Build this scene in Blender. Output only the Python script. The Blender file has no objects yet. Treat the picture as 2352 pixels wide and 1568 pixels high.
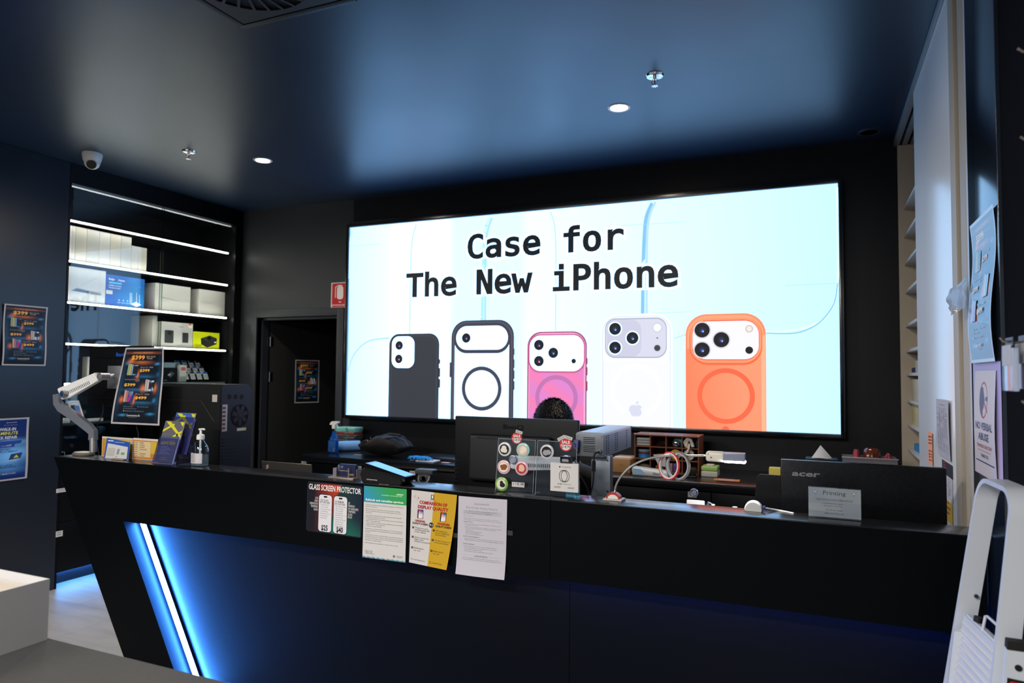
import bpy, bmesh, math, random
from mathutils import Vector, Matrix

# ------------------------------------------------------------------ camera
C = bpy.context.scene.collection
sc = bpy.context.scene
PI = math.pi
FPX, YAW, PITCH, ROLL, EYE = 1602.2, 0.41360, 0.04635, 0.00969, 1.55
_f = Vector((-math.sin(YAW) * math.cos(PITCH), math.cos(YAW) * math.cos(PITCH), math.sin(PITCH)))
_r = Vector((math.cos(YAW), math.sin(YAW), 0))
_u = _r.cross(_f)
RT = _r * math.cos(ROLL) + _u * math.sin(ROLL)
UP = -_r * math.sin(ROLL) + _u * math.cos(ROLL)
cam_d = bpy.data.cameras.new('camera')
cam = bpy.data.objects.new('camera', cam_d)
C.objects.link(cam)
m = Matrix.Identity(4)
for i in range(3):
    m[i][0], m[i][1], m[i][2] = RT[i], UP[i], -_f[i]
m[2][3] = EYE
cam.matrix_world = m
cam_d.sensor_width = 36
cam_d.lens = FPX / 2352 * 36
cam_d.clip_start = 0.02
cam_d.dof.use_dof = True
cam_d.dof.focus_distance = 2.75
cam_d.dof.aperture_fstop = 3.5
sc.camera = cam

# ------------------------------------------------------------------ exposure, world
vs = sc.view_settings
sc.display_settings.display_device = 'sRGB'
vs.view_transform = 'Standard'
vs.look = 'None'
vs.exposure = 0.0
vs.gamma = 1.0
vs.use_curve_mapping = False
W = bpy.data.worlds.new('world')
sc.world = W
W.use_nodes = True
W.node_tree.nodes['Background'].inputs[0].default_value = (0.75, 0.85, 1.0, 1)
W.node_tree.nodes['Background'].inputs[1].default_value = 0.30
try:
    sc.cycles.max_bounces = 8
    sc.cycles.transparent_max_bounces = 24
    sc.cycles.sample_clamp_indirect = 3.0
    sc.cycles.use_denoising = True
    sc.cycles.use_light_tree = True
except Exception:
    pass

CEIL = 3.05
def area_light(name, loc, sx, sy, power, col, rot=(0, 0, 0), spread=PI):
    l = bpy.data.lights.new(name, 'AREA')
    l.shape = 'RECTANGLE'; l.size = sx; l.size_y = sy
    l.energy = power; l.color = col; l.spread = spread
    o = bpy.data.objects.new(name, l)
    o.location = loc; o.rotation_euler = rot
    C.objects.link(o)
    return o
# the shop's ceiling lights behind and beside the photographer
area_light('shop_light', (-1.2, -0.9, 2.98), 1.2, 0.3, 150, (1, 0.95, 0.88))
area_light('shop_light', (-3.6, -0.9, 2.98), 1.2, 0.3, 140, (1, 0.95, 0.88))
area_light('shop_light', (-2.4, -2.6, 2.98), 3.0, 0.4, 160, (1, 0.96, 0.92))

def pY(x, y, Y):
    d = RT * ((x - 1176) / FPX) - UP * ((y - 784) / FPX) + _f
    return Vector((0, 0, EYE)) + d * (Y / d.y)
def pX(x, y, X):
    d = RT * ((x - 1176) / FPX) - UP * ((y - 784) / FPX) + _f
    return Vector((0, 0, EYE)) + d * (X / d.x)
def pZ(x, y, Z):
    d = RT * ((x - 1176) / FPX) - UP * ((y - 784) / FPX) + _f
    return Vector((0, 0, EYE)) + d * ((Z - EYE) / d.z)
def rY(x0, x1, y0, y1, Y):      # a picture rectangle read on the plane at depth Y: X0, X1, Z0, Z1
    my = (y0 + y1) / 2; mx = (x0 + x1) / 2
    return pY(x0, my, Y).x, pY(x1, my, Y).x, pY(mx, y1, Y).z, pY(mx, y0, Y).z
def rX(x0, x1, y0, y1, X):
    my = (y0 + y1) / 2; mx = (x0 + x1) / 2
    return pX(x0, my, X).y, pX(x1, my, X).y, pX(mx, y1, X).z, pX(mx, y0, X).z

# ------------------------------------------------------------------ colours and materials
def lin(c):
    if isinstance(c, str):
        c = [int(c[i:i + 2], 16) / 255 for i in (0, 2, 4)]
    return tuple((v / 12.92 if v <= 0.04045 else ((v + 0.055) / 1.055) ** 2.4) for v in c[:3])
def mixc(a, b, t):
    return tuple(a[i] * (1 - t) + b[i] * t for i in range(3))
MATS = {}
def mat(name, col='808080', rough=0.5, metal=0.0, spec=0.5, emit=None, es=0.0, noise=0.06, nscale=60, bump=0.0, coat=0.0, trans=0.0, ior=1.45, aniso=0.0):
    if name in MATS:
        return MATS[name]
    M = bpy.data.materials.new(name)
    M.use_nodes = True
    nt = M.node_tree
    b = nt.nodes['Principled BSDF']
    c = lin(col)
    b.inputs['Base Color'].default_value = (*c, 1)
    b.inputs['Roughness'].default_value = rough
    b.inputs['Metallic'].default_value = metal
    b.inputs['Specular IOR Level'].default_value = spec
    b.inputs['Coat Weight'].default_value = coat
    b.inputs['Transmission Weight'].default_value = trans
    b.inputs['IOR'].default_value = ior
    if emit:
        b.inputs['Emission Color'].default_value = (*lin(emit), 1)
        b.inputs['Emission Strength'].default_value = es
    if noise or bump:
        tc = nt.nodes.new('ShaderNodeTexCoord')
        n = nt.nodes.new('ShaderNodeTexNoise')
        n.inputs['Scale'].default_value = nscale
        n.inputs['Detail'].default_value = 3
        nt.links.new(tc.outputs['Object'], n.inputs['Vector'])
        if noise:
            r = nt.nodes.new('ShaderNodeMapRange')
            r.inputs['To Min'].default_value = max(0.01, rough - noise)
            r.inputs['To Max'].default_value = min(1, rough + noise)
            nt.links.new(n.outputs['Fac'], r.inputs['Value'])
            nt.links.new(r.outputs['Result'], b.inputs['Roughness'])
        if bump:
            bp = nt.nodes.new('ShaderNodeBump')
            bp.inputs['Strength'].default_value = bump
            bp.inputs['Distance'].default_value = 0.002
            nt.links.new(n.outputs['Fac'], bp.inputs['Height'])
            nt.links.new(bp.outputs['Normal'], b.inputs['Normal'])
    MATS[name] = M
    return M
def clear(name, tint='ffffff', refl=1.0, rough=0.02, ior=1.5):
    """thin clear sheet: see-through, with the sheet's own mirror reflection"""
    if name in MATS:
        return MATS[name]
    M = bpy.data.materials.new(name)
    M.use_nodes = True
    nt = M.node_tree
    nt.nodes.clear()
    o = nt.nodes.new('ShaderNodeOutputMaterial')
    mx = nt.nodes.new('ShaderNodeMixShader')
    t = nt.nodes.new('ShaderNodeBsdfTransparent')
    g = nt.nodes.new('ShaderNodeBsdfGlossy')
    fr = nt.nodes.new('ShaderNodeFresnel')
    mm = nt.nodes.new('ShaderNodeMath'); mm.operation = 'MULTIPLY'
    mm.inputs[1].default_value = refl
    mm.use_clamp = True
    ge = nt.nodes.new('ShaderNodeNewGeometry')
    ir = nt.nodes.new('ShaderNodeMapRange')
    ir.inputs['To Min'].default_value = ior; ir.inputs['To Max'].default_value = 1 / ior
    nt.links.new(ge.outputs['Backfacing'], ir.inputs['Value']); nt.links.new(ir.outputs[0], fr.inputs['IOR'])
    t.inputs['Color'].default_value = (*lin(tint), 1)
    g.inputs['Roughness'].default_value = rough
    nt.links.new(fr.outputs[0], mm.inputs[0])
    nt.links.new(mm.outputs[0], mx.inputs[0])
    nt.links.new(t.outputs[0], mx.inputs[1])
    nt.links.new(g.outputs[0], mx.inputs[2])
    nt.links.new(mx.outputs[0], o.inputs[0])
    MATS[name] = M
    return M
def ink(name, rough=0.45, emis=0.0, coat=0.0):
    """printed matter / lit display: colours come from the mesh's own colour attribute"""
    if name in MATS:
        return MATS[name]
    M = bpy.data.materials.new(name)
    M.use_nodes = True
    nt = M.node_tree
    b = nt.nodes['Principled BSDF']
    a = nt.nodes.new('ShaderNodeAttribute')
    a.attribute_name = 'Col'
    if emis:
        b.inputs['Base Color'].default_value = (0.01, 0.01, 0.01, 1)
        nt.links.new(a.outputs['Color'], b.inputs['Emission Color'])
        b.inputs['Emission Strength'].default_value = emis
    else:
        nt.links.new(a.outputs['Color'], b.inputs['Base Color'])
    b.inputs['Roughness'].default_value = rough
    b.inputs['Specular IOR Level'].default_value = 0.3
    b.inputs['Coat Weight'].default_value = coat
    MATS[name] = M
    return M
INK = ink('printed_ink', 0.42)
INKM = ink('matte_print', 0.7)
INKG = ink('glossy_print', 0.2, coat=0.3)

black = mat('black_laminate', '0a0b0e', 0.42, spec=0.2, nscale=25)
navyw = mat('navy_satin_paint', '1b2230', 0.38, spec=0.45, nscale=12)
dwall = mat('charcoal_wall_paint', '23262b', 0.5, nscale=20, bump=0.02)
plastic = mat('black_plastic', '0b0c0e', 0.4, spec=0.3, bump=0.05, nscale=300)
gloss_black = mat('gloss_black_plastic', '08090b', 0.12, noise=0.02)
white_p = mat('white_plastic', 'e4e4e2', 0.35)
white_m = mat('white_powder_coat', 'bcc2cc', 0.32, nscale=150, bump=0.02)
steel = mat('brushed_steel', 'a9abae', 0.3, metal=1.0, nscale=120)
alu = mat('cast_aluminium', 'b9bcc4', 0.34, metal=0.85)
chrome = mat('chrome', 'd5d5d8', 0.12, metal=1.0, noise=0.03)
beige = mat('beige_laminate', 'b3a898', 0.55)
cardb = mat('cardboard', '9a744b', 0.85, bump=0.1)
card_w = mat('white_card', 'dedcd6', 0.6)
rubber = mat('black_rubber', '0a0a0b', 0.7)
acryl = clear('clear_acrylic', 'f4f7fb', 1.4, 0.03)
glassm = clear('cabinet_glass', 'f2f6f5', 1.0, 0.004)

# ------------------------------------------------------------------ mesh helpers
class B:
    def __init__(s):
        s.bm = bmesh.new(); s.k = 0
    def _mi(s, faces):
        for f in faces:
            f.material_index = s.k
    def m(s, k):
        s.k = k
        return s
    def box(s, x0, x1, y0, y1, z0, z1, bev=0.0, seg=2, M=None):
        n0 = len(s.bm.faces)
        r = bmesh.ops.create_cube(s.bm, size=1)
        vs_ = r['verts']
        for v in vs_:
            v.co = Vector((x0 + (v.co.x + .5) * (x1 - x0), y0 + (v.co.y + .5) * (y1 - y0), z0 + (v.co.z + .5) * (z1 - z0)))
        fs = set(f for v in vs_ for f in v.link_faces)
        if bev > 0:
            es = list(set(e for v in vs_ for e in v.link_edges))
            rr = bmesh.ops.bevel(s.bm, geom=es, offset=bev, segments=seg, affect='EDGES', profile=0.6)
            fs = set(rr['faces'])
            vs_ = list(set(v for f in fs for v in f.verts))
            fs = set(f for v in vs_ for f in v.link_faces)
            vs_ = list(set(v for f in fs for v in f.verts))
        s._mi(fs)
        if M is not None:
            for v in vs_:
                v.co = M @ v.co
        return s
    def cyl(s, p0, p1, r0, r1=None, n=20, caps=True):
        p0 = Vector(p0); p1 = Vector(p1)
        r1 = r0 if r1 is None else r1
        z = (p1 - p0).normalized()
        a = z.orthogonal().normalized(); b = z.cross(a)
        A = []; D = []
        for i in range(n):
            t = 2 * PI * i / n
            d = a * math.cos(t) + b * math.sin(t)
            A.append(s.bm.verts.new(p0 + d * r0)); D.append(s.bm.verts.new(p1 + d * r1))
        fs = [s.bm.faces.new((A[i], A[(i + 1) % n], D[(i + 1) % n], D[i])) for i in range(n)]
        if caps:
            fs.append(s.bm.faces.new(A[::-1])); fs.append(s.bm.faces.new(D))
        s._mi(fs)
        return s
    def tube(s, pts, r, n=10, closed=False, rr=None, sq=None):
        pts = [Vector(p) for p in pts]
        N = len(pts)
        ref = None; rings = []
        for i, p in enumerate(pts):
            if closed:
                t = (pts[(i + 1) % N] - pts[i - 1]).normalized()
            else:
                t = (pts[min(i + 1, N - 1)] - pts[max(i - 1, 0)]).normalized()
            if ref is None:
                ref = t.orthogonal().normalized() if sq is None else (Vector(sq[2]) - t * t.dot(Vector(sq[2]))).normalized()
            else:
                ref = (ref - t * ref.dot(t)).normalized()
            b = t.cross(ref)
            R_ = rr[i] if rr else r
            if sq is None:
                rings.append([s.bm.verts.new(p + ref * (R_ * math.cos(2 * PI * j / n)) + b * (R_ * math.sin(2 * PI * j / n))) for j in range(n)])
            else:
                w, h = sq[0] / 2, sq[1] / 2
                rings.append([s.bm.verts.new(p + ref * (w * q) + b * (h * e)) for q, e in ((-1, -1), (1, -1), (1, 1), (-1, 1))])
        n = len(rings[0]); fs = []
        for i in range(N if closed else N - 1):
            a = rings[i]; c = rings[(i + 1) % N]
            for j in range(n):
                fs.append(s.bm.faces.new((a[j], a[(j + 1) % n], c[(j + 1) % n], c[j])))
        if not closed:
            fs.append(s.bm.faces.new(rings[0][::-1])); fs.append(s.bm.faces.new(rings[-1]))
        s._mi(fs)
        return s
    def lathe(s, prof, o=(0, 0, 0), n=28, M=None, sy=1.0):
        o = Vector(o); rings = []; fs = []
        for r, z in prof:
            ring = []
            for j in range(n):
                t = 2 * PI * j / n
                p = Vector((r * math.cos(t), r * math.sin(t) * sy, z))
                if M is not None:
                    p = M @ p
                ring.append(s.bm.verts.new(o + p))
            rings.append(ring)
        for a, c in zip(rings, rings[1:]):
            for j in range(n):
                fs.append(s.bm.faces.new((a[j], a[(j + 1) % n], c[(j + 1) % n], c[j])))
        if prof[0] == prof[-1]:
            s._mi(fs); return s
        if prof[0][0] > 1e-6:
            fs.append(s.bm.faces.new(rings[0][::-1]))
        if prof[-1][0] > 1e-6:
            fs.append(s.bm.faces.new(rings[-1]))
        s._mi(fs)
        return s
    def prism(s, poly, a, b):
        """polygon points (Vector) swept from offset a to offset b (Vectors)"""
        a = Vector(a); b = Vector(b)
        A = [s.bm.verts.new(Vector(p) + a) for p in poly]
        D = [s.bm.verts.new(Vector(p) + b) for p in poly]
        n = len(poly)
        fs = [s.bm.faces.new((A[i], A[(i + 1) % n], D[(i + 1) % n], D[i])) for i in range(n)]
        fs.append(s.bm.faces.new(A[::-1])); fs.append(s.bm.faces.new(D))
        s._mi(fs)
        return s
    def ball(s, c, r, sx=1, sy=1, sz=1, n=16):
        rr = bmesh.ops.create_uvsphere(s.bm, u_segments=n, v_segments=max(6, n * 2 // 3), radius=r)
        for v in rr['verts']:
            v.co = Vector((v.co.x * sx, v.co.y * sy, v.co.z * sz)) + Vector(c)
        s._mi(set(f for v in rr['verts'] for f in v.link_faces))
        return s
    def torus(s, c, R_, r, axis=(0, 0, 1), n=32, k=10):
        ax = Vector(axis).normalized()
        a = ax.orthogonal().normalized(); b = ax.cross(a)
        c = Vector(c)
        return s.tube([c + (a * math.cos(2 * PI * i / n) + b * math.sin(2 * PI * i / n)) * R_ for i in range(n)], r, k, True)
    def xf(s, M):
        for v in s.bm.verts:
            v.co = M @ v.co
        return s
    def mesh(s, name, mats, angle=35):
        bmesh.ops.remove_doubles(s.bm, verts=s.bm.verts, dist=1e-7)
        bmesh.ops.recalc_face_normals(s.bm, faces=s.bm.faces)
        me = bpy.data.meshes.new(name)
        s.bm.to_mesh(me); s.bm.free()
        for q in (mats if isinstance(mats, (list, tuple)) else [mats]):
            me.materials.append(q)
        me.shade_smooth()
        me.set_sharp_from_angle(angle=math.radians(angle))
        return me
    def build(s, name, mats, parent=None, label=None, loc=None, angle=35):
        o = bpy.data.objects.new(name, s.mesh(name, mats, angle))
        C.objects.link(o)
        if parent:
            o.parent = parent
        if loc is not None:
            o.location = loc
        if label:
            o['label'] = label
        return o
def tag(o, label, cat, group=None, kind=None):
    o['label'] = label; o['category'] = cat
    if group:
        o['group'] = group
    if kind:
        o['kind'] = kind
    return o
def thing(name, label, cat, loc=(0, 0, 0), rz=0, group=None):
    o = bpy.data.objects.new(name, None)
    o.empty_display_size = 0.05
    C.objects.link(o)
    o.location = loc; o.rotation_euler = (0, 0, rz)
    return tag(o, label, cat, group)
def struct(name, b, m_, label=None):
    o = b.build(name, m_)
    o['kind'] = 'structure'
    if label:
        o['label'] = label
    return o
def bake(parent, *objs):
    """parts built in world coordinates get the thing's frame"""
    M = Matrix.Translation(parent.location) @ parent.rotation_euler.to_matrix().to_4x4()
    Mi = M.inverted()
    for o in objs:
        o.data.transform(Mi)
        o.parent = parent

# ------------------------------------------------------------------ print: flat artwork with its own colours
FONTS = {}
def _font(k):
    if k not in FONTS:
        f = None
        if k != 'sans':
            try:
                import os
                base = bpy.utils.system_resource('DATAFILES', path='fonts')
                f = bpy.data.fonts.load(os.path.join(base, {'mono': 'DejaVuSansMono.woff2', 'inter': 'Inter.woff2'}[k]))
            except Exception:
                f = None
        FONTS[k] = f
    return FONTS[k]
_TC = {}
def text_geo(t, font='sans', off=0.0, sp=1.0):
    key = (t, font, off, sp)
    if key not in _TC:
        cu = bpy.data.curves.new('t', 'FONT')
        cu.body = t
        cu.resolution_u = 2
        cu.offset = off
        cu.space_character = sp
        f = _font(font)
        if f:
            cu.font = f
        o = bpy.data.objects.new('t', cu)
        C.objects.link(o)
        dg = bpy.context.evaluated_depsgraph_get()
        me = bpy.data.meshes.new_from_object(o.evaluated_get(dg))
        vs_ = [(v.co.x, v.co.y) for v in me.vertices]
        fs = [tuple(p.vertices) for p in me.polygons]
        bpy.data.objects.remove(o)
        bpy.data.curves.remove(cu)
        bpy.data.meshes.remove(me)
        _TC[key] = (vs_, fs)
    return _TC[key]
class Sheet:
    """local plane: x to the right, z up, facing -y; shapes stack towards the viewer"""
    def __init__(s, step=0.00004):
        s.v = []; s.f = []; s.c = []; s.y = 0.0; s.step = step
    def _add(s, pts, faces, cols, k=1.0):
        s.y -= s.step * k
        o = len(s.v)
        for i, (x, z) in enumerate(pts):
            s.v.append((x, s.y, z))
            s.c.append(cols[i] if isinstance(cols, list) else cols)
        s.f += [tuple(o + k for k in f) for f in faces]
    def rect(s, x0, x1, z0, z1, col, nx=1, nz=1):
        if callable(col):
            pts = [(i / nx, j / nz) for j in range(nz + 1) for i in range(nx + 1)]
            cols = [col(u, v) for u, v in pts]
        else:
            pts = [(i / nx, j / nz) for j in range(nz + 1) for i in range(nx + 1)]
            cols = lin(col) if isinstance(col, str) else col
        P_ = [(x0 + u * (x1 - x0), z0 + v * (z1 - z0)) for u, v in pts]
        F = [(j * (nx + 1) + i, j * (nx + 1) + i + 1, (j + 1) * (nx + 1) + i + 1, (j + 1) * (nx + 1) + i) for j in range(nz) for i in range(nx)]
        s._add(P_, F, cols)
    def poly(s, pts, col):
        s._add(pts, [tuple(range(len(pts)))], lin(col) if isinstance(col, str) else col)
    def rr(s, x0, x1, z0, z1, r, col, n=6):
        if x1 < x0: x0, x1 = x1, x0
        if z1 < z0: z0, z1 = z1, z0
        r = min(r, (x1 - x0) / 2, (z1 - z0) / 2)
        pts = []
        for cx, cz, a in ((x1 - r, z1 - r, 0), (x0 + r, z1 - r, 90), (x0 + r, z0 + r, 180), (x1 - r, z0 + r, 270)):
            for i in range(n + 1):
                t = math.radians(a + 90 * i / n)
                pts.append((cx + r * math.cos(t), cz + r * math.sin(t)))
        s.poly(pts, col)
    def disc(s, cx, cz, r, col, sx=1.0, n=28):
        s.poly([(cx + r * sx * math.cos(2 * PI * i / n), cz + r * math.sin(2 * PI * i / n)) for i in range(n)], col)
    def ring(s, cx, cz, r0, r1, col, a0=0, a1=360, n=40, sx=1.0):
        pts = []
        for i in range(n + 1):
            t = math.radians(a0 + (a1 - a0) * i / n)
            pts += [(cx + r0 * sx * math.cos(t), cz + r0 * math.sin(t)), (cx + r1 * sx * math.cos(t), cz + r1 * math.sin(t))]
        s._add(pts, [(2 * i, 2 * i + 2, 2 * i + 3, 2 * i + 1) for i in range(n)], lin(col) if isinstance(col, str) else col)
    def line(s, pts, w, col):
        for (x0, z0), (x1, z1) in zip(pts, pts[1:]):
            L = math.hypot(x1 - x0, z1 - z0) or 1
            nx, nz = -(z1 - z0) / L * w / 2, (x1 - x0) / L * w / 2
            s.y += s.step
            s.poly([(x0 + nx, z0 + nz), (x0 - nx, z0 - nz), (x1 - nx, z1 - nz), (x1 + nx, z1 + nz)], col)
        s.y -= s.step
    def text(s, t, x, z, h, col, al='l', w=None, font='sans', off=0.0, rot=0.0, sx=1.0, sp=1.0):
        """h: height of a capital; w: squeeze to this width; z is the baseline"""
        vs_, fs = text_geo(t, font, off, sp)
        if not vs_:
            return
        k = h / max(v[1] for v in text_geo('H', font)[0])
        xs = [p[0] for p in vs_]
        W_ = (max(xs) - min(xs)) * k
        kx = k * sx
        if w:
            kx = k * w / W_
        W_ = (max(xs) - min(xs)) * kx
        o = {'l': 0, 'c': -W_ / 2, 'r': -W_}[al] - min(xs) * kx
        cr, sr = math.cos(rot), math.sin(rot)
        pts = []
        for a, b in vs_:
            dx, dz = a * kx + o, b * k
            pts.append((x + dx * cr - dz * sr, z + dx * sr + dz * cr))
        s._add(pts, fs, lin(col) if isinstance(col, str) else col, 0.12)
    def build(s, name, mat_, parent=None, bend=None, label=None, thick=None):
        me = bpy.data.meshes.new(name)
        vs_ = s.v
        if bend:
            vs_ = [(x + bend(x, z)[0], y + bend(x, z)[1], z) for x, y, z in vs_]
        me.from_pydata(vs_, [], s.f)
        a = me.color_attributes.new('Col', 'FLOAT_COLOR', 'POINT')
        a.data.foreach_set('color', [q for c in s.c for q in (*c, 1.0)])
        me.materials.append(mat_)
        bm = bmesh.new(); bm.from_mesh(me)
        for f in bm.faces:
            f.normal_update()
            if f.normal.y > 0:
                f.normal_flip()
        bm.to_mesh(me); bm.free()
        o = bpy.data.objects.new(name, me)
        C.objects.link(o)
        if parent:
            o.parent = parent
        if label:
            o['label'] = label
        return o
# ------------------------------------------------------------------ room shell
def floor_mat():
    M = bpy.data.materials.new('grey_vinyl_tile'); M.use_nodes = True
    nt = M.node_tree; b = nt.nodes['Principled BSDF']
    tc = nt.nodes.new('ShaderNodeTexCoord')
    br = nt.nodes.new('ShaderNodeTexBrick')
    br.inputs['Scale'].default_value = 1.0
    br.inputs['Brick Width'].default_value = 0.9; br.inputs['Row Height'].default_value = 0.45
    br.inputs['Mortar Size'].default_value = 0.003
    br.inputs['Color1'].default_value = (*lin('b4afa6'), 1); br.inputs['Color2'].default_value = (*lin('a8a39b'), 1)
    br.inputs['Mortar'].default_value = (*lin('98948c'), 1)
    n = nt.nodes.new('ShaderNodeTexNoise'); n.inputs['Scale'].default_value = 5; n.inputs['Detail'].default_value = 8
    mp = nt.nodes.new('ShaderNodeMapping'); mp.inputs['Scale'].default_value = (0.5, 2, 1)
    mx = nt.nodes.new('ShaderNodeMixRGB'); mx.blend_type = 'OVERLAY'; mx.inputs[0].default_value = 0.45
    nt.links.new(tc.outputs['Object'], br.inputs['Vector'])
    nt.links.new(tc.outputs['Object'], mp.inputs['Vector']); nt.links.new(mp.outputs[0], n.inputs['Vector'])
    nt.links.new(br.outputs['Color'], mx.inputs[1]); nt.links.new(n.outputs['Fac'], mx.inputs[2])
    nt.links.new(mx.outputs[0], b.inputs['Base Color'])
    b.inputs['Roughness'].default_value = 0.42
    return M
def brushed(name, col, r0, r1, sc_, spec=0.5, zs=1.0, bump=0.0):
    """dark painted board: faint streaks in the sheen"""
    M = bpy.data.materials.new(name); M.use_nodes = True
    nt = M.node_tree; b = nt.nodes['Principled BSDF']
    b.inputs['Base Color'].default_value = (*lin(col), 1)
    b.inputs['Specular IOR Level'].default_value = spec
    tc = nt.nodes.new('ShaderNodeTexCoord'); mp = nt.nodes.new('ShaderNodeMapping')
    mp.inputs['Scale'].default_value = sc_
    n = nt.nodes.new('ShaderNodeTexNoise'); n.inputs['Scale'].default_value = 1; n.inputs['Detail'].default_value = 5
    r = nt.nodes.new('ShaderNodeMapRange'); r.inputs['To Min'].default_value = r0; r.inputs['To Max'].default_value = r1
    nt.links.new(tc.outputs['Object'], mp.inputs['Vector']); nt.links.new(mp.outputs[0], n.inputs['Vector'])
    nt.links.new(n.outputs['Fac'], r.inputs['Value']); nt.links.new(r.outputs[0], b.inputs['Roughness'])
    return M
BY = 4.95
ceil_m = brushed('dark_satin_ceiling', '142338', 0.32, 0.40, (1.2, 1.2, 1), 0.6)
ceil_m.node_tree.nodes['Principled BSDF'].inputs['Specular Tint'].default_value = (0.62, 0.82, 1, 1)
struct('floor', B().box(-5.6, 1.2, -4, 7.2, -0.1, 0), floor_mat())
struct('ceiling', B().box(-5.6, 1.2, -4, 7.2, CEIL, CEIL + 0.1), ceil_m)
DX0, DX1, DZ = -4.745, -3.835, 2.045
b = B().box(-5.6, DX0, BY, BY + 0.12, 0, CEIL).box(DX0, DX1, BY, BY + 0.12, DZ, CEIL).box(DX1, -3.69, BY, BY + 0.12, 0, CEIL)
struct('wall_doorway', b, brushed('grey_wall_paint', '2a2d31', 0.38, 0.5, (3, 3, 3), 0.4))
b = B().box(-3.69, 1.2, BY, BY + 0.12, 0, CEIL)
struct('wall_back', b, brushed('black_wall_paint', '101216', 0.38, 0.5, (3, 3, 3), 0.25))
struct('wall_left', B().box(-5.6, -4.95, -4, 3.285, 0, CEIL, 0.004), brushed('navy_board', '1c222d', 0.34, 0.44, (30, 30, 0.6), 0.45))
struct('wall_side', B().box(-5.62, -5.44, 3.285, BY, 0, CEIL), dwall)
# store room behind the open door
struct('wall_behind_door', B().box(-5.6, -3.2, 7.1, 7.2, 0, CEIL).box(-5.6, -5.5, BY + .12, 7.2, 0, CEIL).box(-3.3, -3.2, BY + .12, 7.2, 0, CEIL), dwall)
# right-hand wall: slat wall near, glossy pillar, then the storage closet
struct('wall_right', B().box(0.46, 0.6, -4, 2.24, 0, CEIL), brushed('black_board', '191a1c', 0.5, 0.6, (4, 4, 2), 0.0))
struct('pillar_right', B().box(0.45, 0.75, 2.24, 2.64, 0, CEIL, 0.003), brushed('glossy_navy_board', '141c28', 0.10, 0.17, (60, 60, 0.5), 0.9))
struct('wall_right_edge', B().box(0.451, 0.75, 2.642, 2.672, 0, CEIL), mat('pale_edge', 'b9bcc2', 0.4))
# door frame and the leaf standing open into the store room
b = B()
for x0, x1 in ((DX0 - 0.07, DX0), (DX1, DX1 + 0.07)):
    b.box(x0, x1, BY - 0.015, BY + 0.125, 0, DZ + 0.07, 0.004)
b.box(DX0, DX1, BY - 0.015, BY + 0.125, DZ, DZ + 0.07, 0.004)
b.box(DX0, DX0 + 0.02, BY + 0.05, BY + 0.125, 0, DZ).box(DX1 - 0.02, DX1, BY + 0.05, BY + 0.125, 0, DZ).box(DX0, DX1, BY + 0.05, BY + 0.125, DZ - 0.02, DZ)
struct('trim_1', b, mat('grey_door_frame', '2b2f36', 0.45), 'dark grey steel frame around the open door')
door = bpy.data.objects.new('door_1', None); C.objects.link(door)
door.location = (DX0 + 0.03, BY + 0.14, 0); door['kind'] = 'structure'
door['label'] = 'charcoal door leaf standing half open into the store room'
ang = math.atan2(5.787 - (BY + .14), -4.487 - (DX0 + .03))
door.rotation_euler = (0, 0, ang)
B().box(0, 0.86, 0, 0.04, 0.01, 2.03, 0.003).build('door_leaf', mat('charcoal_door', '191a1c', 0.5), door)
for z in (0.25, 1.5, 1.83):
    B().cyl((-0.004, -0.006, z - 0.045), (-0.004, -0.006, z + 0.045), 0.008).box(-0.002, 0.03, -0.003, 0.0, z - .045, z + .045).build('hinge', chrome, door)
brass = mat('worn_brass', '8a7348', 0.3, metal=0.9)
for z in (1.02, 1.2):
    B().lathe([(0, 0), (0.026, 0), (0.026, .01), (0.012, .014), (0.012, .035), (0.026, .045), (0.027, .06), (0, .068)], (0.80, -0.001, z), 20, Matrix.Rotation(PI / 2, 3, 'X')).build('door_knob', brass, door)

# ------------------------------------------------------------------ ceiling fittings
def downlight(x, y, lit=True, label='', power=80):
    t = thing('downlight', label, 'ceiling light', (x, y, CEIL), 0, 'recessed ceiling downlights')
    B().lathe([(0.048, -0.002), (0.062, -0.004), (0.066, 0.0)], (0, 0, 0), 32).build('trim_ring', white_m if lit else dwall, t)
    if lit:
        B().lathe([(0, -0.0035), (0.048, -0.003), (0.05, -0.001)], (0, 0, 0), 32).build('lens', mat('warm_lens', 'ffffff', 0.5, emit='ffe2b8', es=40, noise=0), t)
        l = bpy.data.lights.new('downlight_beam', 'SPOT')
        l.energy = power; l.color = (1, 0.86, 0.68); l.spot_size = math.radians(172); l.spot_blend = 1.0; l.shadow_soft_size = 0.045
        o = bpy.data.objects.new('downlight_beam', l); C.objects.link(o); o.parent = t
        o.location = (0, 0, -0.02)
    else:
        B().lathe([(0, 0.0), (0.03, -0.001), (0.048, -0.002)], (0, 0, 0), 24).build('lens', gloss_black, t)
    return t
downlight(-3.606, 3.77, True, 'lit round downlight in the ceiling, the one further left near the door')
downlight(-1.011, 3.77, True, 'lit round downlight in the ceiling above the middle of the counter area')
downlight(0.30, 4.73, False, 'unlit downlight in the far right corner of the ceiling')
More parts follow.
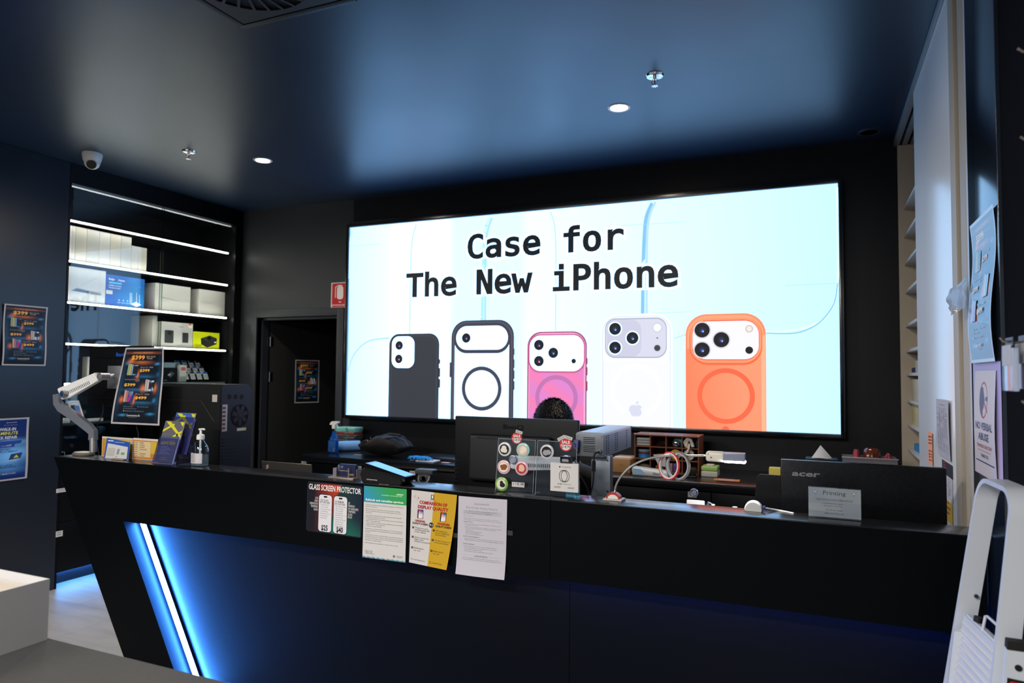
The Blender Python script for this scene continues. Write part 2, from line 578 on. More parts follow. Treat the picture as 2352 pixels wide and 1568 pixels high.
def sprinkler(x, y, label):
    t = thing('fire_sprinkler', label, 'sprinkler', (x, y, CEIL), 0, 'ceiling sprinklers')
    B().lathe([(0.018, -0.004), (0.04, -0.008), (0.046, 0)], (0, 0, 0), 24).build('escutcheon', chrome, t)
    b_ = B().cyl((0, 0, 0), (0, 0, -0.022), 0.009).tube([(0.008, 0, -.02), (0.017, 0, -.035), (0.004, 0, -.052)], 0.002, 6).tube([(-0.008, 0, -.02), (-0.017, 0, -.035), (-0.004, 0, -.052)], 0.002, 6)
    b_.build('sprinkler_frame', chrome, t)
    B().cyl((0, 0, -.022), (0, 0, -.048), 0.0028).build('glass_bulb', mat('red_bulb', 'b0201a', 0.1), t)
    b_ = B().lathe([(0, -.052), (0.006, -.052), (0.006, -.055), (0, -.056)], (0, 0, 0), 16)
    for i in range(8):
        a = i * PI / 4
        b_.box(0.005, 0.017, -.0028, .0028, -.0555, -.0545, M=Matrix.Rotation(a, 4, 'Z'))
    b_.build('deflector', chrome, t)
sprinkler(-0.735, 3.422, 'chrome sprinkler head hanging from the ceiling above the big screen, right one')
sprinkler(-3.928, 3.418, 'small sprinkler head on the ceiling between the camera and the left downlight')
# dome camera
t = thing('security_camera', 'white dome security camera on the ceiling above the shelf cabinet', 'camera', (-4.60, 3.20, CEIL))
B().lathe([(0.0, 0.0), (0.062, 0.0), (0.064, -0.012), (0.056, -0.05), (0.05, -0.062), (0, -0.062)], (0, 0, 0), 32).build('mount_cup', white_p, t)
Mt = Matrix.Rotation(math.radians(38), 3, 'X') @ Matrix.Rotation(math.radians(22), 3, 'Y')
B().ball((0, 0, -0.062), 0.050, n=24).build('camera_ball', white_p, t)
d = Vector((0.62, -0.52, -0.58)).normalized()
B().cyl(Vector((0, 0, -.062)) + d * 0.034, Vector((0, 0, -.062)) + d * 0.0515, 0.032, 0.030, 24).build('lens_window', gloss_black, t)
# square air diffuser with swirl blades
t = thing('air_diffuser', 'black square ceiling air diffuser with radial swirl blades', 'air vent', (-1.98, 1.95, CEIL))
vm = mat('black_vent', '15171b', 0.5); S = 0.3
b_ = B()
for a, c, e, g in ((-S, S, S - .03, S), (-S, S, -S, -S + .03), (-S, -S + .03, -S + .03, S - .03), (S - .03, S, -S + .03, S - .03)):
    b_.box(a, c, e, g, -0.014, 0, 0.003)
b_.build('outer_frame', vm, t)
b_ = B()
N = 48
for i in range(N):       # face plate with a round hole
    a0, a1 = 2 * PI * i / N, 2 * PI * (i + 1) / N
    def q(a):
        k = (S - .036) / max(abs(math.cos(a)), abs(math.sin(a)))
        return k * math.cos(a), k * math.sin(a)
    b_.prism([Vector((0.235 * math.cos(a0), 0.235 * math.sin(a0), -.012)), Vector((*q(a0), -.012)), Vector((*q(a1), -.012)), Vector((0.235 * math.cos(a1), 0.235 * math.sin(a1), -.012))], (0, 0, 0), (0, 0, 0.006))
b_.build('face_plate', vm, t)
for i in range(24):
    b_ = B().box(0.05, 0.235, -.006, .006, -.014, -.009, M=Matrix.Rotation(2 * PI * i / 24, 4, 'Z') @ Matrix.Translation((0, 0.02, 0)))
    b_.build('swirl_blade', vm, t)
B().lathe([(0, -0.002), (0.24, -0.002), (0.24, 0), (0, 0)], (0, 0, 0), 32).build('back_plate', mat('vent_dark', '050506', 0.8), t)

# ------------------------------------------------------------------ LED wall
SY = 4.88
t = thing('led_screen', 'huge lit LED wall screen showing five phone cases under large black lettering', 'screen', (-1.774, SY, 1.19))
SX0, SX1, SZ0, SZ1 = -3.675, 0.127, 1.19, 2.79
b_ = B()
e = 0.028
for x0, x1, z0, z1 in ((SX0 - e, SX0 - .002, SZ0 - e, SZ1 + e), (SX1 + .002, SX1 + e, SZ0 - e, SZ1 + e), (SX0 - .002, SX1 + .002, SZ1 + .002, SZ1 + .045), (SX0 - .002, SX1 + .002, SZ0 - e, SZ0 - .002)):
    b_.box(x0, x1, SY - 0.012, BY, z0, z1, 0.0025)
fr = b_.build('screen_frame', mat('black_metal_frame', '0b0c0e', 0.2, spec=0.9, noise=0.03))
bk = B().box(SX0, SX1, SY + 0.005, BY - 0.002, SZ0, SZ1).build('screen_housing', plastic)
s = Sheet(0.00005)
def SP(px, py):
    v = pY(px, py, SY); return v.x, v.z
def bgc(u, v):
    base = mixc(lin('f4ffff'), lin('c4ecff'), max(0, u - 0.45) / 0.55 * 0.9)
    if u < 0.12: base = mixc(base, lin('d2f2ff'), (0.12 - u) / 0.12 * .8)
    if 0.27 < u < 0.42: base = mixc(base, lin('dff8ff'), 0.8)
    if 0.11 < u < 0.27: base = mixc(base, lin('ffffff'), 0.8)
    return base
s.rect(SX0, SX1, SZ0, SZ1, bgc, 48, 12)
BL = '86c3f5'; BL2 = 'b5defa'
def curve(pts, w, c, n=8):       # smooth line through picture points
    P_ = [Vector(SP(*p)) for p in pts]
    out = []
    for i in range(len(P_) - 1):
        p0, p1, p2, p3 = P_[max(i - 1, 0)], P_[i], P_[i + 1], P_[min(i + 2, len(P_) - 1)]
        for k in range(n):
            q = k / n
            out.append(0.5 * ((2 * p1) + (p2 - p0) * q + (2 * p0 - 5 * p1 + 4 * p2 - p3) * q * q + (3 * p1 - p0 - 3 * p2 + p3) * q ** 3))
    out.append(P_[-1])
    s.line([(p.x, p.y) for p in out], w, c)
# glassy outlines in the picture's backdrop
curve([(1124, 500), (1114, 530), (1111, 580), (1109, 660), (1107, 740)], 0.022, BL)
curve([(1130, 500), (1119, 535), (1116, 590), (1114, 740)], 0.02, BL2)
curve([(1498, 466), (1484, 500), (1479, 560), (1477, 640), (1476, 720)], 0.026, BL)
curve([(1506, 463), (1491, 500), (1486, 560), (1485, 720)], 0.018, BL2)
curve([(956, 514), (946, 560), (943, 640), (941, 766)], 0.010, BL2)
curve([(1264, 486), (1274, 520), (1277, 600), (1276, 760)], 0.008, BL2)
curve([(804, 524), (801, 640), (799, 780), (795, 950)], 0.016, BL)
curve([(812, 524), (804, 560), (802, 640)], 0.02, 'cfeaff')
curve([(798, 860), (812, 816), (845, 784), (895, 776)], 0.014, BL2)
curve([(1922, 430), (1924, 520), (1925, 620), (1920, 680), (1900, 725), (1862, 748), (1810, 760), (1760, 762)], 0.014, 'e6f8ff')
curve([(1924, 650), (1914, 700), (1880, 742), (1830, 764), (1760, 765)], 0.008, BL)
curve([(1548, 777), (1576, 768)], 0.008, BL2)
for p in (((1803, 656), (1925, 650)), ((1426, 518), (1578, 509)), ((870, 560), (801, 566)), ((1577, 716), (1500, 719))):
    s.line([SP(*q) for q in p], 0.0035, 'a9d6ee')
def case(px0, px1, pt, col, r, z0=None, name=None):
    x0 = SP(px0, 870)[0]; x1 = SP(px1, 870)[0]; zt = SP((px0 + px1) / 2, pt)[1]
    pts = []
    for cx, a in ((x1 - r, 0), (x0 + r, 90)):
        for i in range(9):
            q = math.radians(a + 90 * i / 8)
            pts.append((cx + r * math.cos(q), zt - r + r * math.sin(q)))
    pts += [(x0, SZ0), (x1, SZ0)]
    s.poly(pts, col)
    return x0, x1, zt
def RRp(a, b_, c, d_, r, col):
    x0, z1 = SP(a, (c + d_) / 2)[0], SP((a + b_) / 2, c)[1]
    x1, z0 = SP(b_, (c + d_) / 2)[0], SP((a + b_) / 2, d_)[1]
    s.rr(x0, x1, z0, z1, r, col, 8)
def DC(px, py, rpx, col, k=1.0):
    x, z = SP(px, py); r = abs(SP(px, py + rpx)[1] - z)
    s.disc(x, z, r * k, col)
    return x, z, r
def lens(px, py, rpx, tint='30408a', rim=None):
    if rim: DC(px, py, rpx * 1.17, rim)
    x, z, r = DC(px, py, rpx, '15151a')
    s.disc(x, z, r * .42, '22253c'); s.disc(x + r * .05, z - r * .12, r * .2, tint); s.disc(x + .12 * r, z - .2 * r, r * .07, 'dfe6ff')
def RG(px, py, ro, ri, col, a0=0, a1=360):
    x, z = SP(px, py); k = abs(SP(px, py + 10)[1] - z) / 10
    s.ring(x, z, ri * k, ro * k, col, a0, a1)
# dark case
case(893, 1008, 766, '33353f', 0.09); case(896, 1005, 769, '3c3f4a', 0.085)
case(899, 1001, 773, '343741', 0.075)
RRp(898, 954, 770, 848, 0.07, '2b2d36'); RRp(900, 952, 772, 845, 0.065, 'ffffff')
lens(917, 793, 10, '6a3f9a'); lens(916, 824, 10, 'c05a90')
for y in ((825, 835), (845, 865), (870, 890)): RRp(1006, 1011, y[0], y[1], 0.004, '2b2d36')
# white case with dark rim
case(1036, 1180, 735, '3b3a48', 0.13); case(1039, 1177, 738, '50505f', 0.125); case(1043, 1173, 742, '3d3c4a', 0.12)
x0 = SP(1044, 870)[0]; x1 = SP(1169, 870)[0]; s.rr(x0, x1, SZ0, SP(1106, 788)[1], 0.002, 'ffffff')
RRp(1043, 1172, 742, 811, 0.11, '3d3c4a'); RRp(1048, 1167, 748, 803, 0.1, 'ffffff')
lens(1071, 776, 11, '6a3f9a'); RG(1106, 892, 51, 42, '434250')
for y in ((800, 815), (825, 845), (850, 870), (875, 895)): RRp(1179, 1182, y[0], y[1], 0.004, '3b3a48')
RRp(1033, 1037, 832, 866, 0.004, '3b3a48')
# pink case
case(1211, 1348, 761, 'a04a78', 0.11); case(1214, 1345, 764, 'f6a8cc', 0.105); case(1217, 1341, 768, 'c8608f', 0.1)
x0 = SP(1216, 870)[0]; x1 = SP(1341, 870)[0]
s.rect(x0, x1, SZ0, SP(1278, 845)[1], lambda u, v: mixc(lin('f07fb6'), lin('dd84cf'), 0.5 + 0.5 * math.sin(9 * u + 12 * v)), 20, 16)
RRp(1214, 1344, 767, 856, 0.09, 'c8608f'); RRp(1217, 1341, 770, 852, 0.085, 'ffffff')
lens(1238, 792, 12, '6a3f9a'); lens(1238, 829, 12, 'c05a90'); lens(1271, 810, 12, '3c7fe0'); DC(1318, 829, 5.5, '15151a')
RG(1278, 913, 52, 42, 'be74b0')
for y in ((822, 836), (843, 862), (875, 898)): RRp(1346, 1350, y[0], y[1], 0.004, '8a4068')
# clear case
case(1380, 1545, 721, 'ffffff', 0.12); case(1383, 1541, 725, 'cfdcf4', 0.115); case(1385, 1539, 727, 'f6f8fe', 0.11)
RRp(1384, 1541, 830, 1000, 0.0, 'dfe4f2'); RRp(1386, 1539, 828, 1000, 0.0, 'eff1fb')
RRp(1390, 1532, 730, 822, 0.075, 'a9b2c8'); RRp(1392, 1530, 733, 819, 0.07, 'd5d7e8'); RRp(1394, 1473, 735, 819, 0.065, 'c9cadf')
lens(1413, 755, 14, '3f6fc0', 'ffffff'); lens(1413, 798, 14, '3f6fc0', 'ffffff'); lens(1453, 776, 14, '3f6fc0', 'ffffff')
DC(1510, 752, 11, 'c3c9dc'); DC(1510, 752, 8.5, 'ffffff'); DC(1510, 776, 1.8, '50546a'); DC(1510, 799, 9, 'c3c9dc'); DC(1510, 799, 7, '3b3d49')
RG(1461, 898, 62, 51, 'ffffff', -62, 242)
ax, az = SP(1461, 941); ac = 'd4d8ea'; k = abs(SP(1461, 951)[1] - az) / 10
s.disc(ax - 5.5 * k, az + 1 * k, 10.5 * k, ac); s.disc(ax + 5.5 * k, az + 1 * k, 10.5 * k, ac); s.disc(ax - 4 * k, az - 6 * k, 9 * k, ac); s.disc(ax + 4 * k, az - 6 * k, 9 * k, ac)
s.disc(ax + 18 * k, az + 1.5 * k, 7 * k, 'eff1fb'); s.poly([(ax - 1 * k, az + 12.5 * k), (ax + 5 * k, az + 15 * k), (ax + 6.5 * k, az + 21 * k), (ax + 1 * k, az + 18.5 * k)], ac)
DC(1461, 975, 8, 'ffffff')
# orange case
case(1575, 1760, 720, 'ff8f66', 0.14)
x0 = SP(1575, 870)[0]; x1 = SP(1760, 870)[0]
case(1579, 1755, 724, 'ffa479', 0.135); case(1584, 1749, 730, 'ff7046', 0.125)
s.rect(x0 + .004, x1 - .004, SZ0, SP(1667, 800)[1], lambda u, v: mixc(lin('ff7f58'), lin('ff9a74'), min(1, u * 1.4) * 0.8 + 0.2 * v), 12, 4)
s.rect(x1 - .03, x1 - .004, SZ0, SP(1667, 770)[1], 'ffb48c'); RRp(1584, 1751, 730, 838, 0.12, 'ff6a42'); RRp(1586, 1749, 730, 833, 0.115, 'ff9a70')
RRp(1590, 1744, 735, 827, 0.095, 'e84a28'); RRp(1591, 1743, 737, 825, 0.09, 'f1f0f8')
lens(1613, 758, 17, '3a5fd0', 'd6d6e2'); lens(1613, 803, 17, '3a5fd0', 'd6d6e2'); lens(1657, 780, 17.5, '4a4fa0', 'd6d6e2')
DC(1721, 755, 8.5, 'cbbfc0'); DC(1721, 755, 6, 'f0e6d8'); DC(1721, 804, 8.5, '17171b')
RG(1667, 909, 64, 53, 'ff6946'); DC(1667, 986, 8, 'ff6946')
# lettering: fixed pitch
def mono(t_, pxa, pxb, pyb, cap_px):
    xa, xb = SP(pxa, pyb)[0], SP(pxb, pyb)[0]
    z = SP((pxa + pxb) / 2, pyb)[1]
    h = SP((pxa + pxb) / 2, pyb - cap_px)[1] - z
    f = 'mono' if _font('mono') else 'sans'
    n = len(t_); pitch = (xb - xa) / (n - 0.14)
    if f == 'mono':
        hv = text_geo('H', f)[0]; hh = text_geo('HH', f)[0]
        capu = max(v[1] for v in hv); adv = max(v[0] for v in hh) - max(v[0] for v in hv)
        k = pitch / adv; g = 0.024
        for off, c in ((0.07, 'ffffff'), (g, '14161b')):
            vs_, fs = text_geo(t_, f, off)
            s._add([(xa - 0.07 * adv * k + a * k, z + q_ * h / capu) for a, q_ in vs_], fs, lin(c))
    else:
        for off, c in ((0.05, 'ffffff'), (0.0, '24272e')):
            for i, ch in enumerate(t_):
                if ch != ' ':
                    s.text(ch, xa + pitch * (i + 0.43), z, h, c, 'c', off=off)
mono('Case for', 1075, 1430, 581.5, 54)
mono('The New iPhone', 937, 1557, 668, 55)
s.v = [(x, y, max(z, SZ0)) for x, y, z in s.v]
RAWC = set(lin(h) for h in ('cfdcf4', 'f6f8fe', 'dfe4f2', 'eff1fb', 'a9b2c8', 'd5d7e8', 'c9cadf', 'd4d8ea', 'c3c9dc', 'f1f0f8', 'f1f0f9', 'd6d6e2', 'cbbfc0', 'f0e6d8'))
def led(c):           # the LED whites run far brighter and colder than the coloured pixels
    if c in RAWC: return c
    w_ = max(0, min(1, (min(c) - 0.45) / 0.4))
    return tuple(c[i] * (1 + w_ * ((0.98, 1.75, 3.0)[i] - 1)) for i in range(3))
s.c = [led(c) for c in s.c]
dp = s.build('display_panel', ink('led_light', 0.6, 1.1))
dp.location = (0, SY - 0.0, 0)
dp.data.transform(Matrix.Translation((0, SY, 0))); dp.location = (0, 0, 0)
bake(t, fr, bk, dp)

# ------------------------------------------------------------------ reception counter
CY, ZL = 2.42, 1.093
lam = brushed('black_counter_laminate', '05070a', 0.36, 0.46, (2, 2, 2), 0.05)
lamtop = brushed('satin_black_top', '0e1014', 0.19, 0.25, (3, 3, 3), 0.7)
t = thing('reception_counter', 'long black reception counter with a slanted end and blue-lit recess', 'counter', (-1.7, 2.6, 0))
parts = []
brushed_once = brushed('recess_laminate', '0a0d14', 0.34, 0.42, (2, 2, 2), 0.08)
iT = pY(284, 1200, CY); iB = pY(398, 1534, CY)
sl = (iB.x - iT.x) / (iB.z - iT.z)
def lx(z): return iT.x + sl * (z - iT.z)       # inner edge of the slanted leg
ZB = 0.805
poly = [(-3.69, ZL - .0041), (-3.69 + 0.617 * (ZL), 0), (lx(0), 0), (lx(ZB), ZB), (-0.903, ZB), (-0.903, ZL - .0041)]
parts.append(B().prism([Vector((x, CY, z)) for x, z in poly], (0, 0, 0), (0, 0.03, 0)).build('fascia_panel', lam))
parts.append(B().box(-0.901, 0.44, CY, CY + 0.03, ZB, ZL - .0041).build('fascia_panel', lam))
parts.append(B().prism([Vector((x, CY + .03, z)) for x, z in [(-3.69, ZL - .03), (-3.69 + 0.617 * ZL, 0), (lx(0), 0), (lx(ZL - .03), ZL - .03)]], (0, 0, 0), (0, 0.09, 0)).build('slanted_end', lam))
parts.append(B().box(lx(ZB) - .02, -0.861, CY + 0.10, CY + 0.13, 0, ZL - .03).build('recessed_panel', brushed_once))
parts.append(B().box(-0.859, 0.44, CY + 0.10, CY + 0.13, 0, ZL - .03).build('recessed_panel', brushed_once))
parts.append(B().box(-3.687, -0.903, CY - .0005, 2.56, ZL - .004, ZL, 0.001).build('ledge', lamtop))
parts.append(B().box(-0.901, 0.44, CY - .0005, 2.56, ZL - .004, ZL, 0.001).build('ledge', lamtop))
parts.append(B().box(-3.25, 0.44, 2.53, 2.55, 0.0, ZL - .0042).build('back_panel', lam))
DZK = 0.86
parts.append(B().box(-3.3, 0.44, 2.551, 3.19, DZK - .03, DZK).build('work_surface', lamtop))
bz = mat('blue_led', 'ffffff', 0.5, emit='3a9bff', es=800, noise=0)
bz.node_tree.nodes['Principled BSDF'].inputs['Emission Color'].default_value = (0.05, 0.26, 1.0, 1)
pts = [Vector((lx(z) + q_, 0, z)) for z, q_ in ((ZB - .004, .0165), (0.03, .0165), (0.03, .0195), (ZB - .004, .0195))]
parts.append(B().prism(pts, (0, CY + .077, 0), (0, CY + .0995, 0)).build('led_channel', plastic))  # added lip that keeps part of the strip's light off the slanted leg
for (a, c, mtl, nm) in ((0.020, 0.040, plastic, 'led_channel'), (0.021, 0.037, bz, 'led_strip')):
    ya, yb = (CY + 0.086, CY + 0.10) if nm == 'led_channel' else (CY + 0.070, CY + 0.086)
    pts = [Vector((lx(z) + q_, 0, z)) for z, q_ in ((ZB - .004, a), (0.03, a), (0.03, c), (ZB - .004, c))]
    parts.append(B().prism(pts, (0, ya, 0), (0, yb, 0)).build(nm, mtl))
def bluem(n, e):
    q_ = mat(n, 'ffffff', 0.5, emit='1b47d0', es=e, noise=0)
    q_.node_tree.nodes['Principled BSDF'].inputs['Emission Color'].default_value = (0.01, 0.12, 0.7, 1)
    return q_
parts.append(B().box(-2.9, -0.9, CY + 0.035, CY + 0.05, ZB + .001, ZB + .006).build('led_strip', bluem('faint_blue_led', 9)))
parts.append(B().box(-0.9, 0.42, CY + 0.035, CY + 0.05, ZB + .001, ZB + .006).build('led_strip', bluem('dim_blue_led', 50)))
bake(t, *parts)
# ------------------------------------------------------------------ left: lit shelf cabinet behind glass
XF, XB = -4.95, -5.42          # front and back of the cabinet
YA, YB = 3.287, 4.862
inner = mat('dark_cabinet_lining', '17181a', 0.35, nscale=8)
def strip_mat(name, es, col='f4f8ff'):
    return mat(name, 'ffffff', 0.5, emit=col, es=es, noise=0)
t = thing('display_cabinet', 'tall black shelf cabinet with white LED strips and sliding glass doors', 'cabinet', (-5.15, 4.07, 0))
parts = []
parts.append(B().box(XB, XF, YA, BY - .002, 2.905, CEIL - .002).build('top_panel', black))
parts.append(B().box(XB, XF, YB, BY - .002, 0.0, 2.905, 0.002).build('side_panel', black))
parts.append(B().box(XB, XF + .0, YA, YA + 0.012, 0.0, 2.905).build('side_panel', black))
parts.append(B().box(XB - .015, XB, YA, YB, 0.1, 2.905).build('back_panel', inner))
SH = [2.650, 2.353, 2.050, 1.748, 1.455, 1.165]
shelf_g = mat('black_shelf', '101113', 0.25)
for i, z in enumerate(SH):
    sh = B().box(XB, -5.0, YA + .013, YB - .001, z - 0.022, z - .004, 0.001).build('shelf', shelf_g)
    if i == 4:
        st = B().box(-5.0, -4.984, YA + .02, YA + 0.33, z - 0.020, z - .004).build('light_strip', strip_mat('shelf_led', 24, 'fff8ee'))
        st2 = B().box(-5.0, -4.984, YA + .34, YB - .05, z - 0.020, z - .004).build('light_strip', mat('unlit_diffuser', '8f9496', 0.4))
        parts.append(st2)
    elif i == 5:
        st = B().box(-5.0, -4.984, YA + .02, YB - .05, z - 0.020, z - .004).build('light_strip', mat('dark_diffuser', '2a2f33', 0.3))
    else:
        st = B().box(-5.0, -4.984, YA + .02, YB - .05, z - 0.018, z - .006, 0.003).build('light_strip', strip_mat('shelf_led', 24, 'fff8ee'))
    parts += [sh, st]
parts.append(B().box(-5.02, -5.0, YA + .02, YB - .01, 2.894, 2.9).build('light_strip', strip_mat('top_led', .5)))
b_ = B().box(XB, XF - .01, YA + .013, YB - .001, 0.84, 0.90)
parts.append(b_.build('base_shelf', black))
parts.append(B().box(XB + .02, XF - .12, YA + .013, YB - .001, 0.0, 0.10).build('kick_board', navyw))
for y0, y1 in ((YA + .015, 3.80), (3.805, 4.33), (4.335, YB - .003)):
    for z0, z1 in ((0.11, 0.46), (0.465, 0.83)):
        d_ = B().box(XF - .02, XF - .002, y0, y1, z0, z1, 0.002).build('drawer_front', black)
        parts.append(d_)
parts.append(B().box(XF - .11, XF - .10, YA + .02, YB, 0.085, 0.098).build('light_strip', bluem('floor_blue_led', 60)))
bluem('floor_blue_led', 60).node_tree.nodes['Principled BSDF'].inputs['Emission Color'].default_value = (0.08, 0.38, 1.0, 1)
bake(t, *parts)
lab = rX(135, 155, 1120, 1130, XF)
for (a, c, d_, e_) in ((129, 155, 1121, 1130), (128, 144, 1219, 1232)):
    y0, y1, z0, z1 = rX(a, c, d_, e_, XF)
    s = Sheet(); s.rect(0, y1 - y0, 0, z1 - z0, 'd9d6d4')
    for k in range(2):
        s.rect(0.15 * (y1 - y0), 0.8 * (y1 - y0), (0.3 + .35 * k) * (z1 - z0), (0.4 + .35 * k) * (z1 - z0), '444444')
    o = s.build('drawer_label', INKM); o.rotation_euler = (0, 0, PI / 2); o.location = (XF + .0005, y0, z0)
    tag(o, 'small white sticker label on the black drawer, ' + ('the upper one' if d_ == 1121 else 'the lower one'), 'label')
for (y0, y1, x, nm) in ((YA + .02, 4.078, -4.942, 'left glass sliding door of the shelf cabinet, mirroring the big screen'), (4.068, YB - .006, -4.958, 'right glass sliding door of the shelf cabinet')):
    t = thing('glass_door', nm, 'glass door', (x, (y0 + y1) / 2, 0.905))
    p1 = B().box(x - .003, x + .003, y0, y1, 0.905, 2.899).build('glass_pane', glassm)
    p2 = B().box(x - .003, x + .003, (y1 if x > -4.95 else y0) - .0007, (y1 if x > -4.95 else y0) + .0007, 0.905, 2.899).build('pane_edge', clear('green_glass_edge', '9fc7b4', 3.0, 0.1))
    bake(t, p1, p2)

def pbox(name, label, cat, x0, x1, y0, y1, z0, z1, body, art=None, face='x', group=None, rz=0, bev=0.002, side=None):
    """a retail carton standing on its own; art(sheet, w, h) prints the face turned to the room"""
    t = thing(name, label, cat, ((x0 + x1) / 2, (y0 + y1) / 2, z0), rz, group)
    dx, dy, h = (x1 - x0) / 2, (y1 - y0) / 2, z1 - z0
    B().box(-dx, dx, -dy, dy, 0, h, bev).build('carton', body, t)
    if art:
        s = Sheet()
        w = 2 * dy if face == 'x' else 2 * dx
        art(s, w, h)
        o = s.build('printed_face', INK, t)
        if face == 'x':
            o.rotation_euler = (0, 0, PI / 2); o.location = (dx + .0003, -dy, 0)
        else:
            o.location = (-dx, -dy - .0003, 0)
    return t
def yA(px, py, X): return pX(px, py, X).y
# second shelf: eight upright white laptop boxes
edges = [155, 172.6, 199, 228, 253, 278, 302, 318.6, 338]
whites = [mat('white_box_a', 'd8d6cf', 0.55), mat('white_box_b', 'cfcdc6', 0.55), mat('cream_box', 'd6d0c2', 0.55)]
nm = ['leftmost', 'second', 'third', 'fourth', 'fifth', 'sixth']
for i in range(8):
    y0 = max(YA + .016, yA(edges[i], 570, -5.03)); y1 = yA(edges[i + 1], 570, -5.03)
    z0 = SH[1] - .0034; z1 = 2.611 if i < 6 else 2.548
    lb = ('tall white laptop box standing upright on the second shelf, %s of the six tall ones' % nm[i]) if i < 6 else ('shorter cream box on the second shelf, %s' % ('next to the tall boxes' if i == 6 else 'the one at the right end of the row'))
    pbox('laptop_box', lb, 'box', -5.38, -5.03, y0 + .001, y1 - .001, z0, z1, whites[(i * 2) % 3 if i < 6 else 2], None, group='white boxes on the second shelf')
# third shelf
def laptop_art(s, w, h):
    s.rect(0, w, 0, h, 'cfd3d6')
    s.poly([(.06 * w, .32 * h), (.22 * w, .42 * h), (.88 * w, .33 * h), (.9 * w, .27 * h)], '8d99ad')
    s.poly([(.12 * w, .33 * h), (.24 * w, .395 * h), (.55 * w, .36 * h), (.52 * w, .30 * h)], '4d5b76')
    s.poly([(.22 * w, .42 * h), (.23 * w, .43 * h), (.78 * w, .80 * h), (.77 * w, .785 * h)], '7c8ba6')
pbox('laptop_box', 'big white box with an open silver laptop pictured on it', 'box', -5.30, -5.04, yA(153.5, 650, -5.04) + .012, yA(243, 650, -5.04) - .002, SH[2] - .0034, SH[2] + .262, whites[0], laptop_art)
def router_art(s, w, h):
    s.rect(0, w, 0, h, lambda u, v: mixc(lin('1c4fae'), lin('2c8fd8'), max(0, min(1, 1.2 - abs(u - .75) * 1.8 - abs(v - .35)))), 12, 10)
    s.text('Ruijie', .07 * w, .83 * h, .06 * h, 'ffffff', off=.02); s.text('| Reyee', .30 * w, .83 * h, .055 * h, 'ffffff', off=.01)
    s.rr(.07 * w, .40 * w, .72 * h, .78 * h, .03 * h, '52c3ee')
    s.text('1200M Dual Band', .07 * w, .64 * h, .042 * h, 'f2f6ff', off=.01); s.text('Wireless Router', .07 * w, .57 * h, .042 * h, 'f2f6ff', off=.01)
    s.rr(.01 * w, .17 * w, .38 * h, .50 * h, .008 * h, 'd9d7d0')
    for k in range(3):
        s.disc((.34 + .11 * k) * w, .22 * h, .022 * h, 'c8dcf5'); s.rect((.30 + .11 * k) * w, (.38 + .11 * k) * w, .13 * h, .15 * h, 'a8c8ee')
    s.poly([(.64 * w, .13 * h), (.80 * w, .05 * h), (.93 * w, .14 * h), (.78 * w, .22 * h)], 'eef4fb')
    for x, a in ((.63, .50), (.67, .50), (.80, .52), (.88, .46)):
        s.line([(x * w, .13 * h), ((x - .01) * w, a * h)], .014 * w, 'eef4fb')
    s.ring(.86 * w, .62 * h, .10 * h, .115 * h, '4f9be6', 60, 230)
pbox('router_box', 'blue retail box with a white four-antenna router pictured on it', 'box', -5.30, -5.04, yA(243.5, 650, -5.04), yA(332, 655, -5.04), SH[2] - .0034, SH[2] + .242, mat('blue_card', '1c4fae', 0.4), router_art)
def slim_art(flip):
    def f(s, w, h):
        s.rect(0, w, 0, h, 'd9d8d0')
        a, c = (.20, .82) if not flip else (.14, .84)
        s.line([(a * w, (.52) * h), (c * w, .42 * h)] if not flip else [(a * w, .53 * h), (c * w, .45 * h)], .022 * h, '8f9a99')
        s.line([(a * w, (.53) * h), (c * w, .425 * h)] if not flip else [(a * w, .54 * h), (c * w, .46 * h)], .008 * h, 'f4f6f4')
    return f
for (a, c, tp, fl, lb) in ((356, 437, 632, False, 'white slim laptop box with thin laptop picture, directly right of the blue router box'), (457, 533, 648, True, 'white slim laptop box at the right end of the third shelf')):
    y0, y1 = yA(a, 680, -5.06), min(YB - .005, yA(c, 685, -5.06))
    t = pbox('laptop_box', lb, 'box', -5.37, -5.06, y0, y1, SH[2] - .0034, SH[2] + .232, whites[0], slim_art(fl), group='slim laptop boxes on the third shelf')
    # fourth shelf
def cam_art(s, w, h):
    s.rect(0, w, 0, h, 'bdbcb6'); s.rect(0, w * .62, .0, h, 'c9c8c2')
    s.rr(.10 * w, .38 * w, .18 * h, .68 * h, .03 * w, '3c4240'); s.disc(.25 * w, .58 * h, .085 * h, '161819'); s.disc(.25 * w, .58 * h, .04 * h, '30363a')
    s.rr(.66 * w, .86 * w, .22 * h, .62 * h, .02 * w, '34383a'); s.rect(.74 * w, .75 * w, .22 * h, .62 * h, '1c1e20')
    s.rect(.55 * w, .68 * w, .83 * h, .85 * h, '77797a'); s.rect(.5 * w, .62 * w, .10 * h, .115 * h, '8a8c8c')
    s.disc(.90 * w, .93 * h, .065 * h, 'd9473a'); s.rect(.85 * w, .98 * w, .82 * h, .93 * h, 'e6ddd4')
y0 = yA(356, 750, -5.05)
pbox('speaker_box', 'light grey box picturing a dark grey camera, red sticker on top corner', 'box', -5.32, -5.05, yA(371, 750, -5.05), yA(443, 755, -5.05), SH[3] - .0034, SH[3] + .215, mat('grey_card', 'b9b8b2', 0.5), cam_art)
pbox('white_carton', 'plain white box behind the grey camera box on the fourth shelf', 'box', -5.36, -5.10, yA(350, 750, -5.10), yA(361, 750, -5.10), SH[3] - .0034, SH[3] + .262, whites[0])
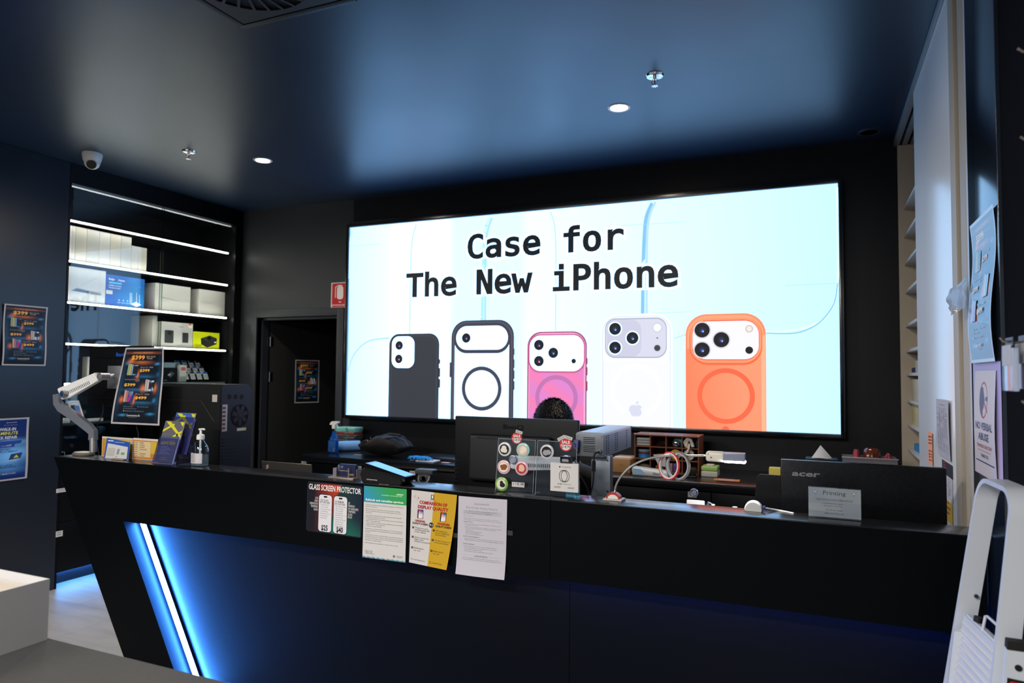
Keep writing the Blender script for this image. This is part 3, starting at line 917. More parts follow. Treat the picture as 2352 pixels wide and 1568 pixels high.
def psu_art(s, w, h):
    s.rect(0, w, 0, h, 'd8e21a')
    s.poly([(.28 * w, .62 * h), (.62 * w, .82 * h), (.90 * w, .68 * h), (.55 * w, .45 * h)], '3b3e36')
    s.poly([(.28 * w, .62 * h), (.55 * w, .45 * h), (.53 * w, .10 * h), (.30 * w, .28 * h)], '1e201c')
    s.poly([(.55 * w, .45 * h), (.90 * w, .68 * h), (.90 * w, .34 * h), (.53 * w, .10 * h)], '2a2c28')
    s.disc(.60 * w, .65 * h, .12 * h, '1a1b19', 1.4)
    s.text('CX650', .03 * w, .14 * h, .13 * h, '2a2c10', off=.01); s.rect(.03 * w, .2 * w, .07 * h, .085 * h, '6d7210')
    s.rect(.80 * w, .89 * w, .40 * h, .47 * h, 'e8e8e0')
pbox('power_supply_box', 'bright yellow box with a black computer power supply pictured on it', 'box', -5.20, -5.05, yA(444, 770, -5.05), yA(504, 773, -5.05), SH[3] - .0034, SH[3] + .150, mat('yellow_card', 'd2dd18', 0.45), psu_art)
# fifth shelf
def usb_art(s, w, h):
    s.rect(0, w, 0, h, 'd4d6d4'); s.rect(0, w, 0, .28 * h, '6fb52c'); s.rr(.2 * w, .8 * w, .4 * h, .9 * h, .05 * w, 'b9bcbc'); s.rect(.3 * w, .7 * w, .34 * h, .37 * h, '333333')
pbox('blister_pack', 'white and green hanging pack left of the monitor back on the fifth shelf', 'package', -5.20, -5.14, yA(202, 810, -5.14), yA(232, 810, -5.14), SH[4] - .0034, SH[4] + .195, whites[0], usb_art)
def black_pack(s, w, h):
    s.rect(0, w, 0, h, '121314'); s.poly([(.3 * w, .5 * h), (.6 * w, .75 * h), (.85 * w, .6 * h), (.55 * w, .3 * h)], '55595c'); s.poly([(.34 * w, .5 * h), (.5 * w, .6 * h), (.6 * w, .55 * h), (.45 * w, .42 * h)], 'c3c7c9'); s.rect(.08 * w, .3 * w, .1 * h, .15 * h, '8a8d8f')
pbox('ssd_box', 'small black box with a drive pictured, beside the clear bag', 'box', -5.12, -5.06, yA(375, 845, -5.06), yA(406, 850, -5.06), SH[4] - .0034, SH[4] + .12, mat('black_card', '111214', 0.4), black_pack)
pbox('white_pack', 'small white-blue boxed item standing behind the black drive box', 'box', -5.22, -5.16, yA(378, 830, -5.16), yA(404, 830, -5.16), SH[4] - .0034, SH[4] + .165, mat('pale_blue_card', '9db8c4', 0.4))
t = thing('zip_bag', 'clear plastic bag with white and red label on the fifth shelf', 'bag', (-5.12, yA(418, 850, -5.12), SH[4] - .004), 0.2)
B().box(-.012, .012, -.05, .05, 0, .15, .01).build('bag_body', mat('frosty_plastic', 'b8c4be', 0.25), t)
s = Sheet(); s.rect(0, .08, 0, .09, 'e4e2e0'); s.rect(.01, .07, .05, .08, 'd86a60'); o = s.build('bag_label', INK, t); o.rotation_euler = (0, 0, PI / 2); o.location = (.0125, -.04, .05)
# stepped acrylic stand holding memory sticks
y0 = yA(431, 860, -5.06)
t = thing('acrylic_stand', 'stepped clear acrylic stand on the fifth shelf holding packaged memory sticks', 'display stand', (-5.12, y0 + .16, SH[4] - .004))
b_ = B()
for k in range(3):
    b_.box(-.02 - .05 * k, -.017 - .05 * k, -.15, .15, 0.0, 0.02 + .05 * k)
    b_.box(-.06 - .05 * k, -.017 - .05 * k, -.15, .15, 0.018 + .05 * k, .021 + .05 * k)
b_.build('steps', acryl, t); B().box(-.17, .05, -.16, .16, 0, .003).build('base_plate', acryl, t)
def ramart(s, blue):
    s.rect(0, .046, 0, .075, 'c9cdd0'); s.rect(0, .046, .055, .075, '2a5fb8' if blue else '17191c'); s.rect(.006, .04, .03, .036, '2b5a3a'); s.rect(.006, .04, .012, .017, '6a6e72')
for k in range(3):
    for j in range(4):
        blue = (k, j) in ((2, 0), (2, 1), (1, 2), (0, 2), (0, 3))
        o = Sheet(); ramart(o, blue)
        lb = 'packaged %s-topped memory stick on the acrylic stand, %s row, %s from the left' % ('blue' if blue else 'black', ('front', 'middle', 'back')[k], ('first', 'second', 'third', 'fourth')[j])
        tt = thing('memory_stick', lb, 'memory stick', (-5.125 - .05 * k, y0 + .025 + .073 * j, SH[4] + .018 + .05 * k), 0, 'memory sticks on the acrylic stand')
        pr = o.build('printed_card', INK, tt); pr.rotation_euler = (math.radians(-22), 0, PI / 2)
        pr.location = (.004, 0, 0)
        B().box(-.006, 0, 0, .046, 0, .075, .002, M=Matrix.Rotation(math.radians(-22), 4, 'Y')).build('blister_shell', mat('clear_blister', 'c0c8cc', 0.2), tt)
# sixth shelf
t = thing('phone_box', 'white smartphone box with the phone pictured, leaning on a clear stand on the sixth shelf', 'box', (-5.08, yA(183, 960, -5.08), SH[5] - .004), 0)
tl = Matrix.Rotation(math.radians(-28), 4, 'Y')
B().box(-.03, 0, -.045, .045, 0.012, .175, .003, M=tl).build('carton', whites[0], t)
s = Sheet(); s.rect(.0, .09, 0, .163, 'e3e2de'); s.rr(.012, .05, .04, .125, .006, '20262a'); s.rr(.04, .078, .03, .12, .006, '5d7fc4'); s.rr(.045, .074, .034, .07, .004, 'd8765c'); s.rect(.02, .07, .145, .150, '9a9a98')
o = s.build('printed_face', INK, t)
o.rotation_euler = (math.radians(-28), 0, PI / 2); o.location = Vector(tl @ Vector((.0006, -.045, .012)))
B().box(-.10, .03, -.06, .06, 0, .003).box(-.03, -.027, -.06, .06, 0.003, .12, M=tl).build('clear_easel', acryl, t)
for (px, w, lb) in ((152, 26, 'small white price card holder at the left end of the sixth shelf'), (224, 34, 'white price strip on the sixth shelf under the monitor back'), (188, 16, 'small round white card between the price holders on the sixth shelf')):
    y = yA(px, 974, -5.0); ww = yA(px + w / 2, 974, -5.0) - y
    t = thing('price_holder', lb, 'price holder', (-5.03, y, SH[5] - .004), 0, 'price holders on the sixth shelf')
    B().box(-.01, .01, -ww, ww, 0, .022 if w != 26 else .036, .002).build('card_block', card_w, t)
# items on the base shelf seen through the gap left of the counter
for (a, c, d_, e_, lb, cl) in ((136, 146, 1070, 1090, 'small pale box on the cabinet base shelf, seen left of the counter', '9db0b8'), (136, 147, 1091, 1098, 'thin white tray under the pale box on the base shelf', 'd8d8d6')):
    y0, y1, z0, z1 = rX(a, c, d_, e_, -5.0)
    z0 = max(z0, 0.902)
    pbox('small_box', lb, 'box', -5.12, -5.0, max(YA + .016, y0 - .05), y1, .955 if cl == '9db0b8' else .902, z1 if cl == '9db0b8' else .954, mat('c_' + cl, cl, .5))

# ------------------------------------------------------------------ back counter under the screen
BF, BZ = 4.25, 0.92
t = thing('worktop', 'long black worktop running along the wall under the big screen', 'worktop', (-1.6, 4.6, BZ))
p1 = B().box(-3.60, 0.44, BF, BY - .002, BZ - .045, BZ, 0.003).build('worktop_board', lamtop)
bake(t, p1)
xs = [-3.57, -2.84, -2.11, -1.38, -0.585, 0.42]
for i in range(5):
    x0, x1 = xs[i], xs[i + 1]
    lb = ('black drawer cabinet under the worktop, the one next to the door', 'black drawer cabinet under the worktop, below the backpack', 'black drawer cabinet under the worktop, hidden mostly by the monitor', 'black drawer cabinet under the worktop, below the pigeonhole organiser', 'black drawer cabinet under the worktop at the right end')[i]
    t = thing('drawer_cabinet', lb, 'cabinet', ((x0 + x1) / 2, 4.6, 0), 0, 'drawer cabinets under the worktop')
    ps = [B().box(x0 + .001, x1 - .001, BF + .05, BY - .01, 0.02, BZ - .046).build('carcass', black)]
    for z0, z1 in ((0.66, 0.86), (0.40, 0.65), (0.06, 0.39)):
        ps.append(B().box(x0 + .003, x1 - .003, BF + .028, BF + .05, z0, z1, 0.002).build('drawer_front', black))
    bake(t, *ps)
for (a, c, d_, e_, lb) in ((692, 704, 1059, 1067, 'small white label on the first drawer beside the door'), (941, 954, 1081, 1092, 'white label with two lines on the drawer behind the payment terminal, upper one'), (941, 954, 1102, 1109, 'white label on the drawer behind the payment terminal, lower one'), (1580, 1600, 1129, 1142, 'white label on the drawer right of the gooseneck lamp')):
    x0, x1, z0, z1 = rY(a, c, d_, e_, BF + .028)
    s = Sheet(); w = x1 - x0; h = z1 - z0
    s.rect(0, w, 0, h, 'cfcccb'); s.rect(.1 * w, .9 * w, .6 * h, .72 * h, '5a5a5a'); s.rect(.2 * w, .8 * w, .3 * h, .4 * h, '6a6a6a')
    o = s.build('drawer_label', INKM); o.location = (x0, BF + .0275, z0); tag(o, lb, 'label', 'drawer labels of the back counter')

# ------------------------------------------------------------------ right: storage closet with a white sliding door
CX = 0.45
wd = mat('white_sliding_door', 'eceef2', 0.24, spec=1.0, noise=0)
t = thing('storage_closet', 'floor to ceiling closet with pale frame and white shelves on the right', 'closet', (0.8, 3.8, 0))
ps = []
for y0, y1, x0 in ((2.70, 2.795, CX + .004), (2.99 - .1, 2.99 - .001, CX + .006)):
    ps.append(B().box(x0, x0 + .018, y0, y1, 0, CEIL - .03, 0.002).build('frame_post', beige))
ps.append(B().box(CX + .026, CX + .04, 2.68, 2.985, 0, CEIL - .05).build('post_backing', mat('gap_black', '030303', .9, spec=0.0, noise=0)))
ps.append(B().box(CX + .55, CX + .57, 2.68, BY - .01, 0, CEIL - .04).build('back_panel', beige))
ps.append(B().box(CX + .02, CX + .57, BY - .012, BY - .001, 0, CEIL - .04).build('end_panel', beige))
for k in range(3):
    ps.append(B().box(CX + .045 * k, CX + .045 * k + .03, 2.68, BY - .012, CEIL - .045, CEIL - .003, 0.002).build('top_track', mat('silver_track', '8d949c', 0.35, metal=0.4)))
sz = [pY(2083, y, 4.93).z for y in (475, 540, 603, 668, 745)] + [pY(2090, y, 4.93).z for y in (803, 856, 917, 971, 1028)]
for z in sz:
    ps.append(B().box(CX + .05, CX + .55, 3.1, BY - .013, z - .0185, z - .0007, 0.001).build('shelf', mat('white_shelf', 'c8c6c2', 0.5)))
bake(t, *ps)
t = thing('sliding_door', 'tall white sliding closet door reflecting the screen light', 'door', (CX + .015, 3.5, 0))
ps = [B().box(CX + .008, CX + .03, 2.992, 4.02, 0.01, CEIL - .049, 0.002).build('door_panel', wd)]
bake(t, *ps)
# things on the closet shelves
def cl(name, lb, cat, z, y0, y1, h, col, x0=.07, x1=.30, shape='box'):
    pbox(name, lb, cat, CX + x0, CX + x1, y0, y1, z, z + min(h, .125), mat('c_' + col, col, .5), None, bev=.004)
cl('small_box', 'teal box on the upper closet shelf near the door edge', 'box', sz[5], 4.30, 4.50, .045, '1d8f86')
cl('small_box', 'bright blue box on the upper closet shelf', 'box', sz[5], 4.05, 4.28, .075, '2f6fd0', .08)
cl('small_box', 'dark navy box low on the shelf of crumpled white bags', 'box', sz[6], 4.70, 4.86, .03, '24305a')
cl('small_box', 'white carton between the bags on the closet shelf', 'box', sz[6], 4.30, 4.68, .07, 'b9b2a6')
cl('small_box', 'tall cream carton on the third shelf from the closet bottom', 'box', sz[7], 4.55, 4.86, .17, 'c6bda8')
cl('small_box', 'dark carton beside the cream carton in the closet', 'box', sz[7], 4.34, 4.50, .20, '1d2233', .075)
cl('small_box', 'green carton at the closet door edge', 'box', sz[7], 4.12, 4.32, .09, '128a78', .075)
cl('small_box', 'yellow cream box in the closet above the blue pack', 'box', sz[8], 4.62, 4.88, .13, 'cbbf94')
cl('small_box', 'speckled pale box in the closet, beside the yellow cream box', 'box', sz[8], 4.25, 4.60, .17, 'c4bcae')
cl('small_box', 'flat blue pack on the lowest visible closet shelf', 'box', sz[9], 4.45, 4.80, .04, '2f86c4')
cl('small_box', 'flat orange pack on the lowest visible closet shelf', 'box', sz[9], 4.15, 4.42, .05, 'b06a3c')
random.seed(5)
for k, (y, z) in enumerate(((4.62, sz[6] + .07), (4.42, sz[6] + .07))):
    b_ = B().ball((0, 0, 0), 0.045, 1.2, 2, 0.8, 14)
    for v in b_.bm.verts:
        v.co *= 1 + random.uniform(-.18, .18)
        v.co.z = max(v.co.z, -0.03)
    o = b_.build('plastic_bag', mat('bag_white', 'c9c4c0', 0.35)); o.location = (CX + .16, y, z + .032)
    tag(o, ('crumpled white bag on the closet shelf, further in', 'crumpled white bag on the closet shelf, nearer the door edge')[k], 'bag', 'crumpled bags in the closet')
# ------------------------------------------------------------------ printed sheets
def wave(a, k, ph=0.0, h=0.42):
    return lambda x, z: (0.0, -a * (1 + math.sin(k * z / h * PI + ph)))
GRID = 10
def glow(u, v, blobs):
    c = [0.0, 0.0, 0.0]
    for (bu, bv, su, sv, rgb, k) in blobs:
        q_ = math.exp(-((u - bu) / su) ** 2 - ((v - bv) / sv) ** 2) * k
        for i in range(3):
            c[i] += rgb[i] * q_
    return c
FIRE = (1.0, 0.25, 0.03); CYAN = (0.06, 0.35, 0.75)
def poster399(s, w, h):
    s.rect(0, w, 0, h, 'b9b4b6', 24, 40)
    bl = [(.5, .95, .4, .012, FIRE, .5), (.48, .815, .22, .012, FIRE, 1.1), (.2, .84, .07, .03, FIRE, .8), (.41, .65, .03, .05, FIRE, .9), (.6, .47, .06, .04, FIRE, .9),
          (.87, .47, .035, .05, FIRE, .8), (.13, .31, .04, .035, FIRE, .9), (.41, .31, .03, .05, FIRE, .9), (.6, .635, .2, .01, CYAN, .9), (.38, .44, .25, .01, CYAN, .9),
          (.6, .265, .25, .01, CYAN, .9), (.88, .80, .05, .012, CYAN, 1), (.12, .81, .05, .015, CYAN, .8), (.9, .66, .02, .02, CYAN, .6), (.88, .31, .03, .02, CYAN, .8),
          (.82, .12, .07, .012, CYAN, .9), (.2, .10, .07, .01, CYAN, .8), (.05, .5, .04, .4, CYAN, .12), (.95, .5, .04, .4, CYAN, .12), (.5, .5, .6, .5, CYAN, .035)]
    s.rect(.035 * w, .965 * w, .022 * h, .978 * h, lambda u, v: tuple(min(1, a + b_) for a, b_ in zip(lin('07090f'), glow(u, v, bl))), 24, 40)
    T = lambda t_, x, z, hh, c, **k: s.text(t_, x * w, z * h, hh * h, c, **k)
    gold = lambda t_, x, z, hh, ww: (T(t_, x, z, hh, 'c2561a', w=ww * w, off=.05), T(t_, x, z, hh, 'f5c65a', w=ww * w, off=.015))
    T('HOT DEALS \u00b7 LIMITED STOCK', .24, .925, .016, 'c9a08a', w=.50 * w)
    gold('$399', .21, .845, .05, .33); T('BEST VALUE', .58, .873, .017, 'cdbfb6', w=.22 * w); T('PHONES', .60, .848, .017, 'cdbfb6', w=.13 * w)
    def phones(x, z, cols, hh=.16):
        for i, c in enumerate(cols):
            x0 = x + i * .045
            s.rr(x0 * w, (x0 + .065 + (.05 if i == len(cols) - 1 else 0)) * w, z * h, (z + hh - .006 * i) * h, .01 * w, '20242c')
            if isinstance(c, str):
                s.rr((x0 + .005) * w, (x0 + .06 + (.05 if i == len(cols) - 1 else 0)) * w, (z + .003) * h, (z + hh - .004 - .006 * i) * h, .01 * w, c)
            else:
                s.rect((x0 + .006) * w, (x0 + .11) * w, (z + .005) * h, (z + hh - .006 * i - .006) * h, c, 6, 8)
    phones(.16, .635, ['8fae8a', 'cdb565', '7aa3c8', lambda u, v: mixc(mixc(lin('2146a8'), lin('7fd0c0'), max(0, math.sin(5 * u + 4 * v))), lin('b8cfe6'), v * .3)])
    T('iPhone 12 \u00b7 64GB', .47, .735, .017, 'b8aeb0', w=.29 * w); gold('$399', .46, .685, .034, .23)
    phones(.62, .43, ['b8b0ae', 'c8b8b4', lambda u, v: mixc(lin('2b6fa0'), lin('cfe2ee'), 0.5 + 0.5 * math.sin(7 * u + 3 * v))])
    T('Samsung Galaxy S22', .15, .575, .016, 'a8a0a4', w=.34 * w); T('\u00b7 128GB', .38, .555, .014, 'a8a0a4', w=.10 * w); gold('$399', .16, .495, .034, .25)
    phones(.20, .285, ['c9a89a', 'b0707a', lambda u, v: mixc(mixc(lin('2a3f9c'), lin('d0306a'), max(0, math.sin(6 * u - 4 * v + 1))), lin('49b8d0'), max(0, v - .5))])
    T('iPhone 13 \u00b7 128GB', .45, .385, .017, 'b8aeb0', w=.30 * w); gold('$499', .45, .33, .034, .25)
    for x, z, t_ in ((.24, .225, 'Factory Certified'), (.53, .225, 'Good Battery Health'), (.24, .198, 'Local Warranty & Support'), (.24, .166, 'LIMITED STOCK \u00b7 WHILE SUPPLIES LAST')):
        s.rect(x * w, (x + .022) * w, z * h, (z + .014) * h, '3a7aa0' if z > .17 else 'e0902a'); T(t_, x + .035, z, .011, '9aa2aa', off=-.004)
    T('Leonstech', .33, .105, .026, 'd9d2cc', w=.27 * w, off=.01); T('Repair & Device Services', .37, .088, .008, '8a8a8e')
def hang(name, label, cat, art, w, h, loc, rz, bend=None, m_=None, group=None, backing=None):
    t = thing(name, label, cat, loc, rz, group)
    s = Sheet(0.00012)
    art(s, w, h)
    s.build('printed_sheet', m_ or INK, t, bend)
    return t
pw, ph = .285, .41
y0, y1, z0, z1 = rX(6, 106, 701, 838, -4.945)
hang('sale_poster', 'dark $399 phone deals poster on the navy wall above the blue repair poster', 'poster', poster399, pw, ph, (-4.946, y0, z1 - ph), PI / 2, wave(.005, 2.2))
# door poster: on the open leaf
v = pZ(705, 924, 1.30)
dl = Matrix.Translation(door.location) @ Matrix.Rotation(ang, 4, 'Z')
ax_ = Vector((math.cos(ang), math.sin(ang)))
# where the sight line meets the leaf
def on_leaf(px, py):
    d1 = pY(px, py, 1.0) - Vector((0, 0, EYE)); o = door.location
    det = d1.x * ax_.y - d1.y * ax_.x
    k = (o.x * ax_.y - o.y * ax_.x) / det
    P_ = Vector((0, 0, EYE)) + d1 * k
    return (P_.x - o.x) * ax_.x + (P_.y - o.y) * ax_.y, P_.z
u0, zt = on_leaf(678, 826); u1, zb = on_leaf(731, 924)
t = hang('sale_poster', 'small looking $399 phone deals poster on the open charcoal door', 'poster', poster399, u1 - u0, zt - zb, (0, 0, 0), ang, wave(.002, 2))
t.location = dl @ Vector((u0, -.003, zb))
# poster on the back of the left monitor
xl, xr, zb, zt = pY(276, 797, 2.68).x, pY(377, 797, 2.68).x, pY(316, 975, 2.66).z, pY(330, 798, 2.68).z
W1 = pY(376, 799, 2.68).x - pY(289, 797, 2.68).x
H1 = zt - zb
x_l = pY(289, 797, 2.68).x
t = thing('sale_poster', 'curling $399 phone deals poster taped on the left monitor', 'poster', (x_l, 2.68, zb))
s = Sheet(0.00012); poster399(s, W1, H1)
def bend1(x, z):
    q_ = 1 - z / H1; u = x / W1
    b_ = (-0.050 * (1 - u) - 0.006 * u) * (1 - (1 - q_) ** 2.6)
    return b_, -0.03 * q_ * (1 - u) + 0.006 * math.sin(q_ * 5)
s.build('printed_sheet', INK, t, bend1)
def bluep(s, w, h):
    s.rect(0, w, 0, h, 'b4b2b8', 14, 24)
    bl = [(.6, .62, .5, .04, (.25, .6, .9), .6), (.7, .45, .5, .12, (.2, .5, .85), .8), (.5, .3, .4, .12, (.15, .45, .8), .7), (.15, .93, .1, .06, (.2, .6, .9), .8), (.6, .15, .4, .05, (.1, .3, .6), .5)]
    s.rect(.03 * w, .95 * w, .025 * h, .975 * h, lambda u, v: tuple(min(1, a + b_) for a, b_ in zip(lin('0e2a6c'), glow(u, v, bl))), 14, 24)
    T = lambda t_, x, z, hh, c, **k: s.text(t_, x * w, z * h, hh * h, c, **k)
    T('leonstech', .50, .915, .026, 'c5c4d8', w=.22 * w, off=.01); T('FIX IT FAST. MAKE IT LAST.', .44, .882, .012, 'a9a9c4')
    T('WALK-IN', .35, .80, .048, 'e0dfe6', w=.36 * w, off=.02); T('30-MINUTE', .24, .735, .048, 'd8d030', w=.52 * w, off=.02); T('QUICK REPAIR', .17, .668, .044, 'd8d7e0', w=.58 * w, off=.02)
    s.poly([(.0 * w + .03 * w, .63 * h), (.86 * w, .635 * h), (.83 * w, .585 * h), (.70 * w, .58 * h), (.68 * w, .535 * h), (.03 * w, .525 * h)], '22459a')
    T('NO BOOKING NEEDED', .18, .595, .026, 'd4d4de', w=.56 * w, off=.01); T('WHILE YOU SHOP', .20, .552, .024, 'd4d4de', w=.42 * w, off=.01)
    T('BATTERY', .36, .485, .026, '20335c', w=.24 * w, off=.01); T('REPLACEMENT', .30, .452, .024, '20335c', w=.46 * w, off=.01)
    T('CHARGING', .14, .39, .022, '20335c', w=.22 * w, off=.01); T('REPAIR', .14, .36, .022, '20335c', w=.18 * w, off=.01)
    s.poly([(.56 * w, .33 * h), (.82 * w, .345 * h), (.87 * w, .435 * h), (.61 * w, .42 * h)], '24406e'); s.poly([(.40 * w, .30 * h), (.56 * w, .325 * h), (.82 * w, .34 * h), (.72 * w, .305 * h)], '9fb4cc'); s.poly([(.66 * w, .355 * h), (.78 * w, .36 * h), (.73 * w, .405 * h)], 'd8cc30')
    T('FAST LAPTOP', .32, .235, .022, '2a2e48', w=.32 * w, off=.01); T('DIAGNOSTICS', .30, .203, .024, '2a2e48', w=.42 * w, off=.01)
    T('FIX IT FAST. MAKE IT LAST.', .16, .10, .022, 'c4c6da', w=.58 * w, off=.008)
y1 = pX(64, 1030, -4.945).y; z1 = pX(64, 958, -4.945).z; z0 = pX(58, 1098, -4.945).z
hang('repair_poster', 'blue walk-in repair poster at the far left edge, low on the navy wall', 'poster', bluep, pw, z1 - z0, (-4.946, y1 - pw, z0), PI / 2, wave(.004, 2))

# papers on the counter front
def gsp(s, w, h):
    def bg(u, v):
        c = mixc(lin('0d0f1c'), lin('b03414'), max(0, min(1, (u - .12) / .4)) * (0.35 + .65 * v) if u < .62 - (1 - v) * .25 else 0)
        if u >= .62 - (1 - v) * .25:
            c = mixc(lin('123230'), lin('0e1a30'), max(0, (u - .7) / .3)); c = mixc(c, lin('12705c'), max(0, .9 - v * 1.5 - abs(u - .55)))
        return c
    s.rr(0, w, 0, h, .012, '141626'); s.rect(.006, w - .006, .004, h - .004, bg, 26, 16)
    T = lambda t_, x, z, hh, c, **k: s.text(t_, x * w, z * h, hh * h, c, **k)
    T('GLASS SCREEN PROTECTOR', .03, .845, .105, 'e2dfdc', w=.94 * w, off=.02)
    for x0, hd, its, pr in ((.225, ('2.5D GLASS', 'KEY FEATURES'), ('Perfectly Match', 'Case Friendly', 'Economical Choice', '2.5D Bonding', 'Real Phone Arc to', 'Accurate Size', 'Drop Proof'), '$25'),
                       (.50, ('3D PREMIUM', 'KEY FEATURES'), ('9H Hardness Glass', 'Nano Coating', 'Full Coverage', 'Smooth Edge', 'Real Phone Arc to', 'Accurate Size', 'Support 3D Touch', 'Smooth Touch', 'Anti Scratches', 'High Definition'), '$40')):
        s.rr((x0 - .008) * w, (x0 + .243) * w, .018 * h, .772 * h, .05 * w, '0a0b0d'); s.rr(x0 * w, (x0 + .235) * w, .03 * h, .76 * h, .045 * w, 'd8d5d8')
        s.rr((x0 + .085) * w, (x0 + .15) * w, .705 * h, .738 * h, .012 * w, '101113')
        T(hd[0], x0 + .02, .635, .036, '3a3a40', w=.15 * w, off=.01); T(hd[1], x0 + .02, .590, .036, '3a3a40', w=.18 * w, off=.01)
        for i, q_ in enumerate(its):
            T('\u2022 ' + q_, x0 + .02, .55 - .043 * i, .022, '66666c')
        T(pr, x0 + .055, .055, .10, '16182a', w=.12 * w, off=.03)
    for i, q_ in enumerate(('2.5D', 'HIGH', 'DEFINITION', 'TEMPERED', 'GLASS')):
        T(q_, .21, .66 - .057 * i, .042, 'c9c6c4', al='r', sx=.62, off=.01)
    for i, q_ in enumerate(('3D', 'PREMIUM', '9H HARDNESS', 'TEMPERED', 'GLASS', 'FROM')):
        T(q_, .755, .63 - .055 * i, .042, 'c9c6c4', sx=.62, off=.01)
def acl(s, w, h):
    s.rect(0, w, 0, h, 'cbc8c4', 12, 48)
    s.rect(0, w, .775 * h, h, lambda u, v: mixc(lin('2f8fb4'), lin('2f9a50'), min(1, max(0, u * 1.5 + v * .4 - .15))), 12, 6)
    T = lambda t_, x, z, hh, c, **k: s.text(t_, x * w, z * h, hh * h, c, **k)
    T('australian consumer law', .42, .885, .016, 'd9ecd9', w=.48 * w)
    for i in range(5):
        s.ring((.80 + .03 * i) * w, .90 * h, .018 * h, .024 * h, 'e8f4e8', 60, 170, 8)
    T('Refunds and remedies\u2013services', .05, .797, .030, 'eef6f0', w=.88 * w, off=.02)
    body = ['We are not required to provide a refund if you change your mind about the', 'services you asked for.', None, 'But you can choose to cancel your contract, and receive a refund for',
            'unconsumed services, if the service has a major problem. This is when', 'the service:', None, '  \u2022  has a problem that would have stopped someone from purchasing the', '     service if they had known about it', '  \u2022  is substantially unfit for its common purpose, and can\u2019t be easily fixed',
            '     within a reasonable time', '  \u2022  does not meet the specific purpose you asked for and cannot be easily', '     rectified within a reasonable time', '  \u2022  creates an unsafe situation.', None, 'If you choose to continue with the contract, you can ask us to compensate', 'you for any difference in the value of the services we provided and what', 'you paid.', None,
            'If the problem is not major, we will fix it within a reasonable time. If it is not', 'fixed within this time, you can choose to have someone else fix the problem', 'and recover all reasonable costs from us. If the problem cannot be fixed, we', 'will treat it as a major problem.', None, 'Please keep proof of your agreement \u2013 e.g. your invoice or quote.']
    z = .735
    for q_ in body:
        if q_ is None: z -= .012; continue
        T(q_, .055, z, .0108, '6b6a6a', w=min(.88, .0119 * len(q_)) * w, off=.004); z -= .0247
    for i, q_ in enumerate(('Office of Fair Trading', '13 QGOV (13 74 68)', 'www.qld.gov.au/fairtrading')):
        T(q_, .055, .095 - .018 * i, .010, '4a4a4c')
    s.disc(.74 * w, .065 * h, .018 * h, '77777a'); T('Queensland', .80, .068, .012, '55555a', w=.14 * w); T('Government', .80, .050, .010, '77777a', w=.12 * w)
    for i in range(26):
        s.rect((i + .1) / 26 * w, (i + .85) / 26 * w, 0.004 * h, (.018 + .006 * (i % 3 == 0)) * h, ('5f97b4', '3f7d9a', '8ab4c4')[i % 3] if i < 17 else '3f9a9a')
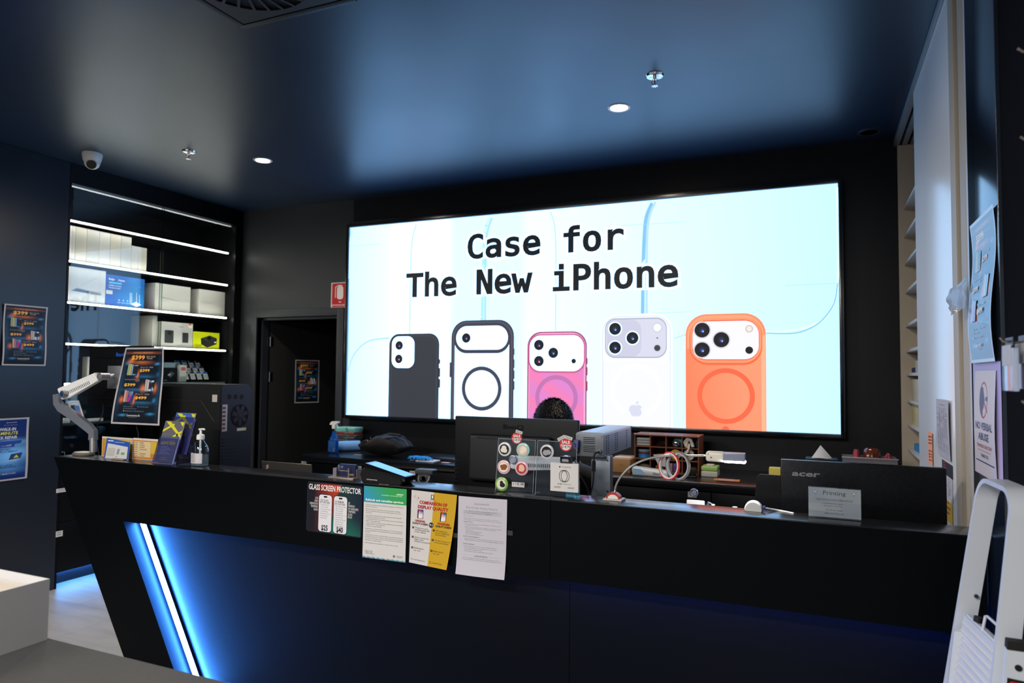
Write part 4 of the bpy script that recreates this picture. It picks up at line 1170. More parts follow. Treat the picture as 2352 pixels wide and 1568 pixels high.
def cmpq(s, w, h):
    s.rect(0, w * .5, 0, h, 'c9c4c0', 16, 48); s.rect(.5 * w, w, 0, h, 'c2991a', 16, 48)
    T = lambda t_, x, z, hh, c, **k: s.text(t_, x * w, z * h, hh * h, c, **k)
    s.rr(.44 * w, .51 * w, .90 * h, .965 * h, .012 * w, '17171a'); s.rr(.455 * w, .495 * w, .912 * h, .958 * h, .004 * w, 'd0ccc8'); s.line([(.46 * w, .925 * h), (.485 * w, .95 * h)], .006 * w, 'b02030')
    T("Leon's Tech", .48, .882, .010, '33302e', al='c', w=.15 * w)
    s.poly([(.15 * w, .90 * h), (.16 * w, .915 * h), (.17 * w, .90 * h), (.16 * w, .885 * h)], 'a82030')
    for a, b_ in ((.07, .92), (.10, .93), (.10, .905), (.07, .905), (.13, .875)): s.disc(a * w, b_ * h, .004 * h, 'b03040')
    T('COMPARISON OF', .50, .825, .042, 'b0202c', al='c', w=.62 * w, off=.035); T('DISPLAY QUALITY', .50, .762, .042, 'b0202c', al='c', w=.68 * w, off=.035)
    for x0, z0 in ((.16, .62), (.68, .62)):
        s.rr(x0 * w, (x0 + .13) * w, z0 * h, (z0 + .125) * h, .012 * w, '131418')
        s.rect((x0 + .025) * w, (x0 + .125) * w, (z0 + .004) * h, (z0 + .121) * h, lambda u, v: mixc(mixc(lin('e8e4e4'), lin('c8206a') if u < .5 else lin('243a9c'), max(0, min(1, v * 1.8 - .6))), lin('d04028'), max(0, .5 - v) * u), 6, 8)
    T('ORIGINAL', .23, .575, .026, 'b0202c', al='c', w=.24 * w, off=.03); T('QUALITY SCREEN', .23, .540, .024, '26241f', al='c', w=.36 * w, off=.02)
    T('STANDARD', .77, .575, .028, 'b0202c', al='c', w=.28 * w, off=.03); T('QUALITY SCREEN', .77, .540, .024, '26241f', al='c', w=.36 * w, off=.02)
    s.disc(.49 * w, .555 * h, .036 * h, '2b1b1c'); T('VS', .49, .542, .028, 'e8e0dc', al='c', w=.08 * w, off=.02)
    for x, z, n_, ls in ((.07, .49, '1', ('iPhone true tone', 'and HD quality DPI', 'of the display')), (.07, .36, '2', ('Thinner screen and', 'Higher water', 'resistance properties')), (.07, .215, '3', ('Repair price', 'from $119')),
                         (.56, .49, '1', ('HD quality but', 'screen brightness', 'may be dimmer')), (.56, .36, '2', ('The four corners of', 'screen are thicker')), (.56, .215, '3', ('Repair price', 'from $79'))):
        s.disc(x * w, z * h, .015 * h, '3a1f1c'); T(n_, x, z - .007, .014, 'c9c4c0', al='c')
        for i, q_ in enumerate(ls):
            big = n_ == '3'
            if '$' in q_:
                T('from', x + .045, z - .012 - .029 * i, .019, '4a4538', sx=.85); T(q_[5:], x + .145, z - .012 - .029 * i, .019, 'b0302c', sx=.85)
            else:
                T(q_, x + .045, z - .006 - .027 * i, .018 if big else .0165, '55503f', w=(.0205 if big else .0195) * len(q_) * w * .98)
    s.ring(.07 * w, .06 * h, .009 * h, .012 * h, '4a4538'); T('www.leonstech.com', .115, .053, .014, '55503f', w=.31 * w)
    s.ring(.56 * w, .06 * h, .011 * h, .014 * h, '4a4538'); T('1300-678-252', .62, .053, .015, '55503f', w=.24 * w)
def notice(s, w, h):
    s.rect(0, w, 0, h, 'bdb9c2', 24, 40)
    T = lambda t_, x, z, hh, c, **k: s.text(t_, x * w, z * h, hh * h, c, **k)
    T('Leonstech', .49, .905, .026, '6c6a72', al='c', w=.30 * w); T('Pre-Order Policy Notice', .49, .850, .026, '77757c', al='c', w=.64 * w)
    s.rect(.11 * w, .90 * w, .775 * h, .83 * h, 'b2afba', 20, 3)
    s.line([(.13 * w, .78 * h), (.16 * w, .82 * h), (.19 * w, .78 * h), (.13 * w, .78 * h)], .004 * w, '55545a')
    T('SPECIAL ORDER / PRE-ORDERED PARTS \u2013', .21, .808, .013, '66646c', w=.62 * w); T('NO CANCELLATION / NO REFUND', .21, .785, .013, '5c5a62', w=.50 * w)
    L_ = [(.12, .75, 'Please be advised:', 0), (.12, .718, 'All special order or pre-ordered parts requested by customers are', 0), (.12, .698, 'non-cancellable and non-refundable once the order has been confirmed.', 0), (.12, .672, 'Important Terms', 1),
          (.15, .648, 'Pre-ordered parts are sourced specifically for your device and are', 0), (.15, .631, 'not standard stock items.', 0), (.15, .608, 'Once an order is placed with our suppliers, it cannot be cancelled,', 0), (.15, .591, 'returned, or refunded under any circumstances, including:', 0),
          (.17, .570, 'Change of mind', 0), (.17, .552, 'No longer requiring the repair', 0), (.17, .534, 'Delay in repair completion', 0), (.17, .516, 'Device not proceeding with repair', 0), (.12, .485, 'Lead Time Acknowledgement', 1),
          (.15, .460, 'Estimated lead times have been clearly communicated at the time of order.', 0), (.15, .440, 'Delivery timeframes may vary due to supplier availability, shipping, or customs.', 0), (.12, .39, 'Customer Agreement', 1), (.13, .365, 'By proceeding with a pre-order, you acknowledge and agree to:', 0),
          (.15, .342, 'The non-refundable and non-cancellable nature of this order', 0), (.15, .320, 'The estimated lead times provided', 0), (.15, .298, 'That the part is ordered specifically for your device', 0),
          (.13, .215, 'We are committed to providing transparent and professional service.', 0), (.12, .195, 'If you have any questions, please speak to our staff before placing your order.', 0)]
    for x, z, q_, b_ in L_:
        T(q_, x, z, .012 if b_ else .0098, '5c5a62' if b_ else '85828c', w=min(.80, (.0135 if b_ else .0112) * len(q_)) * w, off=.006 if b_ else .001)
    T('LEONSTECH', .50, .24, .020, '6c6a72', al='c', w=.26 * w); s.rect(.10 * w, .34 * w, .252 * h, .254 * h, 'a5a2ac'); s.rect(.66 * w, .90 * w, .252 * h, .254 * h, 'a5a2ac')
def front_sheet(name, lb, art, tl, tr, bl, bend, cat='poster', dz=0.0):
    a, b_, c = pY(*tl, CY), pY(*tr, CY), pY(*bl, CY)
    w = b_.x - a.x; h = a.z - c.z
    t = hang(name, lb, cat, art, w, h, (a.x, CY - .0015, c.z + dz), 0, bend)
    t.rotation_euler = (0, -math.atan2(b_.z - a.z, w), 0)
    return t
A4 = .297
front_sheet('price_poster', 'dark orange and green glass screen protector price poster on the counter front', gsp, (706, 1104), (833, 1117), (704, 1218), None)
front_sheet('refund_notice', 'green headed refunds and remedies notice taped on the counter front', acl, (838, 1115), (936, 1123), (836, 1278), lambda x, z: (0, -.002 - .004 * (1 - z / A4) ** 2))
front_sheet('comparison_poster', 'half white half yellow display quality comparison poster on the counter front', cmpq, (943, 1124), (1047, 1136), (937, 1290), lambda x, z: (-.03 * (1 - z / .3) ** 1.5 * (x / .25), -.001 - .02 * (1 - z / .3) ** 2 * (x / .2)))
nt = front_sheet('policy_notice', 'plain white pre-order policy notice, rightmost paper on the counter front', notice, (1056, 1138), (1167, 1147), (1052, 1315), lambda x, z: (-.006 * (1 - z / .3), -.001 - .012 * max(0, 1 - z / .12) ** 2 - .002 * (1 + math.sin(x * 20))))
clr_tape = mat('matte_tape', '26292e', 0.35)
for (a, c, d_, e_) in ((1040, 1056, 1224, 1234), (1167, 1179, 1219, 1230)):
    x0, x1, z0, z1 = rY(a, c, d_, e_, CY)
    B().box(x0 - nt.location.x, x1 - nt.location.x, -.0012, -.0003, z0 - nt.location.z, z1 - nt.location.z).build('tape_piece', clr_tape, nt)
# fire extinguisher sign
def fsign(s, w, h):
    s.rr(0, w, 0, h, .008, 'd6d2d2'); s.rr(.05 * w, .95 * w, .03 * h, .97 * h, .006, 'b01c20')
    s.rr(.30 * w, .62 * w, .33 * h, .86 * h, .12 * w, 'dcd6d6'); s.rect(.36 * w, .56 * w, .86 * h, .90 * h, 'dcd6d6'); s.line([(.40 * w, .90 * h), (.22 * w, .82 * h), (.22 * w, .40 * h)], .035 * w, 'dcd6d6')
    s.text('FIRE', .46 * w, .20 * h, .05 * h, 'e8e0e0', 'c', off=.02); s.text('EXTINGUISHER', .50 * w, .08 * h, .05 * h, 'e8e0e0', 'c', w=.86 * w, off=.02)
x0, x1, z0, z1 = rY(761, 820, 648, 706, BY)
t = thing('fire_sign', 'red fire extinguisher sign on the wall, half behind the big screen', 'sign', (x0, BY - .002, z0))
B().box(0, .21, -.001, .0015, 0, z1 - z0).build('sign_plate', mat('sign_plastic', 'c9c4c4', .4), t)
s = Sheet(); fsign(s, .21, z1 - z0); o = s.build('sign_face', INK, t); o.location = (0, -.0012, 0)

# right-hand column posters
PX = CX - .0015
def right_sheet(name, lb, cat, art, w, h, yfar, zbot, bend=None, rx=0.0, group=None):
    t = thing(name, lb, cat, (PX, yfar, zbot), -PI / 2, group)
    s = Sheet(0.00012); art(s, w, h); s.build('printed_sheet', ink('laminated_print', .25, coat=.25) if name == 'sale_poster' else INK, t, bend)
    if rx: t.rotation_euler = (0, rx, -PI / 2)
    return t
def lilac(s, w, h):
    s.rect(0, w, 0, h, lambda u, v: mixc(lin('c4b4cc'), lin('a59bd0'), v), 4, 10)
def noabuse(s, w, h):
    s.rect(0, w, 0, h, 'cdc6cd', 8, 40)
    T = lambda t_, x, z, hh, c, **k: s.text(t_, x * w, z * h, hh * h, c, **k)
    s.ring(.47 * w, .72 * h, .155 * h, .175 * h, 'b02c38', sx=1.0)
    s.poly([(.30 * w, .80 * h), (.36 * w, .85 * h), (.44 * w, .84 * h), (.50 * w, .76 * h), (.53 * w, .72 * h), (.50 * w, .70 * h), (.50 * w, .66 * h), (.44 * w, .62 * h), (.45 * w, .565 * h), (.35 * w, .60 * h), (.28 * w, .70 * h)], '2d3a66')
    s.line([(.30 * w, .82 * h), (.66 * w, .61 * h)], .03 * w, 'b02c38'); T('#!@', .56, .72, .035, '2d3a66', off=.02)
    T('NO VERBAL', .49, .44, .065, '2d3560', al='c', w=.80 * w, off=.03); T('ABUSE', .47, .34, .065, '2d3560', al='c', w=.50 * w, off=.03)
    T('TOWARDS OUR STAFF', .49, .265, .032, 'a03040', al='c', w=.72 * w, off=.01); s.rect(.18 * w, .80 * w, .235 * h, .240 * h, '9a3040'); T('THANK YOU', .49, .175, .032, '2d3560', al='c', w=.36 * w, off=.01)
    s.rect(.05 * w, .93 * w, .125 * h, .137 * h, '2d3a66')
y_f, y_n, z0, z1 = pX(2236, 832, CX).y, pX(2300, 835, CX).y, pX(2270, 1098, CX).z, pX(2262, 832, CX).z
right_sheet('wall_poster', 'lilac bordered sheet under the no verbal abuse notice on the glossy pillar', 'poster', lilac, y_f - y_n, z1 - z0, y_f, z0)
yy, yn, z0, z1 = pX(2243, 850, CX).y, pX(2291, 852, CX).y, pX(2265, 1092, CX).z, pX(2265, 851, CX).z
t = right_sheet('abuse_notice', 'white no verbal abuse notice with a red circle on the glossy pillar', 'notice', noabuse, yy - yn, z1 - z0, yy, z0, lambda x, z: (0, -.004 - .004 * math.sin(z * 12)))
yf, yn, z0, z1 = pX(2234, 500, CX).y, pX(2292, 640, CX).y, pX(2265, 832, CX).z, pX(2260, 495, CX).z
t = right_sheet('sale_poster', '$399 phone deals poster with curled edges, upper one on the glossy pillar', 'poster', poster399, yf - yn, z1 - z0, yf, z0, lambda x, z: (0, -.009 - .008 * math.sin(z * 14)))
random.seed(3)
b_ = B()
vs_ = []
n_ = 7
for i in range(n_):
    for j in range(n_):
        u, v = i / (n_ - 1), j / (n_ - 1)
        vs_.append(b_.bm.verts.new((-.012 + random.uniform(-.006, .006) - .03 * u, .02 + .16 * u * (.4 + .6 * v), v * .10 * (1 - .25 * u) - .02 * u + random.uniform(-.003, .003))))
for i in range(n_ - 1):
    for j in range(n_ - 1):
        b_.bm.faces.new((vs_[i * n_ + j], vs_[(i + 1) * n_ + j], vs_[(i + 1) * n_ + j + 1], vs_[i * n_ + j + 1]))
o = b_.build('bubble_wrap', mat('cloudy_wrap', '9c9ca4', 0.25, trans=0.3, bump=0.8, nscale=90)); v = pX(2232, 704, CX)
o.location = (CX - .004, v.y - .02, v.z)
tag(o, 'scrap of clear bubble wrap sticking out beside the upper pillar poster', 'wrap')
# papers on the sliding door
def lines_art(bg, fg, n_, cols=3, head=True, seed=1):
    def f(s, w, h):
        rnd = random.Random(seed)
        s.rect(0, w, 0, h, bg, 6, 24)
        if head: s.rect(.3 * w, .7 * w, .90 * h, .915 * h, fg)
        for i in range(n_):
            z = .84 - .72 * i / n_
            for c in range(cols):
                if rnd.random() < .8:
                    x = .1 + .8 * c / cols
                    s.rect(x * w, (x + rnd.uniform(.3, .8) * .75 / cols) * w, z * h, (z + .28 / n_) * h, fg)
    return f
def door_sheet(name, lb, cat, art, a, c, d_, e_, bend=None):
    y_, yn_, z0_, z1_ = rX(a, c, d_, e_, CX + .0065)
    t = thing(name, lb, cat, (CX + .0065, y_, z0_), -PI / 2)
    s = Sheet(0.0001); art(s, y_ - yn_, z1_ - z0_); s.build('printed_sheet', INKM, t, bend)
door_sheet('price_list', 'white printed list taped to the sliding door', 'paper', lines_art('b9b7c4', '8a8996', 26, 5), 2156, 2185, 918, 1050, lambda x, z: (0, -.004 - .004 * math.sin(z * 9)))
def orange_art(s, w, h):
    s.rect(0, w, 0, h, 'f0a07c', 2, 16)
    for i, z in enumerate((.1, .2, .28, .38, .62, .72, .82)):
        s.rect(.2 * w, .45 * w, z * h, (z + .05) * h, '3a2c2c'); s.rect(.6 * w, .9 * w, (z + .03) * h, (z + .07) * h, '8a3a30')
door_sheet('sticky_note', 'tall orange sticky note with black writing on the sliding door', 'note', orange_art, 2133, 2143, 992, 1066, lambda x, z: (0, -.002))
door_sheet('flyer', 'dark red and black flyer on the sliding door', 'flyer', lines_art('1b1d22', 'a03038', 4, 1, False, 4), 2164, 2188, 1062, 1092)
door_sheet('flyer', 'white flyer with small print below the dark flyer on the sliding door', 'flyer', lines_art('bab8c2', '8c8a94', 9, 2, False, 7), 2170, 2188, 1093, 1148)
door_sheet('flyer', 'yellow and red flyer at the foot of the sliding door papers', 'flyer', lines_art('c9a624', 'a8281e', 3, 1, False, 9), 2174, 2188, 1152, 1200)
# ------------------------------------------------------------------ things on and behind the reception counter
# centre monitor
X0, X1, Zb, Zt, MY = -1.507, -0.921, 1.045, 1.358, 2.80
t = thing('computer_monitor', 'back of the big black monitor in the middle of the counter, glossy logo on top', 'monitor', ((X0 + X1) / 2, MY, DZK))
ps = [B().box(X0, X1, MY, MY + .022, Zb, Zt, .006, 3).build('back_cover', plastic)]
b_ = B().box(X0 + .085, X1 - .11, MY - .035, MY + .002, Zb + .035, Zt - .075, .016, 4)
ps.append(b_.build('rear_housing', mat('textured_black', '0d0e11', 0.55, bump=0.12, nscale=420)))
b_ = B()
for i in range(38):
    x = X0 + .13 + i * .0088
    b_.box(x, x + .004, MY - .0358, MY - .03, Zt - .094, Zt - .084)
ps.append(b_.build('vent_slots', mat('vent_dark', '050506', .8)))
def text_obj(t_, h, depth, mat_, name, font='sans', off=0.0, sx=1.0, w=None):
    vs_, fs = text_geo(t_, font, off)
    k = h / max(v[1] for v in text_geo('H', font)[0])
    b_ = B(); x0 = min(v[0] for v in vs_); x1 = max(v[0] for v in vs_)
    kx = w / (x1 - x0) if w else k * sx
    xs_ = [((v[0] - x0) * kx, v[1] * k) for v in vs_]
    F = [b_.bm.verts.new((x, 0, z)) for x, z in xs_]
    for f in fs:
        try: b_.bm.faces.new([F[i] for i in f])
        except ValueError: pass
    r = bmesh.ops.extrude_face_region(b_.bm, geom=list(b_.bm.faces))
    for g in r['geom']:
        if isinstance(g, bmesh.types.BMVert): g.co.y -= depth
    return b_
b_ = text_obj('BenQ', .018, .0015, None, 'logo', off=.03, w=.098); v = pY(1156, 984, MY)
ps.append(b_.xf(Matrix.Translation((v.x, MY, v.z))).build('logo', gloss_black))
b_ = B()
for i in range(6):
    x, z = pY(1048, 1052, MY).x, pY(1048, 1056 + i * 9.5, MY).z
    b_.box(x - .006, x + .006, MY - .0006, MY, z - .0004, z + .0004)
b_.box(x - .0065, x - .006, MY - .0006, MY, z, z + .10)
ps.append(b_.build('button_marks', mat('grey_mark', '3a3c42', .5)))
ps.append(B().box(-1.30, -1.18, MY - .012, MY + .02, DZK + .01, Zb + .06, .006).build('stand_neck', plastic))
ps.append(B().lathe([(0, 0), (.12, 0), (.125, .006), (.10, .016), (0, .02)], (-1.24, MY + .02, DZK + .0005), 36).build('stand_base', plastic))
bake(t, *ps)
# left monitor on the arm, with keyboard side away from us
X0, X1, Zb, Zt, MY = -3.912, -3.40, 1.345, 1.688, 2.75
t = thing('computer_monitor', 'back of the black monitor on the white arm at the left end of the counter', 'monitor', ((X0 + X1) / 2, MY, Zb))
ps = [B().box(X0, X1, MY, MY + .02, Zb, Zt, .005, 3).build('back_cover', plastic)]
ps.append(B().box(X0 + .05, X1 - .05, MY - .022, MY + .002, Zb + .04, Zt - .07, .012, 3).build('rear_housing', plastic))
v = pY(267, 818, MY)
ps.append(text_obj('BenQ', .020, .0008, None, '', off=.02, w=.085).xf(Matrix.Translation((v.x, MY, v.z))).build('logo', mat('blue_logo', '1f5fd0', .4)))
bake(t, *ps)
# monitor arms
def arm_link(p0, p1, w0, w1, th, mt, slots=12, name='arm_link'):
    p0 = Vector(p0); p1 = Vector(p1); d = p1 - p0; L = d.length
    az = math.atan2(d.z, math.hypot(d.x, d.y)); ay = math.atan2(d.y, d.x)
    M = Matrix.Translation(p0) @ Matrix.Rotation(ay, 4, 'Z') @ Matrix.Rotation(-az, 4, 'Y')
    b_ = B()
    poly = [Vector((0, 0, -w0 / 2)), Vector((.2 * L, 0, -w0 * .62)), Vector((L * .85, 0, -w1 * .55)), Vector((L, 0, -w1 / 2)), Vector((L, 0, w1 / 2)), Vector((0, 0, w0 / 2))]
    b_.prism(poly, (0, -th / 2, 0), (0, th / 2, 0))
    bmesh.ops.bevel(b_.bm, geom=list(b_.bm.edges), offset=.004, segments=2, affect='EDGES')
    o1 = b_.xf(M).build(name, mt)
    b_ = B()
    for i in range(slots):
        x = L * (.18 + .62 * i / slots)
        b_.box(x, x + .0035, -th / 2 - .0006, -th / 2, -w0 * .34, -w0 * .06)
    return (o1, b_.xf(M).build('arm_slots', mat('slot_dark', '3a3636', .7))) if slots else (o1,)
t = thing('monitor_arm', 'silver and white articulated monitor arm clamped at the left end of the counter', 'monitor arm', tuple(pZ(206, 1043, ZL)))
t.location.z = ZL
ay = 2.53
q = lambda px, py, Y: tuple(pY(px, py, Y))
base = t.location.copy()
ps = [B().lathe([(0, 0), (.062, 0), (.066, .006), (.055, .016), (0, .02)], (base.x, 2.53, ZL + .0003), 32, sy=.7).build('clamp_base', mat('warm_alu', 'b7aa9c', .3, metal=.7))]
ps.append(B().tube([q(214, 1038, ay), q(214, 1005, ay)], .018, 20).build('post', alu))
ps.append(B().tube([q(214, 1010, ay), q(214, 992, ay), q(205, 982, ay), q(170, 955, ay), q(140, 935, ay), q(133, 925, ay), q(132, 905, ay)], 0, sq=(.046, .024, (0, 0, 1))).build('lower_arm', mat('pale_alu', '9a9fae', .3, metal=.6)))
ps += list(arm_link(q(141, 905, 2.525), q(228, 864, 2.60), .066, .048, .038, white_p, 15))
for px, py, Y, c in ((141.7, 905, 2.50, 'blue'), (228, 864, 2.575, 'grey')):
    v = Vector(q(px, py, Y)); ps.append(B().cyl(v, v + Vector((0, .05, 0)), .020, n=28).build('joint', alu))
    ps.append(B().cyl(v + Vector((0, -.002, 0)), v, .013, n=24).cyl(v + Vector((0, -.004, 0)), v, .005, n=12).build('joint_cap', mat('blue_cap', '2c4a80', .3, metal=.4) if c == 'blue' else alu))
ps.append(B().tube([q(230, 864, 2.60), q(246, 862, 2.66), q(258, 861, 2.71)], .013, 12).build('wrist', chrome))
v = Vector(q(262, 866, 2.72))
ps.append(B().box(v.x - .05, v.x + .06, 2.715, 2.727, v.z - .065, v.z + .065, .004).build('mounting_plate', alu))
bake(t, *ps)
t = thing('monitor_arm', 'white monitor arm seen through the acrylic stands in front of the centre monitor', 'monitor arm', (-.93, 2.69, DZK))
ps = list(arm_link(q(1175, 1060, 2.70), q(1312, 1064, 2.70), .052, .045, .035, white_p, 18))
for px in (1178, 1300):
    v = Vector(q(px, 1055, 2.675)); ps.append(B().torus(v, .015, .003, (0, 1, 0)).cyl(v, v + Vector((0, .03, 0)), .014).build('joint', alu))
v = Vector(q(1318, 1060, 2.70)); ps.append(B().tube([v, (v.x + .01, 2.70, v.z - .01), (v.x + .012, 2.70, DZK + .001)], .013, 14).build('post', alu))
bake(t, *ps)
# cables
def cable(pts, lb, r=.003, m_=None, name='cable', cat='cable'):
    P_ = [Vector(p) for p in pts]; out = []
    for i in range(len(P_) - 1):
        p0, p1, p2, p3 = P_[max(i - 1, 0)], P_[i], P_[i + 1], P_[min(i + 2, len(P_) - 1)]
        for k in range(6):
            s_ = k / 6
            out.append(0.5 * ((2 * p1) + (p2 - p0) * s_ + (2 * p0 - 5 * p1 + 4 * p2 - p3) * s_ * s_ + (3 * p1 - p0 - 3 * p2 + p3) * s_ ** 3))
    out.append(P_[-1])
    o = B().tube(out, r, 8).build(name, m_ or rubber)
    return tag(o, lb, cat)
cable([q(236, 925, 2.73), q(236, 950, 2.72), q(222, 980, 2.68), q(222, 1010, 2.64), q(226, 1036, 2.62), (pY(228, 1045, 2.62).x, 2.625, ZL - .05)], 'thin black cable hanging from the left monitor behind the arm')
cable([q(315, 930, 2.72), q(313, 975, 2.70), q(318, 1000, 2.68), (pY(322, 1020, 2.66).x, 2.65, ZL - .03)], 'black cable below the curling poster on the left monitor')

# PC tower
TX0, TX1, TY0, TY1, TZ = -3.375, -2.925, 2.80, 3.02, 1.478
t = thing('computer_tower', 'large black desktop computer tower with its rear side turned to the right', 'computer', ((TX0 + TX1) / 2, 2.91, DZK))
ch = .03
poly = [Vector((0, TY0, DZK + .012)), Vector((0, TY1, DZK + .012)), Vector((0, TY1, TZ - ch)), Vector((0, TY1 - ch * 1.2, TZ)), Vector((0, TY0 + ch * .5, TZ)), Vector((0, TY0, TZ - ch * .5))]
navy_m = mat('dark_navy_metal', '14151d', .4, metal=.2)
ps = [B().prism(poly, (TX0, 0, 0), (TX1, 0, 0)).build('case_body', mat('tower_black', '08090b', .5))]
ps.append(B().prism(poly, (TX1 - .002, 0, 0), (TX1 + .004, 0, 0)).build('rear_panel', navy_m))
for i, x in enumerate((TX0 + .05, TX1 - .06)):
    for y in (TY0 + .03, TY1 - .04):
        ps.append(B().box(x - .02, x + .02, y - .015, y + .015, DZK + .0005, DZK + .0125).build('foot', rubber))
def on_side(px, py): v = pY(px, py, TY0); return v.x, v.z
b_ = B(); edge_pts = [(372, 917), (462, 920), (492, 968)]
for a, c in zip(edge_pts, edge_pts[1:]):
    A_, C_ = on_side(*a), on_side(*c)
    b_.tube([(A_[0], TY0 - .001, A_[1]), (C_[0], TY0 - .001, C_[1])], .0022, 6)
ps.append(b_.build('side_panel_ridge', mat('bronze_line', '2a2622', .4)))
b_ = B()
for i in range(5):
    x0, z = on_side(428, 1000 + i * 13); x1, _ = on_side(468, 1000 + i * 13)
    b_.box(x0, x1, TY0 - .004, TY0, z - .006, z, .001)
ps.append(b_.build('side_louvres', mat('louvre_black', '0d1016', .35)))
b_ = B()
for i in range(26):
    for j in range(2):
        b_.box(TX0 + .012 + i * .0125, TX0 + .0175 + i * .0125, TY0 + .02 + j * .012, TY0 + .027 + j * .012, TZ - .0002, TZ + .0008)
ps.append(b_.build('top_vents', mat('vent_grey', '2d2f33', .5)))
def on_rear(px, py): v = pX(px, py, TX1 + .004); return v.y, v.z
b_ = B()
for px in (527, 541, 555):
    y, z = on_rear(px, 911); b_.cyl((TX1 + .002, y, z), (TX1 + .0048, y, z), .014, n=20)
ps.append(b_.build('tube_ports', mat('vent_dark', '050506', .8)))
y, z = on_rear(551, 953); R_ = .062
b_ = B()
for i in range(-9, 10):
    h_ = math.sqrt(max(0, 1 - (i / 9.5) ** 2)) * R_
    yy = y + i * R_ / 9.5
    b_.tube([(TX1 + .006, yy - h_ * .0, z - h_), (TX1 + .006, yy, z + h_)], .0008, 4)
for r_ in (R_, R_ * .25):
    b_.torus((TX1 + .006, y, z), r_, .0012, (1, 0, 0), 36, 5)
ps.append(b_.build('fan_grille', navy_m))
b_ = B().cyl((TX1 + .0035, y, z), (TX1 + .0042, y, z), R_, n=36); ps.append(b_.build('fan_opening', mat('vent_dark', '050506', .8)))
b_ = B()
for i in range(7):
    b_.box(.014, .056, -.011, .011, -.0006, .0006, M=Matrix.Translation((TX1 + .0055, y, z)) @ Matrix.Rotation(2 * PI * i / 7, 4, 'X') @ Matrix.Rotation(PI / 2, 4, 'Y') @ Matrix.Rotation(.0, 4, 'Z'))
b_.cyl((TX1 + .0045, y, z), (TX1 + .006, y, z), .014); ps.append(b_.build('fan_blades', mat('fan_black', '101015', .3)))
ya, zt = on_rear(511, 929); yb, zb = on_rear(521, 990)
b_ = B().box(TX1 + .003, TX1 + .0046, ya, yb, zb, zt); ps.append(b_.build('port_plate', mat('bare_metal', 'a8a7a4', .35, metal=.5)))
b_ = B()
for i in range(6):
    zz = zb + (zt - zb) * (.08 + .15 * i); b_.box(TX1 + .0046, TX1 + .006, ya + .002, ya + (yb - ya) * .6, zz, zz + .012)
ps.append(b_.build('port_sockets', mat('port_red', '6a2a20', .5)))
ya, zt = on_rear(511, 1002); yb, zb = on_rear(540, 1060)
b_ = B()
for i in range(8):
    zz = zb + (zt - zb) * i / 8; b_.box(TX1 + .003, TX1 + .0065, ya, yb, zz, zz + .008)
ps.append(b_.build('slot_covers', navy_m))
ya, zt = on_rear(544, 983); yb, zb = on_rear(561, 988)
ps.append(B().box(TX1 + .004, TX1 + .0052, ya, yb, zb, zt).build('serial_sticker', mat('sticker_white', 'b8b4ac', .5)))
ya, _ = on_rear(561, 983); yb, _ = on_rear(565, 983)
ps.append(B().box(TX1 + .004, TX1 + .0052, ya, yb, zb, zt).build('yellow_sticker', mat('sticker_yellow', 'c8b020', .5)))
x0, z1 = on_side(488, 906); x1, z0 = on_side(499, 923)
ps.append(B().box(x0, x1, TY0 - .0012, TY0, z0, z1).build('torn_label', mat('sticker_white', 'b8b4ac', .5)))
bake(t, *ps)
# open laptop behind the ledge
v0, v1 = pY(597, 1058, 2.80), pY(711, 1067, 2.80)
lw = v1.x - v0.x
t = thing('laptop', 'dark grey open laptop with tiny red logo, behind the ledge beside the tower', 'laptop', (v0.x + lw / 2, 2.80, DZK + .10))
B().box(-lw / 2, lw / 2, 0.02, .24, .0, .016, .004).build('keyboard_base', mat('laptop_grey', '4a4643', .35, metal=.5), t)
hz = v0.z - (DZK + .10)
Mx = Matrix.Translation((0, .03, .016)) @ Matrix.Rotation(math.radians(8), 4, 'X')
B().box(-lw / 2, lw / 2, -.004, .004, 0, hz - .016, .003, M=Mx).build('lid', mat('laptop_grey', '4a4643', .35, metal=.5), t)
b_ = B()
for dx, dz, a in ((0, 0, 0), (.005, .004, 0), (.010, .008, 0)):
    b_.box(-lw / 2 + .028 + dx, -lw / 2 + .035 + dx, -.0047, -.0038, hz - .058 + dz, hz - .040 + dz, M=Mx)
b_.build('logo', mat('logo_silver', 'b8b8b8', .3, metal=.4), t)
B().box(-lw / 2 + .028, -lw / 2 + .034, -.0050, -.0040, hz - .050, hz - .042, M=Mx).build('red_dot', mat('logo_red', 'b01c1c', .4), t)
t2 = thing('laptop_riser', 'black riser box under the open laptop', 'riser', (v0.x + lw / 2, 2.93, DZK))
B().box(-.14, .14, -.10, .10, 0.0003, .0995, .003).build('riser_shell', black, t2)

# card payment terminal
v = pZ(884, 1112, ZL)
tx0, tx1 = pY(834, 1095, 2.45).x, pY(937, 1098, 2.47).x
t = thing('payment_terminal', 'black card payment terminal with a bright blue screen on the ledge', 'payment terminal', ((tx0 + tx1) / 2, 2.47, ZL))
w = tx1 - tx0
poly = [(-w / 2 + .012, .0003), (w / 2 - .008, .0003), (w / 2, .012), (w / 2 - .004, .030), (-w / 2 + .014, .060), (-w / 2, .034)]
b_ = B().prism([Vector((x, 0, z)) for x, z in poly], (0, -.045, 0), (0, .045, 0)); bmesh.ops.bevel(b_.bm, geom=list(b_.bm.edges), offset=.003, segments=2, affect='EDGES')
b_.build('dock', plastic, t)
Mh = Matrix.Translation((-w / 2 + .018, 0, .072)) @ Matrix.Rotation(math.radians(13), 4, 'Y')
B().box(0, w * 1.0, -.041, .041, -.012, .010, .005, 3, M=Mh).build('head', gloss_black, t)
B().box(.018, w * .96, -.034, .034, .0101, .0108, M=Mh).build('touch_screen', mat('terminal_screen', '6fb4f0', .3, emit='5c9cf0', es=.7, noise=0), t)
